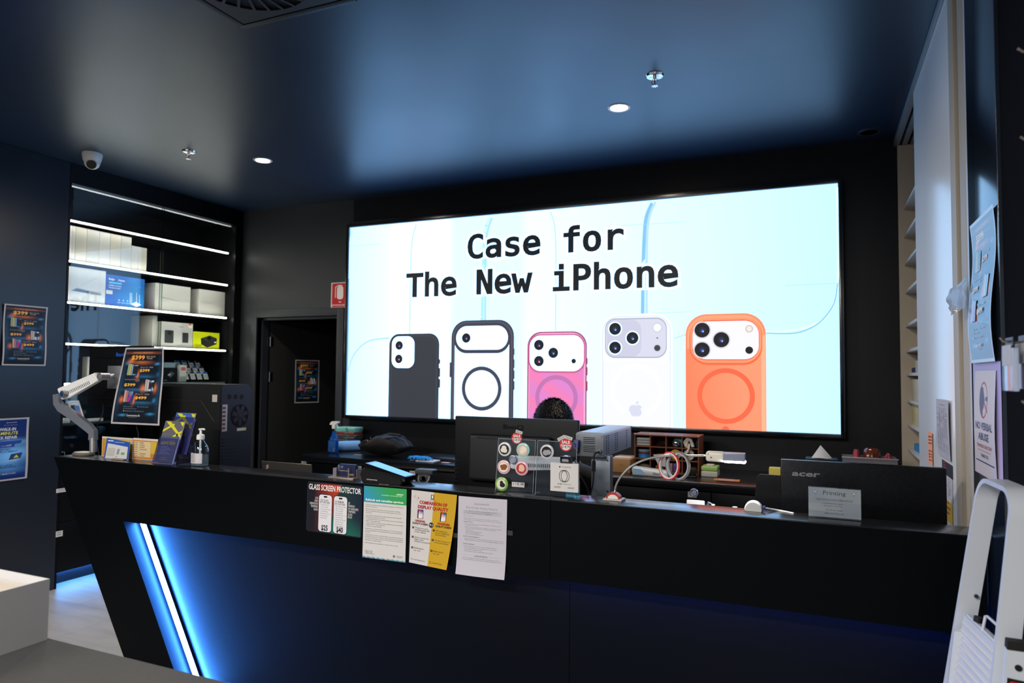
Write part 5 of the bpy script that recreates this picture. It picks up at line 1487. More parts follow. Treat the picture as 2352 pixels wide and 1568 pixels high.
s = Sheet(); s.text('Card Payment Surcharge', 0, 0, .0045, 'd8d8da', w=.052, off=.01); o = s.build('printed_line', INK, t); o.location = (-w / 2 + .036, -.0455, .014); 
s = Sheet(); s.rect(0, .045, 0, .012, 'c9b8a8'); s.rect(.012, .03, .002, .010, 'a06a50'); o = s.build('card_slip', INKM, t); o.rotation_euler = (-PI / 2, 0, 0); o.location = (-.005, -.052, .001)
# red gadget behind the terminal
x0, x1, z0, z1 = rY(824, 833, 1078, 1098, 2.56)
o = B().box(-.014, .014, -.008, .008, 0.0003, z1 - ZL, .004).build('red_gadget', mat('red_plastic', 'a8281c', .35)); o.location = ((x0 + x1) / 2, 2.56, ZL); tag(o, 'small red plastic gadget between card holder and payment terminal', 'gadget')
# business card holder
v = pZ(790, 1101, ZL)
x0, x1 = pY(770, 1085, 2.5).x, pY(824, 1090, 2.5).x
t = thing('card_holder', 'clear acrylic business card holder with navy cards on the ledge', 'card holder', ((x0 + x1) / 2, 2.50, ZL)); w = x1 - x0
B().box(-w / 2 - .012, w / 2 - .004, -.035, .03, .0003, .006, .002).build('holder_base', mat('warm_alu', 'b7aa9c', .3, metal=.7), t)
B().box(-w / 2, w / 2, .018, .021, .006, .052).box(-w / 2, -w / 2 + .018, -.016, -.013, .006, .042).box(w / 2 - .045, w / 2 - .04, -.016, -.013, .006, .045).box(-w / 2, -w / 2 + .003, -.014, .02, .006, .042).box(w / 2 - .003, w / 2, -.014, .02, .006, .042).build('acrylic_pocket', mat('frosted_acrylic', 'a8a6b0', .25, trans=.6), t)
def bcard(s, w, h):
    s.rect(0, w, 0, h, '1c2040'); s.text('LT', .08 * w, .68 * h, .16 * h, '7fa8d8', off=.02); s.text("LEON'S TECH", .03 * w, .42 * h, .08 * h, 'c8c49c', w=.6 * w); s.rect(.6 * w, .9 * w, .20 * h, .24 * h, 'c8b838'); s.rect(.6 * w, .85 * w, .12 * h, .15 * h, 'b0a838')
for k in range(1):
    t2 = thing('business_card', 'stack of navy business cards standing in the acrylic holder', 'business cards', ((x0 + x1) / 2 + .004, 2.498, ZL + .0063))
    B().box(-.042, .042, .0, .012, 0, .053).build('card_block', mat('navy_card', '1c2040', .4), t2)
    s = Sheet(); bcard(s, .084, .053); o = s.build('printed_card', INK, t2); o.location = (-.042, -.0003, 0)

# stands with phone grips
grip_cols = [('d8d8dc', '15161a', 'e0d8c8'), ('9fd0c8', 'd8c0a8', 'e4dccc'), ('dcb4b8', 'e4dccc', '8a4a2c'), ('e0b0bc', 'b02838', 'e0b89a'), ('7fae50', 'd8dcb8', '17181a'), ('c8c8cc', '121317', '9a9aa0')]
def acrylic_stand(x0, x1, zt, Y, lb, cut=False):
    t = thing('acrylic_display', lb, 'display stand', ((x0 + x1) / 2, Y, ZL)); w = (x1 - x0) / 2; h = zt - ZL
    Mx = Matrix.Rotation(math.radians(-7), 4, 'X')
    pts = [(-w, .002), (w, .002), (w, h - .03 if cut else h), (w - .02 if cut else w, h), (-w, h)]
    B().prism([Vector((x, 0, z)) for x, z in pts], (0, 0, 0), (0, .003, 0)).xf(Mx).build('back_plate', acryl, t)
    B().box(-w, w + .006, -.012, .055, .0003, .0032).build('foot_plate', acryl, t)
    b_ = B()
    for a, c in (((-w, .002), (-w, h)), ((-w, h), (w, h)), ((w, h), (w, .002))):
        b_.tube([(a[0], .0015, a[1]), (c[0], .0015, c[1])], .0011, 6)
    b_.xf(Mx).build('polished_edge', mat('bright_edge', 'b8bec6', .1, trans=.3), t)
    return t, Mx, w, h
xa, xb = pY(1138, 1070, 2.5).x, pY(1224, 1074, 2.5).x
t1, M1, w1, h1 = acrylic_stand(xa, xb, pY(1185, 1008, 2.52).z, 2.50, 'clear acrylic stand with five round phone grips on the ledge')
xa, xb = pY(1229, 1075, 2.475).x, pY(1320, 1080, 2.475).x
t2_, M2, w2, h2 = acrylic_stand(xa, xb, pY(1275, 1013, 2.49).z, 2.475, 'clear acrylic stand holding one round grip and a white adapter box', True)
def grip(px, py, Y, k, lb, r=.027):
    v = pY(px, py, Y)
    t = thing('phone_grip', lb, 'phone grip', tuple(v), 0, 'round phone grips on the acrylic stands')
    rim, face, spot = grip_cols[k]
    Mq = Matrix.Rotation(PI / 2, 3, 'X')
    B().lathe([(0, 0), (r, 0), (r, .004), (r * .8, .007), (0, .007)], (0, 0, 0), 32, Mq).build('ring_base', mat('grip_' + rim, rim, .25), t)
    s = Sheet(); s.disc(0, 0, r * .74, face); rn = random.Random(k)
    for i in range(5):
        a = rn.uniform(0, 6.3); s.disc(math.cos(a) * r * .22, math.sin(a) * r * .22, r * rn.uniform(.18, .36), spot, rn.uniform(.7, 1.5))
    s.ring(0, 0, r * .72, r * .77, '8a8a8c')
    o = s.build('printed_dome', INK, t); o.location = (0, -.0072, 0)
for px, py, k, lb in ((1160, 1031, 0, 'black and white round phone grip, top left on the first acrylic stand'), (1202, 1033, 1, 'pale teal round phone grip, top right on the first acrylic stand'), (1158, 1072, 2, 'pale pink round phone grip with brown centre'), (1199, 1075, 3, 'pink round phone grip with red centre'), (1153, 1111, 4, 'green round phone grip, lowest on the first acrylic stand')):
    grip(px, py, 2.485, k, lb)
grip(1257, 1037, 2.462, 5, 'black round phone grip alone on the second acrylic stand')
def sale(px, py, r, Y, lb, n_):
    v = pY(px, py, Y); t = thing('sale_sticker', lb, 'sticker', tuple(v), 0, 'round sale stickers')
    s = Sheet(); s.disc(0, 0, r, 'c02c2c'); s.poly([(r * .84 * math.cos(a), r * .84 * math.sin(a)) for a in [PI + i * PI / 16 for i in range(17)]], 'd8d4d4')
    s.text('SALE', 0, r * .18, r * .42, 'e8e4e4', 'c', off=.03); s.text('$14.99', 0, -r * .52, r * .42, '3a3a3c', 'c', w=r * 1.5, off=.01)
    for k in range(n_):
        a = -.25 + (.75 * k if n_ == 2 else 0)
        cx = (-.5 if (n_ == 2 and k == 1) else .35) * r
        pts = [(-r * .65, r * .85), (r * .65, r * .85), (r * .65, r * 1.35), (-r * .65, r * 1.35)]
        cc, ss = math.cos(a), math.sin(a)
        s.poly([(cx * .4 + x * cc - z * ss, x * ss + z * cc) for x, z in pts], 'c4c0c0')
        s.text('Magsafe', cx * .4 + (r * 1.0) * -ss - r * .5 * cc, (r * 1.0) * cc - r * .5 * ss, r * .22, '4a4a4c', w=r * 1.0, rot=a)
    s.build('printed_disc', INK, t); B().cyl((0, .0004, 0), (0, .0002, 0), r * .98, n=28).build('backing', card_w, t)
sale(1187, 1006, .0225, 2.508, 'round red SALE $14.99 sticker on top of the first acrylic stand', 1)
sale(1299.5, 1021, .0245, 2.478, 'round red SALE $14.99 sticker on the corner of the second acrylic stand', 2)
x0, x1, z0, z1 = rY(1176, 1205, 1107, 1118, 2.49)
s = Sheet(); w, h = x1 - x0, z1 - z0; s.rect(0, w, 0, h, 'c8c4c4')
rn = random.Random(2)
for i in range(24):
    if rn.random() < .6: s.rect((.03 + i * .039) * w, (.05 + i * .039) * w, .4 * h, .9 * h, '3c3c3e')
o = s.build('barcode_label', INK); o.location = (x0, 2.488, z0); tag(o, 'white barcode label on the first acrylic stand', 'label')
# white adapter box on the second stand
x0, x1, z0, z1 = rY(1264, 1328, 1064, 1129, 2.455)
t = thing('adapter_box', 'white square adapter box with two overlapping black rings, on the second stand', 'box', ((x0 + x1) / 2, 2.462, z0)); w, h = x1 - x0, z1 - z0
B().box(-w / 2, w / 2, -.006, .006, 0, h, .0008).build('carton', card_w, t)
s = Sheet(); s.rect(0, w, 0, h, 'cfcbc9'); s.disc(.34 * w, .87 * h, .028 * h, '1a1a1c'); s.text('mophie', .40 * w, .85 * h, .055 * h, '3a3a3c', w=.34 * w)
for dx in (-.035, .035): s.ring((.5 + dx) * w, .55 * h, .19 * h, .215 * h, '17171a', sx=.75)
s.text('snap', .26 * w, .25 * h, .045 * h, '2a2a2c', w=.17 * w, off=.02); s.text('adapters', .45 * w, .25 * h, .045 * h, '55555a', w=.30 * w)
for x in (.14, .62): s.rect(x * w, (x + .25) * w, .155 * h, .17 * h, '6a6a6c'); s.rect(x * w, (x + .22) * w, .125 * h, .14 * h, '6a6a6c')
o = s.build('printed_face', INK, t); o.location = (-w / 2, -.0063, 0)
b_ = B().box(-.018, .024, -.004, .004, h, h + .026, .003); b_.build('hang_tab', gloss_black, t)
s = Sheet(); s.rr(-.010, .016, h + .006, h + .016, .004, '8a8c92'); o = s.build('tab_slot', INK, t); o.location = (0, -.0043, 0)
x0, x1, z0, z1 = rY(1300, 1332, 1104, 1133, 2.49)
o = B().box(x0, x1, 2.489, 2.4905, ZL + .004, z1).build('sticky_pad', mat('cyan_paper', '3fb0c8', .6)); tag(o, 'cyan sticky note peeking from behind the white adapter box', 'note')

# grey metal instrument on a post
t = thing('metal_instrument', 'long grey metal instrument box with vent slots, raised on a flat post', 'instrument', (-.85, 2.80, DZK))
gm = mat('grey_enamel', '9da1ad', .38, metal=.3); GX0, GX1, GY0, GY1, GZ0, GZ1 = -.915, -.797, 2.75, 3.20, 1.217, 1.315
b_ = B().box(GX0, GX1, GY0, GY1, GZ0, GZ1); es = [e_ for e_ in b_.bm.edges if abs(e_.verts[0].co.z - GZ1) < 1e-5 and abs(e_.verts[1].co.z - GZ1) < 1e-5 and abs(e_.verts[0].co.x - e_.verts[1].co.x) < 1e-5]
bmesh.ops.bevel(b_.bm, geom=es, offset=.014, segments=4, affect='EDGES', profile=.5)
ps = [b_.build('housing', gm)]
ps.append(B().box(GX0 - .0, GX1, GY0 - .003, GY0, GZ0, GZ1 - .006, .001).build('front_plate', mat('dull_steel', '6c7076', .42, metal=.5)))
b_ = B()
for i in range(8):
    z = GZ0 + .018 + i * .0075 + (.004 if i > 3 else 0)
    b_.box(GX0 + .032, GX1 - .036, GY0 - .0038, GY0 - .002, z, z + .0028)
ps.append(b_.build('front_vent', mat('vent_dark', '050506', .8)))
b_ = B()
for i in range(2):
    for j in range(9):
        for k, yy in enumerate((.03, .06, .17, .20, .36)):
            if k == 4 and i: continue
            y = GY0 + yy + i * .0
            z = GZ0 + .010 + j * .0088
            b_.box(GX1 - .0005, GX1 + .0005, y, y + .016, z, z + .003)
ps.append(b_.build('side_vent', mat('vent_dark', '050506', .8)))
b_ = B()
for x, z in ((GX0 + .008, GZ0 + .008), (GX1 - .008, GZ0 + .008), (GX0 + .008, GZ1 - .016), (GX1 - .008, GZ1 - .016)):
    b_.cyl((x, GY0 - .005, z), (x, GY0 - .003, z), .0028, n=12)
ps.append(b_.build('screws', chrome))
ps.append(B().box(-.862, -.782, 2.79, 2.835, DZK + .0005, GZ0, .001).build('post', mat('galvanised_plate', '7f848c', .36, metal=.7)))
b_ = B()
for z in (1.075, 1.20):
    b_.cyl((-.792, 2.788, z), (-.792, 2.79, z), .0035, n=12)
b_.cyl((-.852, 2.788, 1.2), (-.852, 2.79, 1.2), .0035, n=12); ps.append(b_.build('post_screws', chrome))
b_ = B().box(GX0 - .005, GX0 + .018, GY0 - .022, GY0 - .003, GZ0 + .032, GZ0 + .066, .003); ps.append(b_.build('blue_plug', mat('vga_blue', '202c78', .4)))
b_ = B().box(GX0 + .002, GX0 + .016, GY0 - .016, GY0 - .003, GZ0 + .014, GZ0 + .031, .002); ps.append(b_.build('black_plug', rubber))
v = (GX1 - .016, GY0 - .004, GZ0 + .024); ps.append(B().cyl(v, (v[0], v[1] - .012, v[2]), .009, n=16).build('socket', chrome))
bake(t, *ps)
cable([(GX0 + .006, GY0 - .014, GZ0 + .034), q(1321, 1058, 2.72), q(1333, 1090, 2.70), q(1349, 1120, 2.66), (pY(1352, 1143, 2.63).x, 2.628, ZL - .02)], 'black cable falling from the blue plug of the grey instrument', .0035)
cable([(GX1 - .016, GY0 - .018, GZ0 + .022), q(1365, 1045, 2.70), q(1364, 1080, 2.69), q(1362, 1110, 2.66), q(1356, 1135, 2.63), (pY(1354, 1143, 2.63).x, 2.625, ZL - .02)], 'black power cable with a thick ferrite bead on the grey instrument', .0035)
o = B().cyl(q(1364, 1058, 2.70), q(1363.5, 1082, 2.695), .0075, n=14).build('ferrite_bead', rubber); tag(o, 'black ferrite bead on the power cable of the grey instrument', 'ferrite bead')

# gooseneck lamp
LY = 2.515
v = pZ(1407, 1146, ZL)
t = thing('gooseneck_lamp', 'white gooseneck work lamp with a red round base on the ledge, lit', 'lamp', (pY(1410, 1140, LY).x, LY, ZL))
bx = t.location.x
ps = [B().box(bx - .034, bx + .036, LY - .03, LY + .03, ZL + .0003, ZL + .006, .002).build('base_plate', mat('pale_rubber', 'b8b4ac', .5))]
def half(r, rz_): return [Vector((bx + r * math.cos(PI * i / 16), 0, ZL + .006 + rz_ * math.sin(PI * i / 16))) for i in range(17)]
ps.append(B().prism(half(.0265, .022), (0, LY - .014, 0), (0, LY + .014, 0)).build('base_dome', mat('lamp_red', 'b03028', .3)))
ps.append(B().prism(half(.0195, .0145), (0, LY - .0148, 0), (0, LY - .0141, 0)).build('dome_label', card_w))
pts = [q(1412, 1134, LY), q(1415, 1115, LY), q(1428, 1092, LY), q(1450, 1071, LY), q(1480, 1056, LY), q(1515, 1048, LY), q(1550, 1045.5, LY), q(1590, 1046.5, LY), q(1625, 1046, LY)]
P_ = [Vector(p) for p in pts]; sm = []
for i in range(len(P_) - 1):
    p0, p1, p2, p3 = P_[max(i - 1, 0)], P_[i], P_[i + 1], P_[min(i + 2, len(P_) - 1)]
    for k in range(16):
        a = k / 16; sm.append(0.5 * ((2 * p1) + (p2 - p0) * a + (2 * p0 - 5 * p1 + 4 * p2 - p3) * a * a + (3 * p1 - p0 - 3 * p2 + p3) * a ** 3))
sm.append(P_[-1])
ps.append(B().tube(sm, .0045, 10, rr=[.0049 if i % 2 else .0042 for i in range(len(sm))]).build('gooseneck', mat('lamp_steel', 'b4b2ae', .25, metal=.9)))
hx0, hx1 = pY(1622, 1047, LY).x, pY(1662, 1047, LY).x; hx2 = pY(1712, 1048, LY).x; hz = pY(1640, 1047, LY).z
ps.append(B().box(hx0, hx1 + .006, LY - .018, LY + .018, hz - .019, hz + .017, .012, 4).build('head_body', mat('cream_plastic', 'd9d3c6', .35)))
ps.append(B().box(hx1, hx2, LY - .022, LY + .022, hz - .012, hz + .015, .003).build('diffuser', mat('cloudy_diffuser', '8e96a8', .25, trans=.3)))
ps.append(B().box(hx1 + .004, hx2 + .001, LY - .021, LY + .021, hz - .018, hz - .0125, .002).build('led_bar', mat('lamp_led', 'ffffff', .5, emit='f4f4ff', es=120, noise=0)))
b_ = B().cyl((hx0 + .009, LY - .0185, hz + .008), (hx0 + .009, LY - .017, hz + .008), .002, n=10).box(hx0 + .016, hx0 + .022, LY - .0188, LY - .017, hz - .006, hz - .001)
ps.append(b_.build('switch', mat('switch_grey', '77736a', .5)))
bake(t, *ps)
def tape_ring(px, py, R_, w, ax, c1, c2, lb):
    v = pY(px, py, LY); a = Vector(ax).normalized()
    t = thing('tape_roll', lb, 'tape roll', tuple(v))
    M = a.to_track_quat('Z', 'Y').to_matrix()
    B().lathe([(R_ - .004, -w / 2), (R_, -w / 2), (R_, w / 2), (R_ - .004, w / 2), (R_ - .004, -w / 2)], (0, 0, 0), 40, M).build('tape_layer', mat('tape_' + c1, c1, .35), t)
    B().lathe([(R_ - .009, -w / 2 - .0004), (R_ - .0041, -w / 2 - .0004), (R_ - .0041, w / 2 + .0004), (R_ - .009, w / 2 + .0004), (R_ - .009, -w / 2 - .0004)], (0, 0, 0), 40, M).build('core', mat('tape_' + c2, c2, .4), t)
tape_ring(1537, 1069.5, .050, .007, (.56, .83, -.12), 'c83a34', 'd8cfd4', 'red tape roll hanging on the gooseneck of the lamp')
tape_ring(1557, 1070, .051, .008, (.45, .89, -.1), '6c6860', '9aa0ac', 'grey tape roll hanging on the gooseneck behind the red roll')
# white plug with cable, and repair station tops
v0 = pY(1713, 1172, 2.53); v1 = pY(1755, 1172, 2.53)
t = thing('power_adapter', 'rounded white power adapter lying on the ledge with a blue tipped cable', 'adapter', ((v0.x + v1.x) / 2, 2.53, ZL))
ww = (v1.x - v0.x) / 2
B().lathe([(0, -.018), (ww * .9, -.018), (ww, -.013), (ww, .013), (ww * .9, .018), (0, .018)], (0, 0, 0), 28, Matrix.Rotation(PI / 2, 3, 'X')).build('adapter_body', mat('soft_white', 'b8b8b4', .35), t).location = (-.004, 0, .004)
for v in t.children[0].data.vertices:
    v.co.z = max(v.co.z, -.0036)
B().box(ww - .004, ww + .004, -.006, .006, .006, .018, .001).build('blue_plug', mat('vga_blue', '202c78', .4), t)
cable([(t.location.x + ww + .003, 2.53, ZL + .012), q(1790, 1172, 2.57), q(1823, 1178.5, 2.54)], 'white cable running from the power adapter toward the flat black monitor', .0028, white_p)
t = thing('repair_station', 'white repair station behind the ledge under the lamp, with knobs and a steel clamp', 'repair station', (-.42, 2.72, DZK))
ps = [B().box(-.50, -.22, 2.65, 2.80, DZK + .0005, 1.0, .006).build('station_body', plastic)]
x0, x1, z0, z1 = rY(1577, 1619, 1148, 1172, 2.66)
b_ = B().box(x0, x1, 2.655, 2.665, 0.995, z1, .006, 3); ps.append(b_.build('round_dial_plate', white_p))
xm = (x0 + x1) / 2; b_ = B().torus((xm - .005, 2.655, 1.118), .013, .003, (0, 1, 0)).cyl((xm - .005, 2.654, 1.118), (xm - .005, 2.66, 1.118), .008); ps.append(b_.build('dial', mat('dark_alu', '6f7484', .3, metal=.7)))
v = Vector(q(1625, 1168, 2.67)); ps.append(B().cyl(v, v + Vector((.010, .0, .022)), .009, .010, 18).build('steel_clamp', steel))
for px, py, r_ in ((1638, 1160, .007), (1651, 1167, .006), (1673, 1168, .008), (1688, 1166, .009)):
    v = Vector(q(px, py, 2.66)); ps.append(B().lathe([(0, .004), (r_, .004), (r_, 0), (r_ * .45, -.003), (r_ * .4, -.11), (0, -.11)], v, 16).build('knob', white_p))
bake(t, *ps)

# right: flat black monitor with light logo, acrylic sign in front
AX0, AX1, AZ, AY = -.130, .392, 1.247, 2.75
t = thing('computer_monitor', 'wide flat black monitor back with grey logo at the right end of the counter', 'monitor', ((AX0 + AX1) / 2, AY, DZK))
ps = [B().box(AX0, AX1, AY, AY + .014, .955, AZ, .005, 3).build('back_cover', mat('satin_black_cover', '0b0c0e', .28, spec=.4))]
ps.append(B().box(AX0 + .0015, AX1 - .0015, AY + .0138, AY + .018, .957, AZ + .0008, .002).build('screen_edge', gloss_black))
b_ = text_obj('acer', .0185, .0008, None, '', off=.03, w=.093); v = pY(1818, 1092, AY)
sh_ = Matrix.Identity(4); sh_[0][2] = .25
ps.append(b_.xf(Matrix.Translation((v.x, AY, v.z + .001)) @ sh_).build('logo', mat('logo_grey', '6a6a6e', .4)))
ps.append(B().box(.09, .17, AY + .018, AY + .05, DZK + .01, 1.08, .004).build('stand_neck', plastic))
ps.append(B().box(.0, .26, AY - .02, AY + .16, DZK + .0005, DZK + .012, .004).build('stand_base', plastic))
bake(t, *ps)
v0 = pY(1738, 1088, 2.98)
t = thing('laptop', 'black laptop screen back between the lamp and the flat black monitor', 'laptop', (.06, 3.02, DZK))
tl = .03
poly = [(v0.x - .03, .90), (.28, .90), (.28, v0.z - .002), (v0.x + .012, v0.z), (v0.x + .002, v0.z - .008)]
ps = [B().prism([Vector((x, 2.98, z)) for x, z in poly], (0, 0, 0), (0, .008, 0)).build('lid', plastic)]
ps.append(B().box(v0.x, .28, 2.985, 3.18, DZK + .0005, .90, .004).build('keyboard_base', plastic))
bake(t, *ps)
x0, x1, z1 = -.033, .121, 1.1925
t = thing('acrylic_sign', 'clear acrylic sign block reading Printing on the ledge before the flat black monitor', 'sign', ((x0 + x1) / 2, 2.50, ZL)); w, h = x1 - x0, z1 - ZL
B().box(-w / 2, w / 2, -.006, -.002, .0003, h, .0005).box(-w / 2, w / 2, .004, .008, .0003, h).box(-w / 2, w / 2, -.006, .008, .0003, .003).build('acrylic_block', acryl, t)
s = Sheet()
s.rect(0, w, 0, h - .006, 'a4a7a6', 4, 4)
T = lambda t_, x, z, hh, c, **k: s.text(t_, x * w, z * h, hh * h, c, **k)
for x in (.13, .87):
    s.ring(x * w, .80 * h, .075 * h, .085 * h, 'b8babc'); s.disc(x * w, .80 * h, .07 * h, '77797c'); s.rect((x - .03) * w, (x + .03) * w, .82 * h, .845 * h, 'd8dadc'); s.rr((x - .035) * w, (x + .035) * w, .765 * h, .80 * h, .003, 'd8dadc')
T('Printing', .5, .72, .13, '26282a', al='c', w=.43 * w); T('hyperdome.leonstech@gmail.com', .5, .56, .038, '303234', al='c', w=.70 * w); s.rect(.15 * w, .85 * w, .535 * h, .542 * h, '303234')
T('1.   Email document to above', .24, .43, .033, '3a3c3e', w=.42 * w); T('2.   Ask staff for assistance', .24, .35, .033, '3a3c3e', w=.40 * w)
T('$1.45 per page', .5, .22, .045, '303234', al='c', w=.31 * w); T('Black and white only', .5, .11, .04, '303234', al='c', w=.36 * w)
o = s.build('printed_insert', INK, t); o.location = (-w / 2, .002, .004)

# left end of the ledge: bottle, brochures, cards
v = pZ(458, 1069, ZL)
t = thing('hand_sanitizer', 'clear hand sanitizer pump bottle with white label on the ledge', 'bottle', (v.x, 2.505, ZL))
R_ = .046
B().lathe([(0, .0004), (R_ * .9, .0004), (R_, .006), (R_, .062), (R_ * .98, .075), (R_ * .82, .095), (R_ * .5, .113), (.018, .122), (.018, .128), (0, .128)], (0, 0, 0), 36, sy=.75).build('bottle_body', clear('bottle_clear', 'e8f0f4', 1.6, .02), t)
B().lathe([(0, .002), (R_ * .93, .003), (R_ * .95, .052), (0, .052)], (0, 0, 0), 32, sy=.74).build('gel', mat('gel_clear', 'd8e4ec', .08, trans=.85, ior=1.2, noise=0), t)
b_ = B()
n_ = 20
for i in range(n_):
    a0, a1 = [math.radians(-178 + 140 * (i + j) / n_) for j in (0, 1)]
    P0 = [(R_ * 1.012 * math.cos(a), R_ * .76 * math.sin(a)) for a in (a0, a1)]
    vv = [b_.bm.verts.new((x, y, z)) for (x, y), z in ((P0[0], .014), (P0[1], .014), (P0[1], .062), (P0[0], .062))]
    b_.bm.faces.new(vv)
b_.build('label', mat('label_white', 'c4c0c4', .5), t)
s = Sheet()
for i in range(9):
    s.rect(-.012 - .004 * (i % 2), .012, .056 - .0045 * i, .0575 - .0045 * i, '6a686c')
o = s.build('label_print', INK, t); o.location = (-.006, -R_ * .775, 0)
B().lathe([(.018, .126), (.0185, .128), (.0185, .145), (.014, .150), (.007, .152), (.006, .152), (.0055, .170), (.011, .172), (.011, .178), (0, .180)], (0, 0, 0), 24).tube([(0, 0, .175), (.02, 0, .176), (.026, 0, .173)], .0045, 8).cyl((0, 0, .03), (0, 0, .126), .005).build('pump', white_p, t)
# brochure holders
def brochure_art(dark):
    def f(s, w, h):
        s.rect(0, w, 0, h, '46506a' if dark else '44506c', 2, 6)
        s.poly([(0, .62 * h), (w, .62 * h), (w, h), (0, h)], '5f5c62' if dark else '3f5f9c')
        for a in (((.05, .98), (.30, .98), (1.0, .66), (1.0, .60)), ((0, .72), (.55, .90), (.50, .94), (0, .78)), ((.55, .62), (1, .78), (1, .72), (.72, .62)), ((.8, .98), (1, .98), (1, .88), (.92, .9))):
            s.poly([(x * w, z * h) for x, z in a], 'd0cc30')
        s.disc(.8 * w, .67 * h, .03 * h, '141416'); s.disc(.8 * w, .67 * h, .01 * h, '8a3050')
        s.rect(0, w, 0, .60 * h, '475470', 2, 4)
        s.text('WE FIX YOUR DEVICE', .12 * w, .52 * h, .02 * h, 'a8aab4', w=.66 * w); s.text("LEON'S TECH", .10 * w, .43 * h, .065 * h, 'd8cc40', w=.72 * w, off=.03)
        for i in range(6): s.rect(.14 * w, (.5 + .25 * ((i * 7) % 3) / 2) * w, (.37 - .035 * i) * h, (.38 - .035 * i) * h, 'a4a8b4')
        s.disc(.10 * w, .19 * h, .02 * h, '3a8ac8'); s.rect(.3 * w, .6 * w, .10 * h, .11 * h, 'b8ac50'); s.rect(.22 * w, .66 * w, .06 * h, .07 * h, 'b8ac50')
    return f
def brochure(x0, w, h, y, z, dark, lb):
    t = thing('brochure', lb, 'brochure', (x0, y, z), 0, 'brochures in the acrylic holder')
    s = Sheet(0.0001); brochure_art(dark)(s, w, h); o = s.build('printed_sheet', INK, t)
    o2 = B().box(0, w, .0004, .006, 0, h).build('paper_stack', card_w, t)
    for q_ in (o, o2): q_.rotation_euler = (math.radians(-17), 0, 0)
x0, x1 = pY(351, 1062, 2.47).x, pY(396, 1064, 2.47).x
brochure(x0 + .002, x1 - x0 - .004, .208, 2.475, ZL + .006, True, "grey and yellow brochure in the front pocket of the acrylic holder")
brochure(x0 + .018, x1 - x0 - .004, .208, 2.525, ZL + .045, False, 'blue and yellow brochure in the raised rear pocket of the acrylic holder')
t = thing('brochure_holder', 'two-tier clear acrylic brochure holder on the ledge', 'brochure holder', (x0, 2.47, ZL)); w = x1 - x0
Ml = Matrix.Rotation(math.radians(-17), 4, 'X')
acr2 = clear('violet_edge_acrylic', 'dcdcf4', 1.6, .05)
b_ = B().box(-.004, w + .008, -.004, -.001, .001, .125, M=Ml).box(-.004, -.001, -.004, .012, .001, .125, M=Ml).box(w + .005, w + .008, -.004, .012, .001, .125, M=Ml)
b_.build('front_pocket', acr2, t)
b_ = B().box(-.004, w + .02, .0, .003, 0, .19, M=Matrix.Translation((.014, .048, .042)) @ Ml).box(w + .018, w + .021, -.012, .012, 0, .17, M=Matrix.Translation((.014, .048, .042)) @ Ml)
b_.build('rear_pocket', acr2, t)
B().box(-.004, w + .04, -.006, .085, .0003, .003).box(.02, w + .035, .081, .084, .003, .10).build('holder_foot', acr2, t)
B().tube([(-.004, -.006, .002), (w + .008, -.006, .002), (w + .008, .03, .125)], .0014, 6).tube([(w + .034, .048, .045), (w + .034, .10, .215)], .0014, 6).tube([(w + .036, .098, .003), (w + .04, .10, .06), (w + .034, .10, .10)], .0012, 6).build('bright_edges', mat('violet_edge', '8a8ac8', .15, trans=.2), t)
# spec cards
def spec_art(table):
    def f(s, w, h):
        s.rect(0, w, 0, h, 'c9c4bc'); s.rect(.01 * w, .99 * w, .02 * h, .92 * h, 'c07a34' if table else 'b98a3c')
        if table:
            s.rect(.06 * w, .72 * w, .12 * h, .86 * h, 'd0bc94')
            for i in range(8): s.rect(.06 * w, .72 * w, (.12 + .105 * i) * h, (.127 + .105 * i) * h, 'b87c40')
            s.rect(.27 * w, .278 * w, .12 * h, .86 * h, 'b87c40')
            rn = random.Random(8)
            for i in range(7):
                s.rect(.10 * w, .20 * w, (.15 + .105 * i) * h, (.175 + .105 * i) * h, '6a5c48')
                if i != 2:
                    x = .32
                    for k in range(rn.randint(3, 7)):
                        s.line([(x * w, (.145 + .105 * i) * h), ((x + .02) * w, (.2 + .105 * i) * h)], .012 * w, '2a2826'); x += .045
            s.rect(.74 * w, .97 * w, .3 * h, .88 * h, 'c8a838')
        else:
            s.rect(.02 * w, .98 * w, .02 * h, .9 * h, lambda u, v: mixc(lin('b9852c'), lin('cfae54'), u), 4, 2); s.rect(.7 * w, .9 * w, .42 * h, .45 * h, '55452c')
    return f
def tent(px0, px1, pt, pb, Y, table, lb):
    x0, x1 = pY(px0, (pt + pb) / 2, Y).x, pY(px1, (pt + pb) / 2, Y).x; z1 = pY((px0 + px1) / 2, pt, Y).z
    t = thing('spec_card', lb, 'card', (x0, Y, ZL)); w, h = x1 - x0, z1 - ZL
    s = Sheet(); spec_art(table)(s, w, h - .002); o = s.build('printed_face', INKM, t); o.location = (0, 0, .001)
    B().box(0, w, .0003, .002, .0006, h, M=None).build('card_back', card_w, t)
    B().prism([Vector((w * .2, .002, .0006)), Vector((w * .2, .018, .0006)), Vector((w * .2, .002, h * .8))], (0, 0, 0), (.002, 0, 0)).build('card_prop', card_w, t)
tent(234, 304, 1004, 1048, 2.54, False, 'plain orange card standing behind the blue folder')
tent(305, 362, 1007, 1052, 2.53, True, 'orange specification card with a handwritten table on the ledge')
x0, x1 = pY(239, 1030, 2.49).x, pY(295, 1035, 2.49).x; z1 = pY(262, 1007, 2.49).z
t = thing('blue_folder', 'blue and white folded card stand at the left end of the ledge', 'card stand', (x0, 2.49, ZL)); w, h = x1 - x0, z1 - ZL
s = Sheet(); s.poly([(0, 0), (w, 0), (w * .93, h * .86), (-.01, h)], '2450a0'); s.poly([(.01, .001), (w * .93, .001), (w * .88, h * .62), (.006, h * .74)], 'c4c4c8')
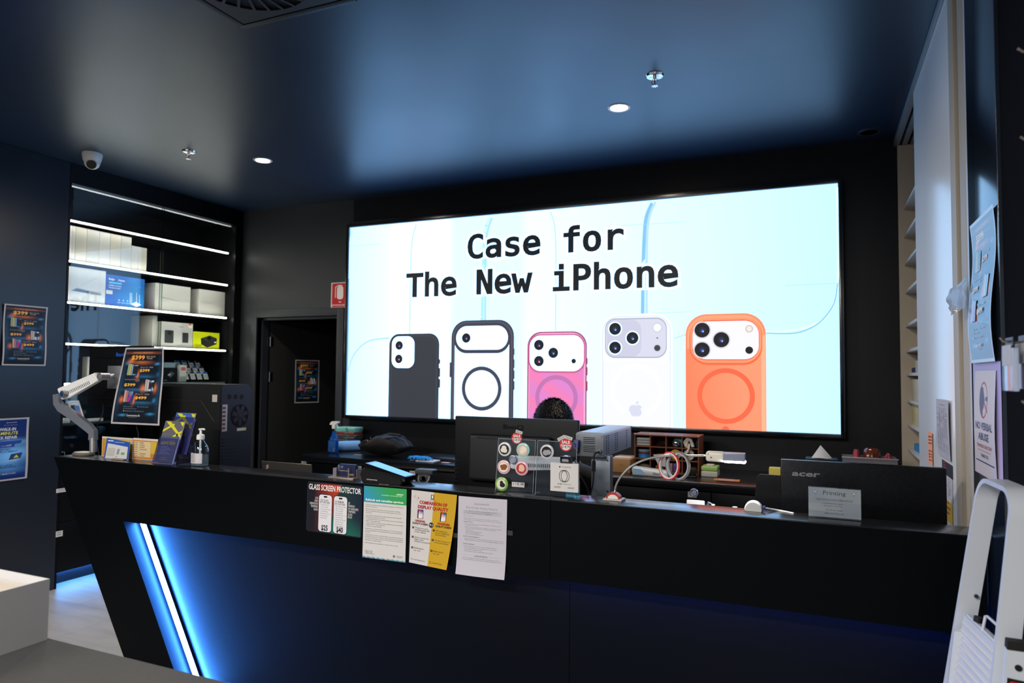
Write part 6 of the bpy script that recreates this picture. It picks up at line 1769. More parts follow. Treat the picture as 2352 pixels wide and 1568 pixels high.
s.rect(.08 * w, .40 * w, .12 * h, .52 * h, 'b4b0a8'); s.rect(.48 * w, .58 * w, .22 * h, .5 * h, '8a8c90'); s.rect(.66 * w, .80 * w, .22 * h, .34 * h, '6aa04c'); s.rect(0.02 * w, .25 * w, .84 * h, .90 * h, 'b8c4e0'); s.rect(.30 * w, .7 * w, .80 * h, .83 * h, '8ca4d8'); s.disc(.5 * w, .12 * h, .03 * h, '2450a0')
o = s.build('printed_face', INK, t); o.rotation_euler = (math.radians(-12), 0, 0); o.location = (0, 0, .0008)
B().prism([Vector((x, 0, z)) for x, z in ((0, .0), (w, .0), (w * .93, h * .85), (-.01, h * .99))], (0, .0004, 0), (0, .0014, 0)).build('card_back', card_w, t).rotation_euler = (math.radians(-12), 0, 0)
t.children[-1].location = (0, 0, .0008)
B().box(w * .45, w * .95, -.02, -.004, .0005, .006, .001).build('wood_foot', mat('pale_wood', '9a8468', .5), t)
# hand scanner on a hook, seen behind the ledge right of the payment terminal
x0, x1, z0, z1 = rY(957, 998, 1077, 1108, 2.70)
t = thing('barcode_scanner', 'grey barcode scanner standing behind the ledge right of the payment terminal', 'scanner', ((x0 + x1) / 2, 2.70, DZK)); w = (x1 - x0) / 2
zz = z1 - DZK
b_ = B().box(-w, w, -.02, .03, zz - .022, zz, .008, 3); b_.box(-w * .7, w * .7, -.016, .02, zz - .05, zz - .018, .010, 3)
b_.build('scanner_head', mat('scanner_grey', '3c3e42', .35), t)
B().torus((0, -.014, zz - .035), w * .6, .004, (0, 1, -.4), 24, 8).build('scanner_hood', mat('scanner_light', '77797e', .3), t)
B().cyl((0, -.018, zz - .038), (0, -.004, zz - .036), .010).build('scan_window', chrome, t)
B().box(-.014, .014, -.01, .014, .012, zz - .045, .004).build('handle', plastic, t)
B().lathe([(0, .0005), (.04, .0005), (.04, .008), (0, .012)], (0, 0, 0), 24).build('stand_base', plastic, t)
# ------------------------------------------------------------------ things on the back worktop
def onb(px, py): return pZ(px, py, BZ)
def rB(x0, x1, y0, y1, Y):
    a, b_, c, d_ = rY(x0, x1, y0, y1, Y); return a, b_, max(c, BZ + .0005), d_
# spray bottle
v = onb(772, 1039); Y = v.y - .03
t = thing('spray_bottle', 'blue glass cleaner spray bottle with white trigger on the back worktop', 'spray bottle', (v.x, Y, BZ))
H = pY(772, 967, Y).z - BZ
liq = mat('blue_liquid', '0d62c4', .12, trans=.35, noise=.02)
k = H / .27
prof = [(0, .001), (.040, .001), (.044, .006), (.045, .10), (.040, .125), (.026, .145), (.021, .16), (.019, .185)]
B().lathe([(r * k, z * k) for r, z in prof], (0, 0, 0), 28, sy=.6).build('bottle_body', liq, t)
B().lathe([(.019 * k, .186 * k), (.018 * k, .21 * k), (.016 * k, .215 * k)], (0, 0, 0), 20, sy=.7).build('bottle_neck', clear('neck_clear', 'dfeefa', 1.2, .05), t)
B().box(-.036 * k, .038 * k, -.0285 * k, -.0268 * k, .015 * k, .11 * k, .004).build('label', mat('spray_label', '2c68b8', .4), t)
s = Sheet(); s.rect(.016 * k, .030 * k, .018 * k, .042 * k, 'a8b4c0')
for i in range(7): s.rect((.017 + i * .0018) * k, (.018 + i * .0018) * k, .020 * k, .040 * k, '3a4048')
o = s.build('barcode', INK, t); o.location = (0, -.0287 * k, 0)
b_ = B().box(-.016 * k, .016 * k, -.013 * k, .013 * k, .205 * k, .240 * k, .003)
b_.prism([Vector((x * k, -.013 * k, z * k)) for x, z in ((-.040, .238), (-.034, .255), (-.018, .268), (.046, .270), (.048, .256), (.034, .252), (.024, .240))], (0, 0, 0), (0, .026 * k, 0))
b_.tube([(.026 * k, 0, .245 * k), (.034 * k, 0, .228 * k), (.044 * k, 0, .212 * k)], .005 * k, 8)
b_.build('trigger_head', white_p, t)
# paper towel roll
v = onb(766, 1038); Y = v.y + .12
x0, x1 = pY(766, 1025, Y - .02).x, pY(817, 1025, Y - .02).x; r_ = (pY(790, 1012, Y).z - BZ) / 2
t = thing('paper_towel_roll', 'blue paper towel roll lying behind the spray bottle', 'paper roll', ((x0 + x1) / 2, Y, BZ), .8); L = (x1 - x0) / 2
Mx = Matrix.Rotation(PI / 2, 3, 'Y')
B().lathe([(.016, -L), (r_ * .97, -L), (r_, -L + .004), (r_, L - .004), (r_ * .97, L), (.016, L), (.016, -L)], (0, 0, r_ + .0006), 36, Mx, ).build('paper', mat('blue_paper', '7ab0e8', .8, bump=.3), t)
B().lathe([(.013, -L), (.0158, -L), (.0158, L), (.013, L), (.013, -L)], (0, 0, r_ + .0006), 24, Mx).build('cardboard_core', cardb, t)
# stack of clear plastic cases
Y = 4.80
x0, x1 = pY(779, 1000, Y).x, pY(823, 1000, Y).x; zt = pY(800, 980, Y).z
cols = ['2a2422', '1c1c20', '5a2430', '3a3c44', '44303c', '2c4644', '8a2a24', '5fae9c', '74c4b4']
h_ = (zt - BZ) / len(cols)
for i, c in enumerate(cols):
    dx = (i % 3 - 1) * .004
    t = thing('plastic_case', ('flat plastic parts case in the stack on the back worktop, ' + ['lowest', 'second from the bottom', 'third from the bottom', 'fourth from the bottom', 'middle one', 'fourth from the top', 'red edged third', 'pale green second', 'pale green topmost'][i]), 'plastic case', ((x0 + x1) / 2 + dx, Y, BZ + .0004 + h_ * i), .12 * (i % 2), 'stack of parts cases')
    wq = (x1 - x0) / 2
    B().box(-wq, wq, -.06, .06, .0006, h_ * .55, .002).build('tray', mat('case_' + c, c, .3), t)
    B().box(-wq, wq, -.06, .06, h_ * .56, h_ * .97, .002).build('clear_lid', mat('lid_' + c, {'8a2a24': 'a86058', '5fae9c': '88c8ba', '74c4b4': '9cd8cc'}.get(c, '6a6668'), .2), t)
    B().box(wq * .1, wq * .3, -.0625, -.0605, h_ * .3, h_ * .8, .0005).build('latch', mat('latch_teal', '2c8a84', .4), t)
v = onb(824, 1032); o = B().box(-.02, .02, -.012, .012, .001, .022, .002).build('small_orange_box', mat('orange_card', 'b8701c', .6)); o.location = (pY(822, 1024, v.y + .09).x, v.y + .09, BZ); tag(o, 'small orange box between the paper roll and the backpack', 'box')
s = Sheet(); s.rect(0, .06, 0, .05, 'b8a48c'); s.rect(.005, .055, .005, .03, 'a0643c'); o = s.build('paper_slip', INKM); o.rotation_euler = (-PI / 2, 0, .2); o.location = (pY(814, 1036, 4.42).x, 4.40, BZ + .002); tag(o, 'patterned paper slip lying between the roll and the backpack', 'paper')
# backpack
v0, v1 = onb(830, 1046), onb(942, 1054); Y = 4.50
x0, x1 = pY(829, 1030, Y).x, pY(943, 1030, Y).x; zt = pY(890, 997, Y).z
t = thing('backpack', 'black backpack slumped on the back worktop under the screen', 'backpack', ((x0 + x1) / 2, Y, BZ))
bw, bh = (x1 - x0) / 2, zt - BZ
b_ = B().ball((0, 0, 0), 1, n=40)
for w_ in b_.bm.verts:
    p = w_.co.copy(); a = abs
    sx = 1 if p.x > 0 else -1
    px = sx * a(p.x) ** .6; py = (1 if p.y > 0 else -1) * a(p.y) ** .6; pz = (p.z + 1) / 2
    top = bh * (.66 + .34 * math.exp(-((px - .15) / .6) ** 2))
    fold = .014 * math.sin(9 * px + 5 * py) * pz + .008 * math.sin(17 * px - 7 * pz)
    w_.co = Vector((px * bw * (1 - .10 * pz * (1 if px < 0 else .2)), py * .12 + fold * .5, max(.0005, (pz ** .55) * top + fold * .4 * (pz > .05))))
bpm = mat('backpack_fabric', '131315', .75, bump=.4, nscale=200)
b_.build('bag_body', bpm, t, angle=80)
def bp(px, py, Y_=Y - .10): v_ = pY(px, py, Y_); return (v_.x - t.location.x, v_.y - t.location.y, v_.z - BZ)
B().tube([bp(846, 1022), bp(862, 1011), bp(885, 1006), bp(910, 1003), bp(930, 1012), bp(938, 1024)], .006, 8).build('zip_edge', mat('zip_black', '20242e', .35), t)
B().tube([bp(850, 1015, Y - .06), bp(870, 1004, Y - .03), bp(895, 997, Y - .02), bp(920, 1000, Y - .02)], .012, 8).build('shoulder_strap', bpm, t)
B().tube([bp(832, 1018), bp(838, 1014), bp(846, 1012)], .012, 8).build('side_pocket', bpm, t)
B().torus(bp(845, 1014, Y - .115), .011, .0035, (.6, .6, .4), 20, 8).build('pink_ring', mat('pink_rubber', 'a8484c', .5), t)
B().ball(bp(851, 1006, Y - .11), .005, n=10).build('key_ring', chrome, t)
# gloves and a white tray
Y = 4.36
v = onb(985, 1056); t = thing('white_tray', 'flat white tray under the blue gloves on the back worktop', 'tray', (pY(985, 1056, Y).x, Y, BZ))
B().box(-.085, .06, -.045, .06, .0005, .008, .003).build('tray_base', white_p, t)
t = thing('rubber_gloves', 'bundle of bright blue nitrile gloves on the white tray', 'gloves', (pY(968, 1052, Y).x, Y, BZ + .009))
gl = mat('nitrile_blue', '1e90e0', .4)
random.seed(11)
for k in range(2):
    b_ = B().ball((-.04 + .06 * k, .0, .014), .042, 1.2, .8, .3, 14)
    for i in range(5):
        a = -.9 + i * .42 + k * .3; x = -.04 + .06 * k
        b_.tube([(x + .03 * math.sin(a), -.01, .014), (x + .06 * math.sin(a) + .01, -.035 * math.cos(a) - .01, .018), (x + .085 * math.sin(a) + .015, -.05 * math.cos(a), .006)], .008, 8, rr=[.010, .0085, .006])
    o = b_.build('glove', gl, t)
for (px, w_, lb) in ((946, .04, 'small pink note left of the blue gloves'), (1022, .06, 'pink note right of the blue gloves')):
    s = Sheet(); s.rect(-w_ / 2, w_ / 2, 0, .04, 'd8a8a8'); o = s.build('pink_note', INKM); o.rotation_euler = (-PI / 2, 0, 0); o.location = (pY(px, 1058, 4.34).x, 4.33, BZ + .0015); tag(o, lb, 'note')
x0 = pY(962, 1045, 4.5).x
t = thing('laptop', 'closed dark laptop lying on the worktop behind the blue gloves', 'laptop', (x0 + .18, 4.56, BZ))
B().box(-.17, .17, -.12, .12, .0005, .010, .003).build('laptop_base', plastic, t); B().box(-.17, .17, -.12, .12, .0105, .018, .003).build('lid', mat('lid_dark', '1c1f26', .3), t)
# cardboard box beside the organiser
Y = 4.45; x0, x1, z0, z1 = rB(1400, 1447, 1054, 1081, Y)
t = thing('cardboard_box', 'brown cardboard box with a paper sheet on top, left of the pigeonholes', 'box', ((x0 + x1) / 2, Y + .12, BZ))
B().box(-(x1 - x0) / 2, (x1 - x0) / 2, -.12, .13, .0005, z1 - BZ, .002).build('carton', cardb, t)
s = Sheet(); s.rect(-.06, .05, 0, .1, 'c4bcb0'); o = s.build('paper_sheet', INKM, t); o.rotation_euler = (-PI / 2, 0, .1); o.location = (0, -.05, z1 - BZ + .001)
s = Sheet(); s.text('x x', -.0, .0, .012, '3a2c20'); o = s.build('pen_marks', INKM, t); o.location = (-.0, -.1204, .045)
# pigeonhole organiser
Y = 4.55; OX0, OX1 = pY(1458, 1040, Y).x, pY(1604, 1040, Y).x; OZ = pY(1530, 1000, Y).z
ow = mat('brown_board', '6b3a22', .6, bump=.1)
t = thing('pigeonhole_organizer', 'brown cardboard pigeonhole organiser with four columns on the back worktop', 'organiser', ((OX0 + OX1) / 2, Y + .1, BZ))
ps = []; cw = (OX1 - OX0) / 4; rh = (OZ - BZ) / 3; D0, D1 = Y, Y + .20
ps.append(B().box(OX0, OX1, D1 - .004, D1, BZ + .0005, OZ).build('back_board', ow))
ps.append(B().box(OX0 - .006, OX1 + .006, D0 - .006, D1, OZ - .005, OZ + .002).build('top_board', ow))
for i in range(5):
    ps.append(B().box(OX0 + cw * i - .003, OX0 + cw * i + .003, D0, D1 - .004, BZ + .0005, OZ - .005).build('divider', ow))
for j in range(3):
    ps.append(B().box(OX0, OX1, D0 + .002, D1 - .004, BZ + .0005 + rh * j, BZ + .0055 + rh * j).build('shelf_board', ow))
b_ = B()
for i in range(5):
    b_.cyl((OX0 + cw * i, D0 + .01, OZ + .002), (OX0 + cw * i, D0 + .01, OZ + .006), .006, n=10)
ps.append(b_.build('rivets', mat('rivet', 'c4bcb8', .3)))
bake(t, *ps)
def cell(i, j): return OX0 + cw * (i + .5), D0 + .07, BZ + .0062 + rh * j
def blob(x, y, z, sx, sy, sz, col, name, lb, cat, seed=0, rough=.5, n=14, amp=.15):
    rn = random.Random(seed); b_ = B().ball((0, 0, 0), 1, n=n)
    for w_ in b_.bm.verts:
        w_.co *= 1 + rn.uniform(-amp, amp); w_.co = Vector((w_.co.x * sx, w_.co.y * sy, max(w_.co.z, -.8) * sz + sz * .8))
    o = b_.build(name, mat('c_' + col, col, rough)); o.location = (x, y, z); return tag(o, lb, cat)
x, y, z = cell(0, 2); 
for k in range(3):
    o = B().box(-.045, .045, -.05, .05, 0, .016, .006, 3).build('folded_bag', mat('c_a8a8a2', 'a8a8a2', .4)); o.location = (x, y, z + .001 + .0175 * k); tag(o, 'folded white bag in the top left pigeonhole, ' + ('lowest', 'middle', 'uppermost')[k], 'bag', 'folded bags in the top left pigeonhole')
x, y, z = cell(1, 2); blob(x, y, z, .03, .04, .008, '2a2622', 'dark_scraps', 'dark scraps lying in the second pigeonhole of the top row', 'scraps', 2)
x, y, z = cell(2, 2); o = B().box(-.028, .028, -.02, .04, .001, .058, .004).build('teal_box', mat('c_2f8f98', '2f8f98', .4)); o.location = (x + .016, y + .02, z); tag(o, 'teal box in the third pigeonhole of the top row', 'box')
t = thing('tin_can', 'shiny can end in front of the teal box in the pigeonholes', 'can', (x + .008, y - .035, z + .024)); B().cyl((0, -.01, 0), (0, .01, 0), .022, n=24).build('can_body', mat('dark_tin', '5a5c60', .3, metal=.8), t); B().ball((0, -.010, 0), .017, 1, .35, 1, 16).build('dome', chrome, t)
x, y, z = cell(3, 2); t = thing('hanging_cloth', 'white rolled cloth hanging out of the top right pigeonhole', 'cloth', (x - .012, y - .05, z))
cm = mat('white_cloth', 'c4bcb0', .8); B().tube([(.0, 0, .004), (-.018, 0, .012), (-.026, 0, .036), (-.008, 0, .058), (.012, 0, .050), (.022, 0, .028), (.026, 0, .008)], .011, 10).tube([(-.004, -.004, .052), (-.012, -.004, .035), (-.012, -.004, .014)], .010, 8).build('cloth_roll', cm, t)
B().tube([(.006, -.008, .028), (.004, -.018, -.002), (-.006, -.024, -.026), (-.020, -.026, -.040)], .006, 8).build('cloth_tail', cm, t)
blob(x + .032, y + .01, z, .011, .026, .026, '24425c', 'blue_mesh_pack', 'dark blue mesh pack beside the cloth in the pigeonholes', 'pack', 4)
x, y, z = cell(0, 1); t = thing('round_tin', 'round blue and red striped tin in the left pigeonhole of the middle row', 'tin', (x, y, z))
for r0_, a, c, nm_ in ((.045, 0, .026, '2d78b0'), (.0445, .026, .038, '6c2024'), (.045, .038, .048, '3a88b8'), (.043, .048, .053, 'b4aca0')):
    B().cyl((0, 0, a + .0003), (0, 0, c), r0_, n=30).build('tin_band', mat('c_' + nm_, nm_, .35), t)
x, y, z = cell(2, 1)
o = B().cyl((0, -.02, 0), (0, .02, 0), .032, n=28).build('yellow_roll', mat('c_d8a018', 'd8a018', .4)); o.location = (x + .004, y - .02, z + .033); tag(o, 'yellow tape roll seen behind the hanging tape rolls', 'tape roll')
x, y, z = cell(3, 1); t = thing('clear_tape_roll', 'clear tape roll with pale core in the right pigeonhole of the middle row', 'tape roll', (x - .012, y - .03, z + .036))
Mq = Matrix.Rotation(PI / 2, 3, 'X'); B().lathe([(.014, -.02), (.034, -.02), (.034, .02), (.014, .02), (.014, -.02)], (0, 0, 0), 30, Mq).build('tape_layer', mat('c_b0aeb0', 'b0aeb0', .25), t); B().lathe([(.010, -.021), (.0138, -.021), (.0138, .021), (.010, .021), (.010, -.021)], (0, 0, 0), 24, Mq).build('core', mat('c_9c7c50', '9c7c50', .6), t)
x, y, z = cell(1, 1); t = thing('folded_sheet', 'white folded sheet sticking out of the second pigeonhole of the middle row', 'paper', (x + .02, y - .06, z)); b_ = B()
vs_ = [b_.bm.verts.new(p) for p in ((-.05, -.02, .030), (.03, -.03, .040), (.035, -.02, -.045), (-.015, -.02, -.04))]; b_.bm.faces.new(vs_); b_.build('sheet_fold', mat('c_b4b0b4', 'b4b0b4', .5), t)
x, y, z = cell(0, 0); blob(x, y, z, .042, .04, .020, '8c8468', 'beige_pouch', 'beige pouch in the bottom left pigeonhole', 'pouch', 6)
x, y, z = cell(1, 0); blob(x + .004, y, z, .036, .04, .024, '8a7a28', 'yellow_green_bag', 'olive yellow bag in the second pigeonhole of the bottom row', 'bag', 7, .3)
x, y, z = cell(2, 0)
for dx, c, lb in ((-.028, '9c8474', 'beige pack in the third pigeonhole of the bottom row'), (.0, '5a3c8a', 'purple pack in the third pigeonhole of the bottom row')):
    o = B().box(-.012, .012, -.03, .03, .0005, .055, .004).build('small_pack', mat('c_' + c, c, .4)); o.location = (x + dx, y - .01, z); tag(o, lb, 'pack')
# items in front of / beside the organiser
Y = 4.36; x0, x1, z0, z1 = rB(1452, 1536, 1075, 1096, Y)
t = thing('wipes_pack', 'crumpled white and blue wipes pack lying before the pigeonholes', 'wipes pack', ((x0 + x1) / 2, Y + .03, BZ)); w = (x1 - x0) / 2
b_ = B().box(-w, w, -.045, .045, .0008, .045, .018, 4)
rn = random.Random(3)
for w_ in b_.bm.verts: w_.co.z = max(.0008, w_.co.z * (1 + .25 * math.sin(w_.co.x * 40))); w_.co.x += rn.uniform(-.004, .004)
b_.build('pack_body', mat('c_c4c4c8', 'c4c4c8', .35), t)
s = Sheet(); s.poly([(-w * .8, .012), (-w * .2, .016), (-w * .5, .045), (-w * .95, .046)], '86b4d8'); s.text('Glen', w * .15, .014, .014, '2c3038', w=.045, off=.01); o = s.build('printed_face', INK, t); o.location = (0, -.0465, 0)
Y = 4.50; x0, x1, z0, z1 = rB(1610, 1648, 1066, 1088, Y)
t = thing('tissue_pack', 'green and white tissue pack right of the pigeonholes', 'tissue pack', ((x0 + x1) / 2, Y + .06, BZ)); w = (x1 - x0) / 2
B().box(-w, w, -.06, .06, .0006, .036, .008, 3).build('lower_pack', mat('c_b4b2a8', 'b4b2a8', .4), t); B().box(-w, w, -.058, .058, .037, .066, .010, 3).build('upper_pack', mat('c_8cb060', '8cb060', .4), t); B().box(-w * .5, w * .45, -.03, .03, .066, .074, .006, 3).build('opening_flap', mat('c_c8c4b4', 'c8c4b4', .4), t)
s = Sheet(); s.rect(-.075, .075, 0, .09, 'b8743c'); s.rect(-.05, .04, .02, .08, 'a89488'); o = s.build('orange_card', INKM); o.rotation_euler = (-PI / 2, 0, 0); o.location = (pY(1669, 1092, 4.42).x, 4.38, BZ + .0015); tag(o, 'orange card with a pale centre lying flat right of the tissue pack', 'card')
Y = 4.44; x0, x1, z0, z1 = rB(1580, 1600, 1074, 1092, Y)
t = thing('phone_dock', 'small black phone dock in front of the pigeonholes', 'dock', ((x0 + x1) / 2, Y, BZ)); w = (x1 - x0) / 2
B().box(-w, w, -.02, .03, .0005, .012, .004).build('dock_base', plastic, t); B().box(-w * .9, w * .9, .0, .008, .0125, z1 - BZ, .003).build('dock_back', plastic, t)
Y = 4.40; x0, x1, z0, z1 = rB(1766, 1796, 1075, 1087, Y); o = B().box(x0, x1 + .02, Y, Y + .07, BZ + .0005, z1, .002).build('notepad', mat('c_c8b84c', 'c8b84c', .6)); tag(o, 'yellow notepad on the worktop left of the flat black monitor', 'notepad')
# tissue box
Y = 4.5; x0 = pY(1850, 1060, Y).x; x1 = pY(1925, 1060, Y).x; z1 = pY(1890, 1054, Y).z
t = thing('tissue_box', 'black tissue box with a white tissue pulled up, behind the flat monitor', 'tissue box', ((x0 + x1) / 2, Y + .06, BZ)); w = (x1 - x0) / 2
B().box(-w, w, -.06, .06, .0005, z1 - BZ, .003).build('box_body', black, t)
zt = pY(1886, 1024, Y).z - BZ; zc = z1 - BZ
b_ = B(); ap = b_.bm.verts.new((-.005, -.0, zt)); bs = [b_.bm.verts.new(p) for p in ((-.055, -.02, zc), (-.015, -.045, zc + .004), (.03, -.03, zc - .0), (.058, .01, zc), (.01, .035, zc + .002), (-.04, .02, zc))]
for i in range(6): b_.bm.faces.new((ap, bs[i], bs[(i + 1) % 6]))
b_.build('tissue', mat('tissue_white', 'c8c8cc', .8), t, angle=60)
# plastic tray with pink bags and an amber container
Y = 4.55; x0, x1, z0, z1 = rB(1936, 2062, 1052, 1070, Y)
x1 = min(x1, CX - .02)
t = thing('plastic_tray', 'clear plastic tray holding pink bags on the worktop at the right wall', 'tray', ((x0 + x1) / 2, Y + .08, BZ)); w = (x1 - x0) / 2; zt = z1 - BZ
b_ = B()
for a in ((-w, w, -.08, -.077), (-w, w, .077, .08), (-w, -w + .003, -.077, .077), (w - .003, w, -.077, .077)):
    b_.box(a[0], a[1], a[2], a[3], .001, zt)
b_.box(-w, w, -.08, .08, .0004, .003); b_.build('tray_shell', mat('milky_plastic', '8c8890', .3, trans=.4), t)
B().box(-w - .005, w + .005, -.086, -.077, zt - .004, zt + .002, .001).build('tray_rim', mat('milky_rim', 'a09ca4', .3), t)
blob(-w * .45 + (x0 + x1) / 2, Y + .08, BZ + .005, .032, .045, (zt + .03) / 1.8, '9a3a48', 'pink_bag', 'crumpled dark pink bag at the left end of the clear tray', 'bag', 9, .35)
blob(w * .68 + (x0 + x1) / 2, Y + .07, BZ + .005, .034, .045, (zt + .015) / 1.8, 'a04450', 'pink_bag', 'crumpled pink bag at the right end of the clear tray', 'bag', 10, .35)
xm = pY(2003, 1050, Y + .07).x; zt2 = pY(2003, 1029, Y + .07).z - BZ
t = thing('ribbed_container', 'amber ribbed plastic container standing in the clear tray', 'container', (xm, Y + .075, BZ + .004))
b_ = B().lathe([(0, .0), (.045, .0), (.046, zt2 * .7), (.040, zt2 * .93), (.03, zt2 - .004), (0, zt2 - .003)], (0, 0, 0), 32)
for w_ in b_.bm.verts:
    a = math.atan2(w_.co.y, w_.co.x); f_ = 1 + .06 * math.cos(8 * a); w_.co.x *= f_; w_.co.y *= f_
b_.build('container_body', mat('amber_plastic', '7c3a22', .15, trans=.5), t)

# ------------------------------------------------------------------ seated person behind the centre monitor
hx = -1.195; hy = 3.22; top = 1.437
t = thing('person', 'person with short black hair seated behind the centre monitor, only the head showing', 'person', (hx, hy + .12, 0))
skin = mat('skin', '9a6a4c', .5); hairm = mat('black_hair', '0b0a0b', .45, bump=.4, nscale=300)
def skel(name, nodes, edges, mt, parent, vox=.010):
    me = bpy.data.meshes.new(name); me.from_pydata([n_[0] for n_ in nodes], edges, [])
    o = bpy.data.objects.new(name, me); C.objects.link(o)
    md = o.modifiers.new('s', 'SKIN')
    for i, n_ in enumerate(nodes):
        r_ = n_[1]; me.skin_vertices[0].data[i].radius = (r_, r_ if len(n_) < 3 else n_[2]); me.skin_vertices[0].data[i].use_root = i == 0
    o.modifiers.new('u', 'SUBSURF').levels = 2
    rm = o.modifiers.new('r', 'REMESH'); rm.mode = 'VOXEL'; rm.voxel_size = vox
    dg = bpy.context.evaluated_depsgraph_get()
    m2 = bpy.data.meshes.new_from_object(o.evaluated_get(dg)); bpy.data.objects.remove(o); bpy.data.meshes.remove(me)
    m2.name = name; m2.materials.clear(); m2.materials.append(mt); m2.shade_smooth()
    o = bpy.data.objects.new(name, m2); C.objects.link(o); o.parent = parent
    return o
N_ = [((0, .08, .56), .14, .12), ((0, .08, .78), .13, .10), ((0, .05, .98), .15, .11), ((0, .02, 1.09), .085, .06), ((0, -.02, 1.17), .052), ((0, -.07, 1.24), .062),
      ((.12, .04, 1.03), .04), ((-.12, .04, 1.03), .04), ((.19, .0, .90), .034), ((-.19, .0, .90), .034), ((.13, -.20, .92), .028), ((-.13, -.20, .92), .028), ((.10, -.28, .915), .026), ((-.10, -.28, .915), .026),
      ((.11, .06, .54), .09), ((-.11, .06, .54), .09), ((.14, -.30, .52), .075), ((-.14, -.30, .52), .075), ((.14, -.26, .12), .048), ((-.14, -.26, .12), .048), ((.14, -.36, .05), .04), ((-.14, -.36, .05), .04)]
E_ = [(0, 1), (1, 2), (2, 3), (3, 4), (4, 5), (3, 6), (3, 7), (6, 8), (7, 9), (8, 10), (9, 11), (10, 12), (11, 13), (0, 14), (0, 15), (14, 16), (15, 17), (16, 18), (17, 19), (18, 20), (19, 21)]
for sgn, w_ in ((1, 12), (-1, 13)):      # palm, five fingers
    px, py, pz = N_[w_][0]
    for k, (dx, ln) in enumerate(((-.028, .045), (-.012, .068), (.003, .074), (.017, .070), (.030, .056))):
        i0 = len(N_)
        if k == 0:
            N_ += [((px - sgn * .030, py - .015, pz), .010), ((px - sgn * .042, py - .045, pz - .006), .008)]
        else:
            N_ += [((px + sgn * dx, py - .05, pz), .009), ((px + sgn * dx * 1.1, py - .05 - ln * .6, pz + .004), .008), ((px + sgn * dx * 1.1, py - .05 - ln, pz - .010), .007)]
        E_.append((w_, i0)); E_ += [(j, j + 1) for j in range(i0, len(N_) - 1)]
# the hands and all are one surface; the head is rounded out with its own vertices
N_ += [((0, -.10, 1.30), .078, .085), ((0, -.10, 1.345), .070, .082)]
E_ += [(5, len(N_) - 2), (len(N_) - 2, len(N_) - 1)]
N_ += [((0, -.19, 1.285), .012), ((.084, -.09, 1.29), .014), ((-.084, -.09, 1.29), .014), ((0, -.165, 1.225), .022)]
n0 = len(N_)
E_ += [(n0 - 6, n0 - 4), (n0 - 6, n0 - 3), (n0 - 6, n0 - 2), (5, n0 - 1)]
body = skel('body', N_, E_, skin, t, .009)
for sx_ in (-.03, .03):
    o = B().ball((sx_, -.178, 1.308), .011, n=12).build('eye', mat('eye_white', 'c8c4c0', .2), t)
    B().ball((sx_, -.1855, 1.307), .005, n=10).build('iris', mat('iris_dark', '14100e', .1), o)
B().tube([(-.022, -.178, 1.245), (0, -.186, 1.243), (.022, -.178, 1.245)], .0045, 8).build('lips', mat('lips', '7a4438', .5), t)
shirt = skel('shirt', [((0, .08, .60), .155, .13), ((0, .08, .78), .145, .115), ((0, .05, .98), .165, .125), ((0, .02, 1.09), .115, .085), ((.155, .03, 1.06), .098), ((-.155, .03, 1.06), .098), ((.205, .01, .905), .072), ((-.205, .01, .905), .072), ((.14, -.20, .928), .046), ((-.14, -.20, .928), .046), ((.11, -.26, .918), .036), ((-.11, -.26, .918), .036)], [(0, 1), (1, 2), (2, 3), (3, 4), (3, 5), (4, 6), (5, 7), (6, 8), (7, 9), (8, 10), (9, 11)], mat('black_shirt', '121317', .8), t, .012)
trs = skel('trousers', [((0, .08, .58), .15, .125), ((.11, .06, .545), .105), ((-.11, .06, .545), .105), ((.14, -.30, .525), .090), ((-.14, -.30, .525), .090), ((.14, -.265, .16), .062), ((-.14, -.265, .16), .062)], [(0, 1), (0, 2), (1, 3), (2, 4), (3, 5), (4, 6)], mat('dark_trousers', '15161a', .8), t, .014)
for sx_ in (-.14, .14):
    B().box(sx_ - .045, sx_ + .045, -.46, -.22, .001, .08, .03, 4).build('shoe', rubber, t)
# hair: a cap plus short tufts
b_ = B(); rn = random.Random(21); hc = Vector((0, -.095, top - .115)); tp = []
b_.ball(hc, 1, .095, .105, .108, 26)
for w_ in b_.bm.verts:
    d = w_.co - hc
    if d.z < -.02 and d.y < .02: w_.co = hc + d * .80
    elif d.z < .012 and d.y < -.04: w_.co = hc + Vector((d.x, d.y * .90, d.z))
for i in range(5200):
    a = rn.uniform(0, 2 * PI); e_ = math.asin(rn.uniform(-.12, 1))
    n_ = Vector((math.cos(a) * math.cos(e_), math.sin(a) * math.cos(e_), math.sin(e_)))
    if n_.z < .10 and n_.y < -.3 and rn.random() < .45: continue
    p = hc + Vector((n_.x * .094, n_.y * .104, n_.z * .107))
    fl = Vector((n_.x * .35 + .12, -.55, -.45)) if n_.y < .2 else Vector((n_.x * .4, .3, -.7))
    fl = fl - n_ * fl.dot(n_)
    d = (n_ * .22 + fl + Vector((rn.uniform(-.3, .3), rn.uniform(-.2, .2), rn.uniform(-.15, .2)))).normalized()
    s_ = d.cross(n_).normalized() * rn.uniform(.0012, .0022); L = rn.uniform(.012, .024)
    q0, q1, q2 = b_.bm.verts.new(p - s_), b_.bm.verts.new(p + s_), b_.bm.verts.new(p + d * L)
    b_.bm.faces.new((q0, q1, q2))
b_.build('hair', hairm, t)
t = thing('stool', 'black stool under the seated person behind the counter', 'stool', (hx, hy + .2, 0))
B().lathe([(0, .40), (.19, .40), (.2, .38), (.19, .355), (0, .35)], (0, 0, 0), 32).build('seat', plastic, t); B().cyl((0, 0, .05), (0, 0, .352), .025).build('post', steel, t); B().lathe([(0, .0005), (.2, .0005), (.2, .012), (.05, .04), (0, .05)], (0, 0, 0), 32).build('base', steel, t)

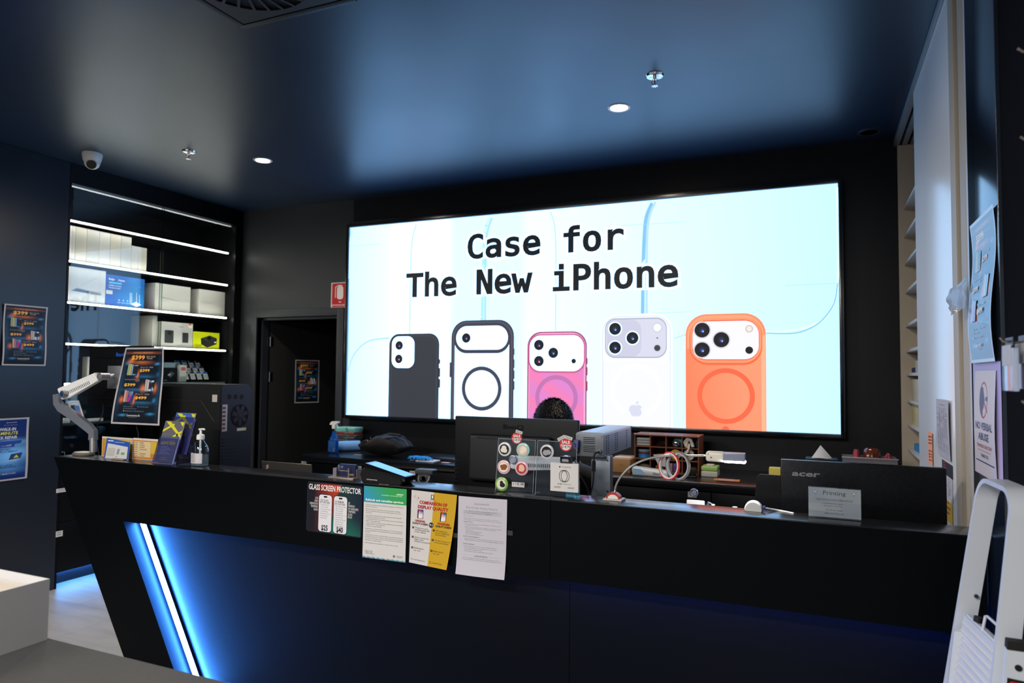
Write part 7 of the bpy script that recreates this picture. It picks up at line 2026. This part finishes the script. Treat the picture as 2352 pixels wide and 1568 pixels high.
# ------------------------------------------------------------------ white step ladder leaning on the right wall
FT = Vector((.352, 2.06, 1.25)); FB = Vector((.164, 2.11, 0.0)); NT = Vector((.374, 1.83, 1.25)); NB = Vector((.232, 1.80, 0.0))
t = thing('step_ladder', 'folded white step ladder leaning against the right-hand wall', 'ladder', (.25, 1.96, 0))
dpt = Vector((.046, .004, 0)); ps = []
lat = (NT - FT).normalized()
arc = []
zt = 1.318; r_ = .055
F0 = FT + (FT - FB).normalized() * .0; 
def rail_pts():
    pts = [FB + Vector((0, 0, .002)), FB.lerp(FT, .5), FT]
    up = (FT - FB).normalized(); wdt = (NT - FT).length
    c1 = FT + lat * r_
    for i in range(1, 9):
        a = PI / 2 * i / 8; pts.append(FT + lat * (r_ * (1 - math.cos(a))) + up * (r_ * math.sin(a)))
    up2 = (NT - NB).normalized()
    for i in range(0, 8):
        a = PI / 2 * (1 - i / 8); pts.append(NT - lat * (r_ * (1 - math.cos(a))) + up2 * (r_ * math.sin(a)))
    pts += [NT, NB.lerp(NT, .5), NB + Vector((0, 0, .002))]
    return pts
rp = rail_pts()
def strap(pts, wv, th, name, mt):
    """flat band following pts, its width along wv"""
    b_ = B(); rings = []
    for i, p in enumerate(pts):
        tg = (pts[min(i + 1, len(pts) - 1)] - pts[max(i - 1, 0)]).normalized()
        nrm = tg.cross(wv).normalized()
        rings.append([b_.bm.verts.new(q_) for q_ in (p - nrm * th / 2, p + nrm * th / 2, p + wv + nrm * th / 2, p + wv - nrm * th / 2)])
    for a, c in zip(rings, rings[1:]):
        for j in range(4): b_.bm.faces.new((a[j], a[(j + 1) % 4], c[(j + 1) % 4], c[j]))
    b_.bm.faces.new(rings[0][::-1]); b_.bm.faces.new(rings[-1])
    bmesh.ops.bevel(b_.bm, geom=[e_ for e_ in b_.bm.edges if e_.calc_face_angle(0) > 1.2], offset=.004, segments=2, affect='EDGES')
    return b_.build(name, mt)
hoop = strap(rp, dpt, .011, 'hoop_rail', white_m)
ps.append(hoop)
# rear legs folded behind, with black end caps
RB = Vector((.355, 1.80, .0)); 
for (p, q_, nm_) in ((Vector((.205, 2.085, .03)), Vector((.30, 2.045, .93)), 'rear_leg'),):
    ps.append(strap([p, q_], Vector((.05, .0, 0)), .018, nm_, white_m))
nb, ntp = Vector((.275, 1.79, .005)), Vector((.356, 1.79, .985))
ps.append(strap([nb, ntp], Vector((.038, .0, 0)), .020, 'rear_leg', white_m))
ps.append(strap([ntp, ntp + Vector((.0015, 0, .018))], Vector((.038, .0, 0)), .024, 'end_cap', rubber))
ps.append(B().cyl(ntp + Vector((.019, -.0125, -.035)), ntp + Vector((.019, -.010, -.035)), .0065, n=18).build('pivot_hole', mat('vent_dark', '050506', .8)))
# platform, tilted between the rails
pc = {'a': (2198, 1392), 'b': (2279, 1462)}
def fz(k, z):       # point on the ladder plane: k 0 far .. 1 near
    f_ = FB.lerp(FT, z / 1.25); n_ = NB.lerp(NT, z / 1.25); return f_.lerp(n_, k)
off = Vector((.012, 0, 0))
A_ = [fz(.06, .972) + off, fz(.88, .972) + off, fz(.90, .62) + off * .2, fz(.04, .62) + off * .2]
nrm = (A_[1] - A_[0]).cross(A_[3] - A_[0]).normalized()
if nrm.x > 0: nrm = -nrm
b_ = B().prism(A_, (0, 0, 0), -nrm * .022); bmesh.ops.bevel(b_.bm, geom=list(b_.bm.edges), offset=.005, segments=2, affect='EDGES')
ps.append(b_.build('platform', white_m))
b_ = B(); 
for i in range(17):
    u = .06 + .9 * i / 17
    p0 = A_[0].lerp(A_[3], u).lerp(A_[1].lerp(A_[2], u), .07); p1 = A_[0].lerp(A_[3], u).lerp(A_[1].lerp(A_[2], u), .95)
    b_.tube([p0 + nrm * .001, p1 + nrm * .001], .0042, 8)
ps.append(b_.build('tread_ribs', mat('tread_white', 'c4c2c4', .5)))
# wire handle above the platform, knob and rivets
p0, p1 = fz(.50, .972) + off, fz(.80, .972) + off; upv = Vector((.006, 0, .032))
ps.append(B().tube([p0 - upv * .3 - nrm * .006, p0 + upv * .9 - nrm * .006, p0.lerp(p1, .15) + upv - nrm * .006, p0.lerp(p1, .85) + upv - nrm * .006, p1 + upv * .9 - nrm * .006, p1 - upv * .3 - nrm * .006], .0032, 8).build('wire_handle', white_m))
pk = fz(.33, .974) + off - nrm * .008; ps.append(B().cyl(pk, pk + Vector((.002, 0, .012)), .009, n=14).build('lock_knob', rubber))
for k, z, nm_ in ((0, 1.015, 'far'),):
    p = FB.lerp(FT, z / 1.25) + Vector((.034, -.0105, 0)); ps.append(B().cyl(p, p + Vector((0, -.0025, 0)), .005, n=14).build('rivet', chrome))
for z in (.30,):
    A2 = [fz(.06, z + .12), fz(.94, z + .12), fz(.94, z + .03), fz(.06, z + .03)]
    ps.append(B().prism(A2, (0, 0, 0), (.03, 0, 0)).build('lower_step', white_m))
for p in (FB, NB):
    ps.append(B().box(p.x - .004, p.x + .064, p.y - .014, p.y + .014, .0005, .03, .003).build('rubber_foot', rubber))
bake(t, *ps)
# warning label on the rear leg near us
s = Sheet(0.0002); s.rect(.003, .035, .13, .158, '17171a'); s.rr(.006, .032, .136, .152, .007, 'b02420'); s.text('DANGER', .019, .1405, .007, 'd8d0d0', 'c', w=.022, off=.02)
for i in range(4): s.rect(.008, .038 - .004 * (i % 2), .120 - .005 * i, .1225 - .005 * i, '4a4a4c')
s.disc(.023, .080, .017, '202022'); s.poly([(.023, .093), (.036, .080), (.023, .067), (.010, .080)], 'a8a8a8'); s.line([(.012, .074), (.034, .088)], .004, '17171a')
for i in range(9): s.rect(.010 + .002 * (i % 3), .036 - .002 * (i % 2), .056 - .005 * i, .0585 - .005 * i, '4a4a4c')
s.line([(.006, .060), (.004, .045), (.008, .035), (.005, .022)], .0015, 'b02420'); s.line([(.040, .056), (.043, .040), (.038, .030), (.042, .015)], .0015, 'b02420')
o = s.build('warning_label', INK, t, label='black and red danger warning label')
tl_ = math.atan2(ntp.x - nb.x, ntp.z - nb.z)
o.location = Vector((ntp.x + .001, ntp.y - .0112, ntp.z - .215)) - Vector(t.location) + Vector((math.tan(tl_) * -.215, 0, 0)); o.rotation_euler = (0, tl_, 0)

# ------------------------------------------------------------------ slat wall hooks and packets at the right edge
hk = mat('hook_metal', '8c7e70', .3, metal=.8)
for (px, py, lb) in ((2338, 125, 'metal display hook on the black side wall, the upper one'), (2344, 328, 'metal display hook on the black side wall, the lower one'), (2348, 935, 'metal display hook below the hanging packets')):
    v = pX(px, py, .352)
    t = thing('display_hook', lb, 'hook', (.46, v.y, v.z), 0, 'hooks on the black side wall')
    B().box(-.004, 0, -.015, .015, -.02, .01, .001).tube([(-.004, 0, 0), (-.06, 0, -.002), (-.10, 0, .004), (-.108, 0, .012)], .0028, 8).build('hook_wire', hk, t)
y = pX(2340, 840, .36).y
zp0, zp1 = pX(2338, 898, .36).z, pX(2338, 775, .36).z
for k, (dx, c) in enumerate(((.0, 'c4c4cc'), (.022, '6c5058'), (.044, 'b8bcc4'))):
    t = thing('hanging_packet', 'clear retail packet hanging at the right edge, ' + ('front one', 'middle one', 'rear one')[k] + ' on its hook', 'packet', (.345 + dx, y, zp0 + .004 * k), 0, 'retail packets at the right edge')
    B().box(-.004, .006, -.045, .045, 0, (zp1 - zp0) * .8, .002).build('clear_shell', mat('packet_' + c, c, .15, trans=.5), t)
    B().box(-.005, -.0041, -.035, .035, .05, .09).build('paper_insert', mat('packet_insert', 'a8a49c', .5), t)
    B().box(.0, .0015, -.03, .03, (zp1 - zp0) * .8, (zp1 - zp0)).build('header_card', mat('packet_header', '1c1d24', .4), t)
t = thing('display_hook', 'metal display hook carrying the clear packets at the right edge', 'hook', (.46, y, zp1 - .01), 0, 'hooks on the black side wall')
B().box(-.004, 0, -.015, .015, -.02, .01, .001).tube([(-.004, 0, 0), (-.08, 0, -.001), (-.125, 0, .003), (-.13, 0, .010)], .0025, 8).build('hook_wire', hk, t)
s = Sheet(); s.rect(0, .05, 0, .05, 'c0bcc4'); s.rect(.01, .04, .02, .03, '44444a'); v = pX(2349, 1300, .455); o = s.build('wall_sticker', INKM); o.rotation_euler = (0, 0, -PI / 2); o.location = (.4585, v.y, v.z); tag(o, 'small white sticker on the black side wall at the right edge', 'sticker')

# ------------------------------------------------------------------ foreground display table with a white carton
TH = .90
t = thing('display_table', 'grey topped table in the near left foreground', 'table', (-1.75, .60, 0))
ttm = mat('grey_table_top', '454443', .5, spec=.3)
B().box(-1.25, 0.95, -.55, .53, TH - .03, TH, .004).build('table_top', ttm, t)
for x in (-1.2, .88):
    for y in (-.5, .46):
        B().box(x - .03, x + .03, y - .03, y + .03, .0005, TH - .03, .003).build('leg', dwall, t)
v = pZ(109, 1469, TH)
t = thing('white_carton', 'white lidless carton standing on the grey table at the lower left', 'box', (v.x - .2, v.y - .17, TH)); h = .145; wc = mat('white_carton_board', 'aeadae', .6)
b_ = B()
for a in ((-.2, .2, .167, .17), (-.2, .2, -.17, -.167), (-.2, -.197, -.167, .167), (.197, .2, -.167, .167)):
    b_.box(a[0], a[1], a[2], a[3], .0005, h)
b_.box(-.197, .197, -.167, .167, .0005, .004); b_.build('box_walls', wc, t)
B().box(-.194, .194, -.164, .164, .0045, h - .022, .004).build('inner_lid', mat('cream_board', 'c4bbae', .7), t)
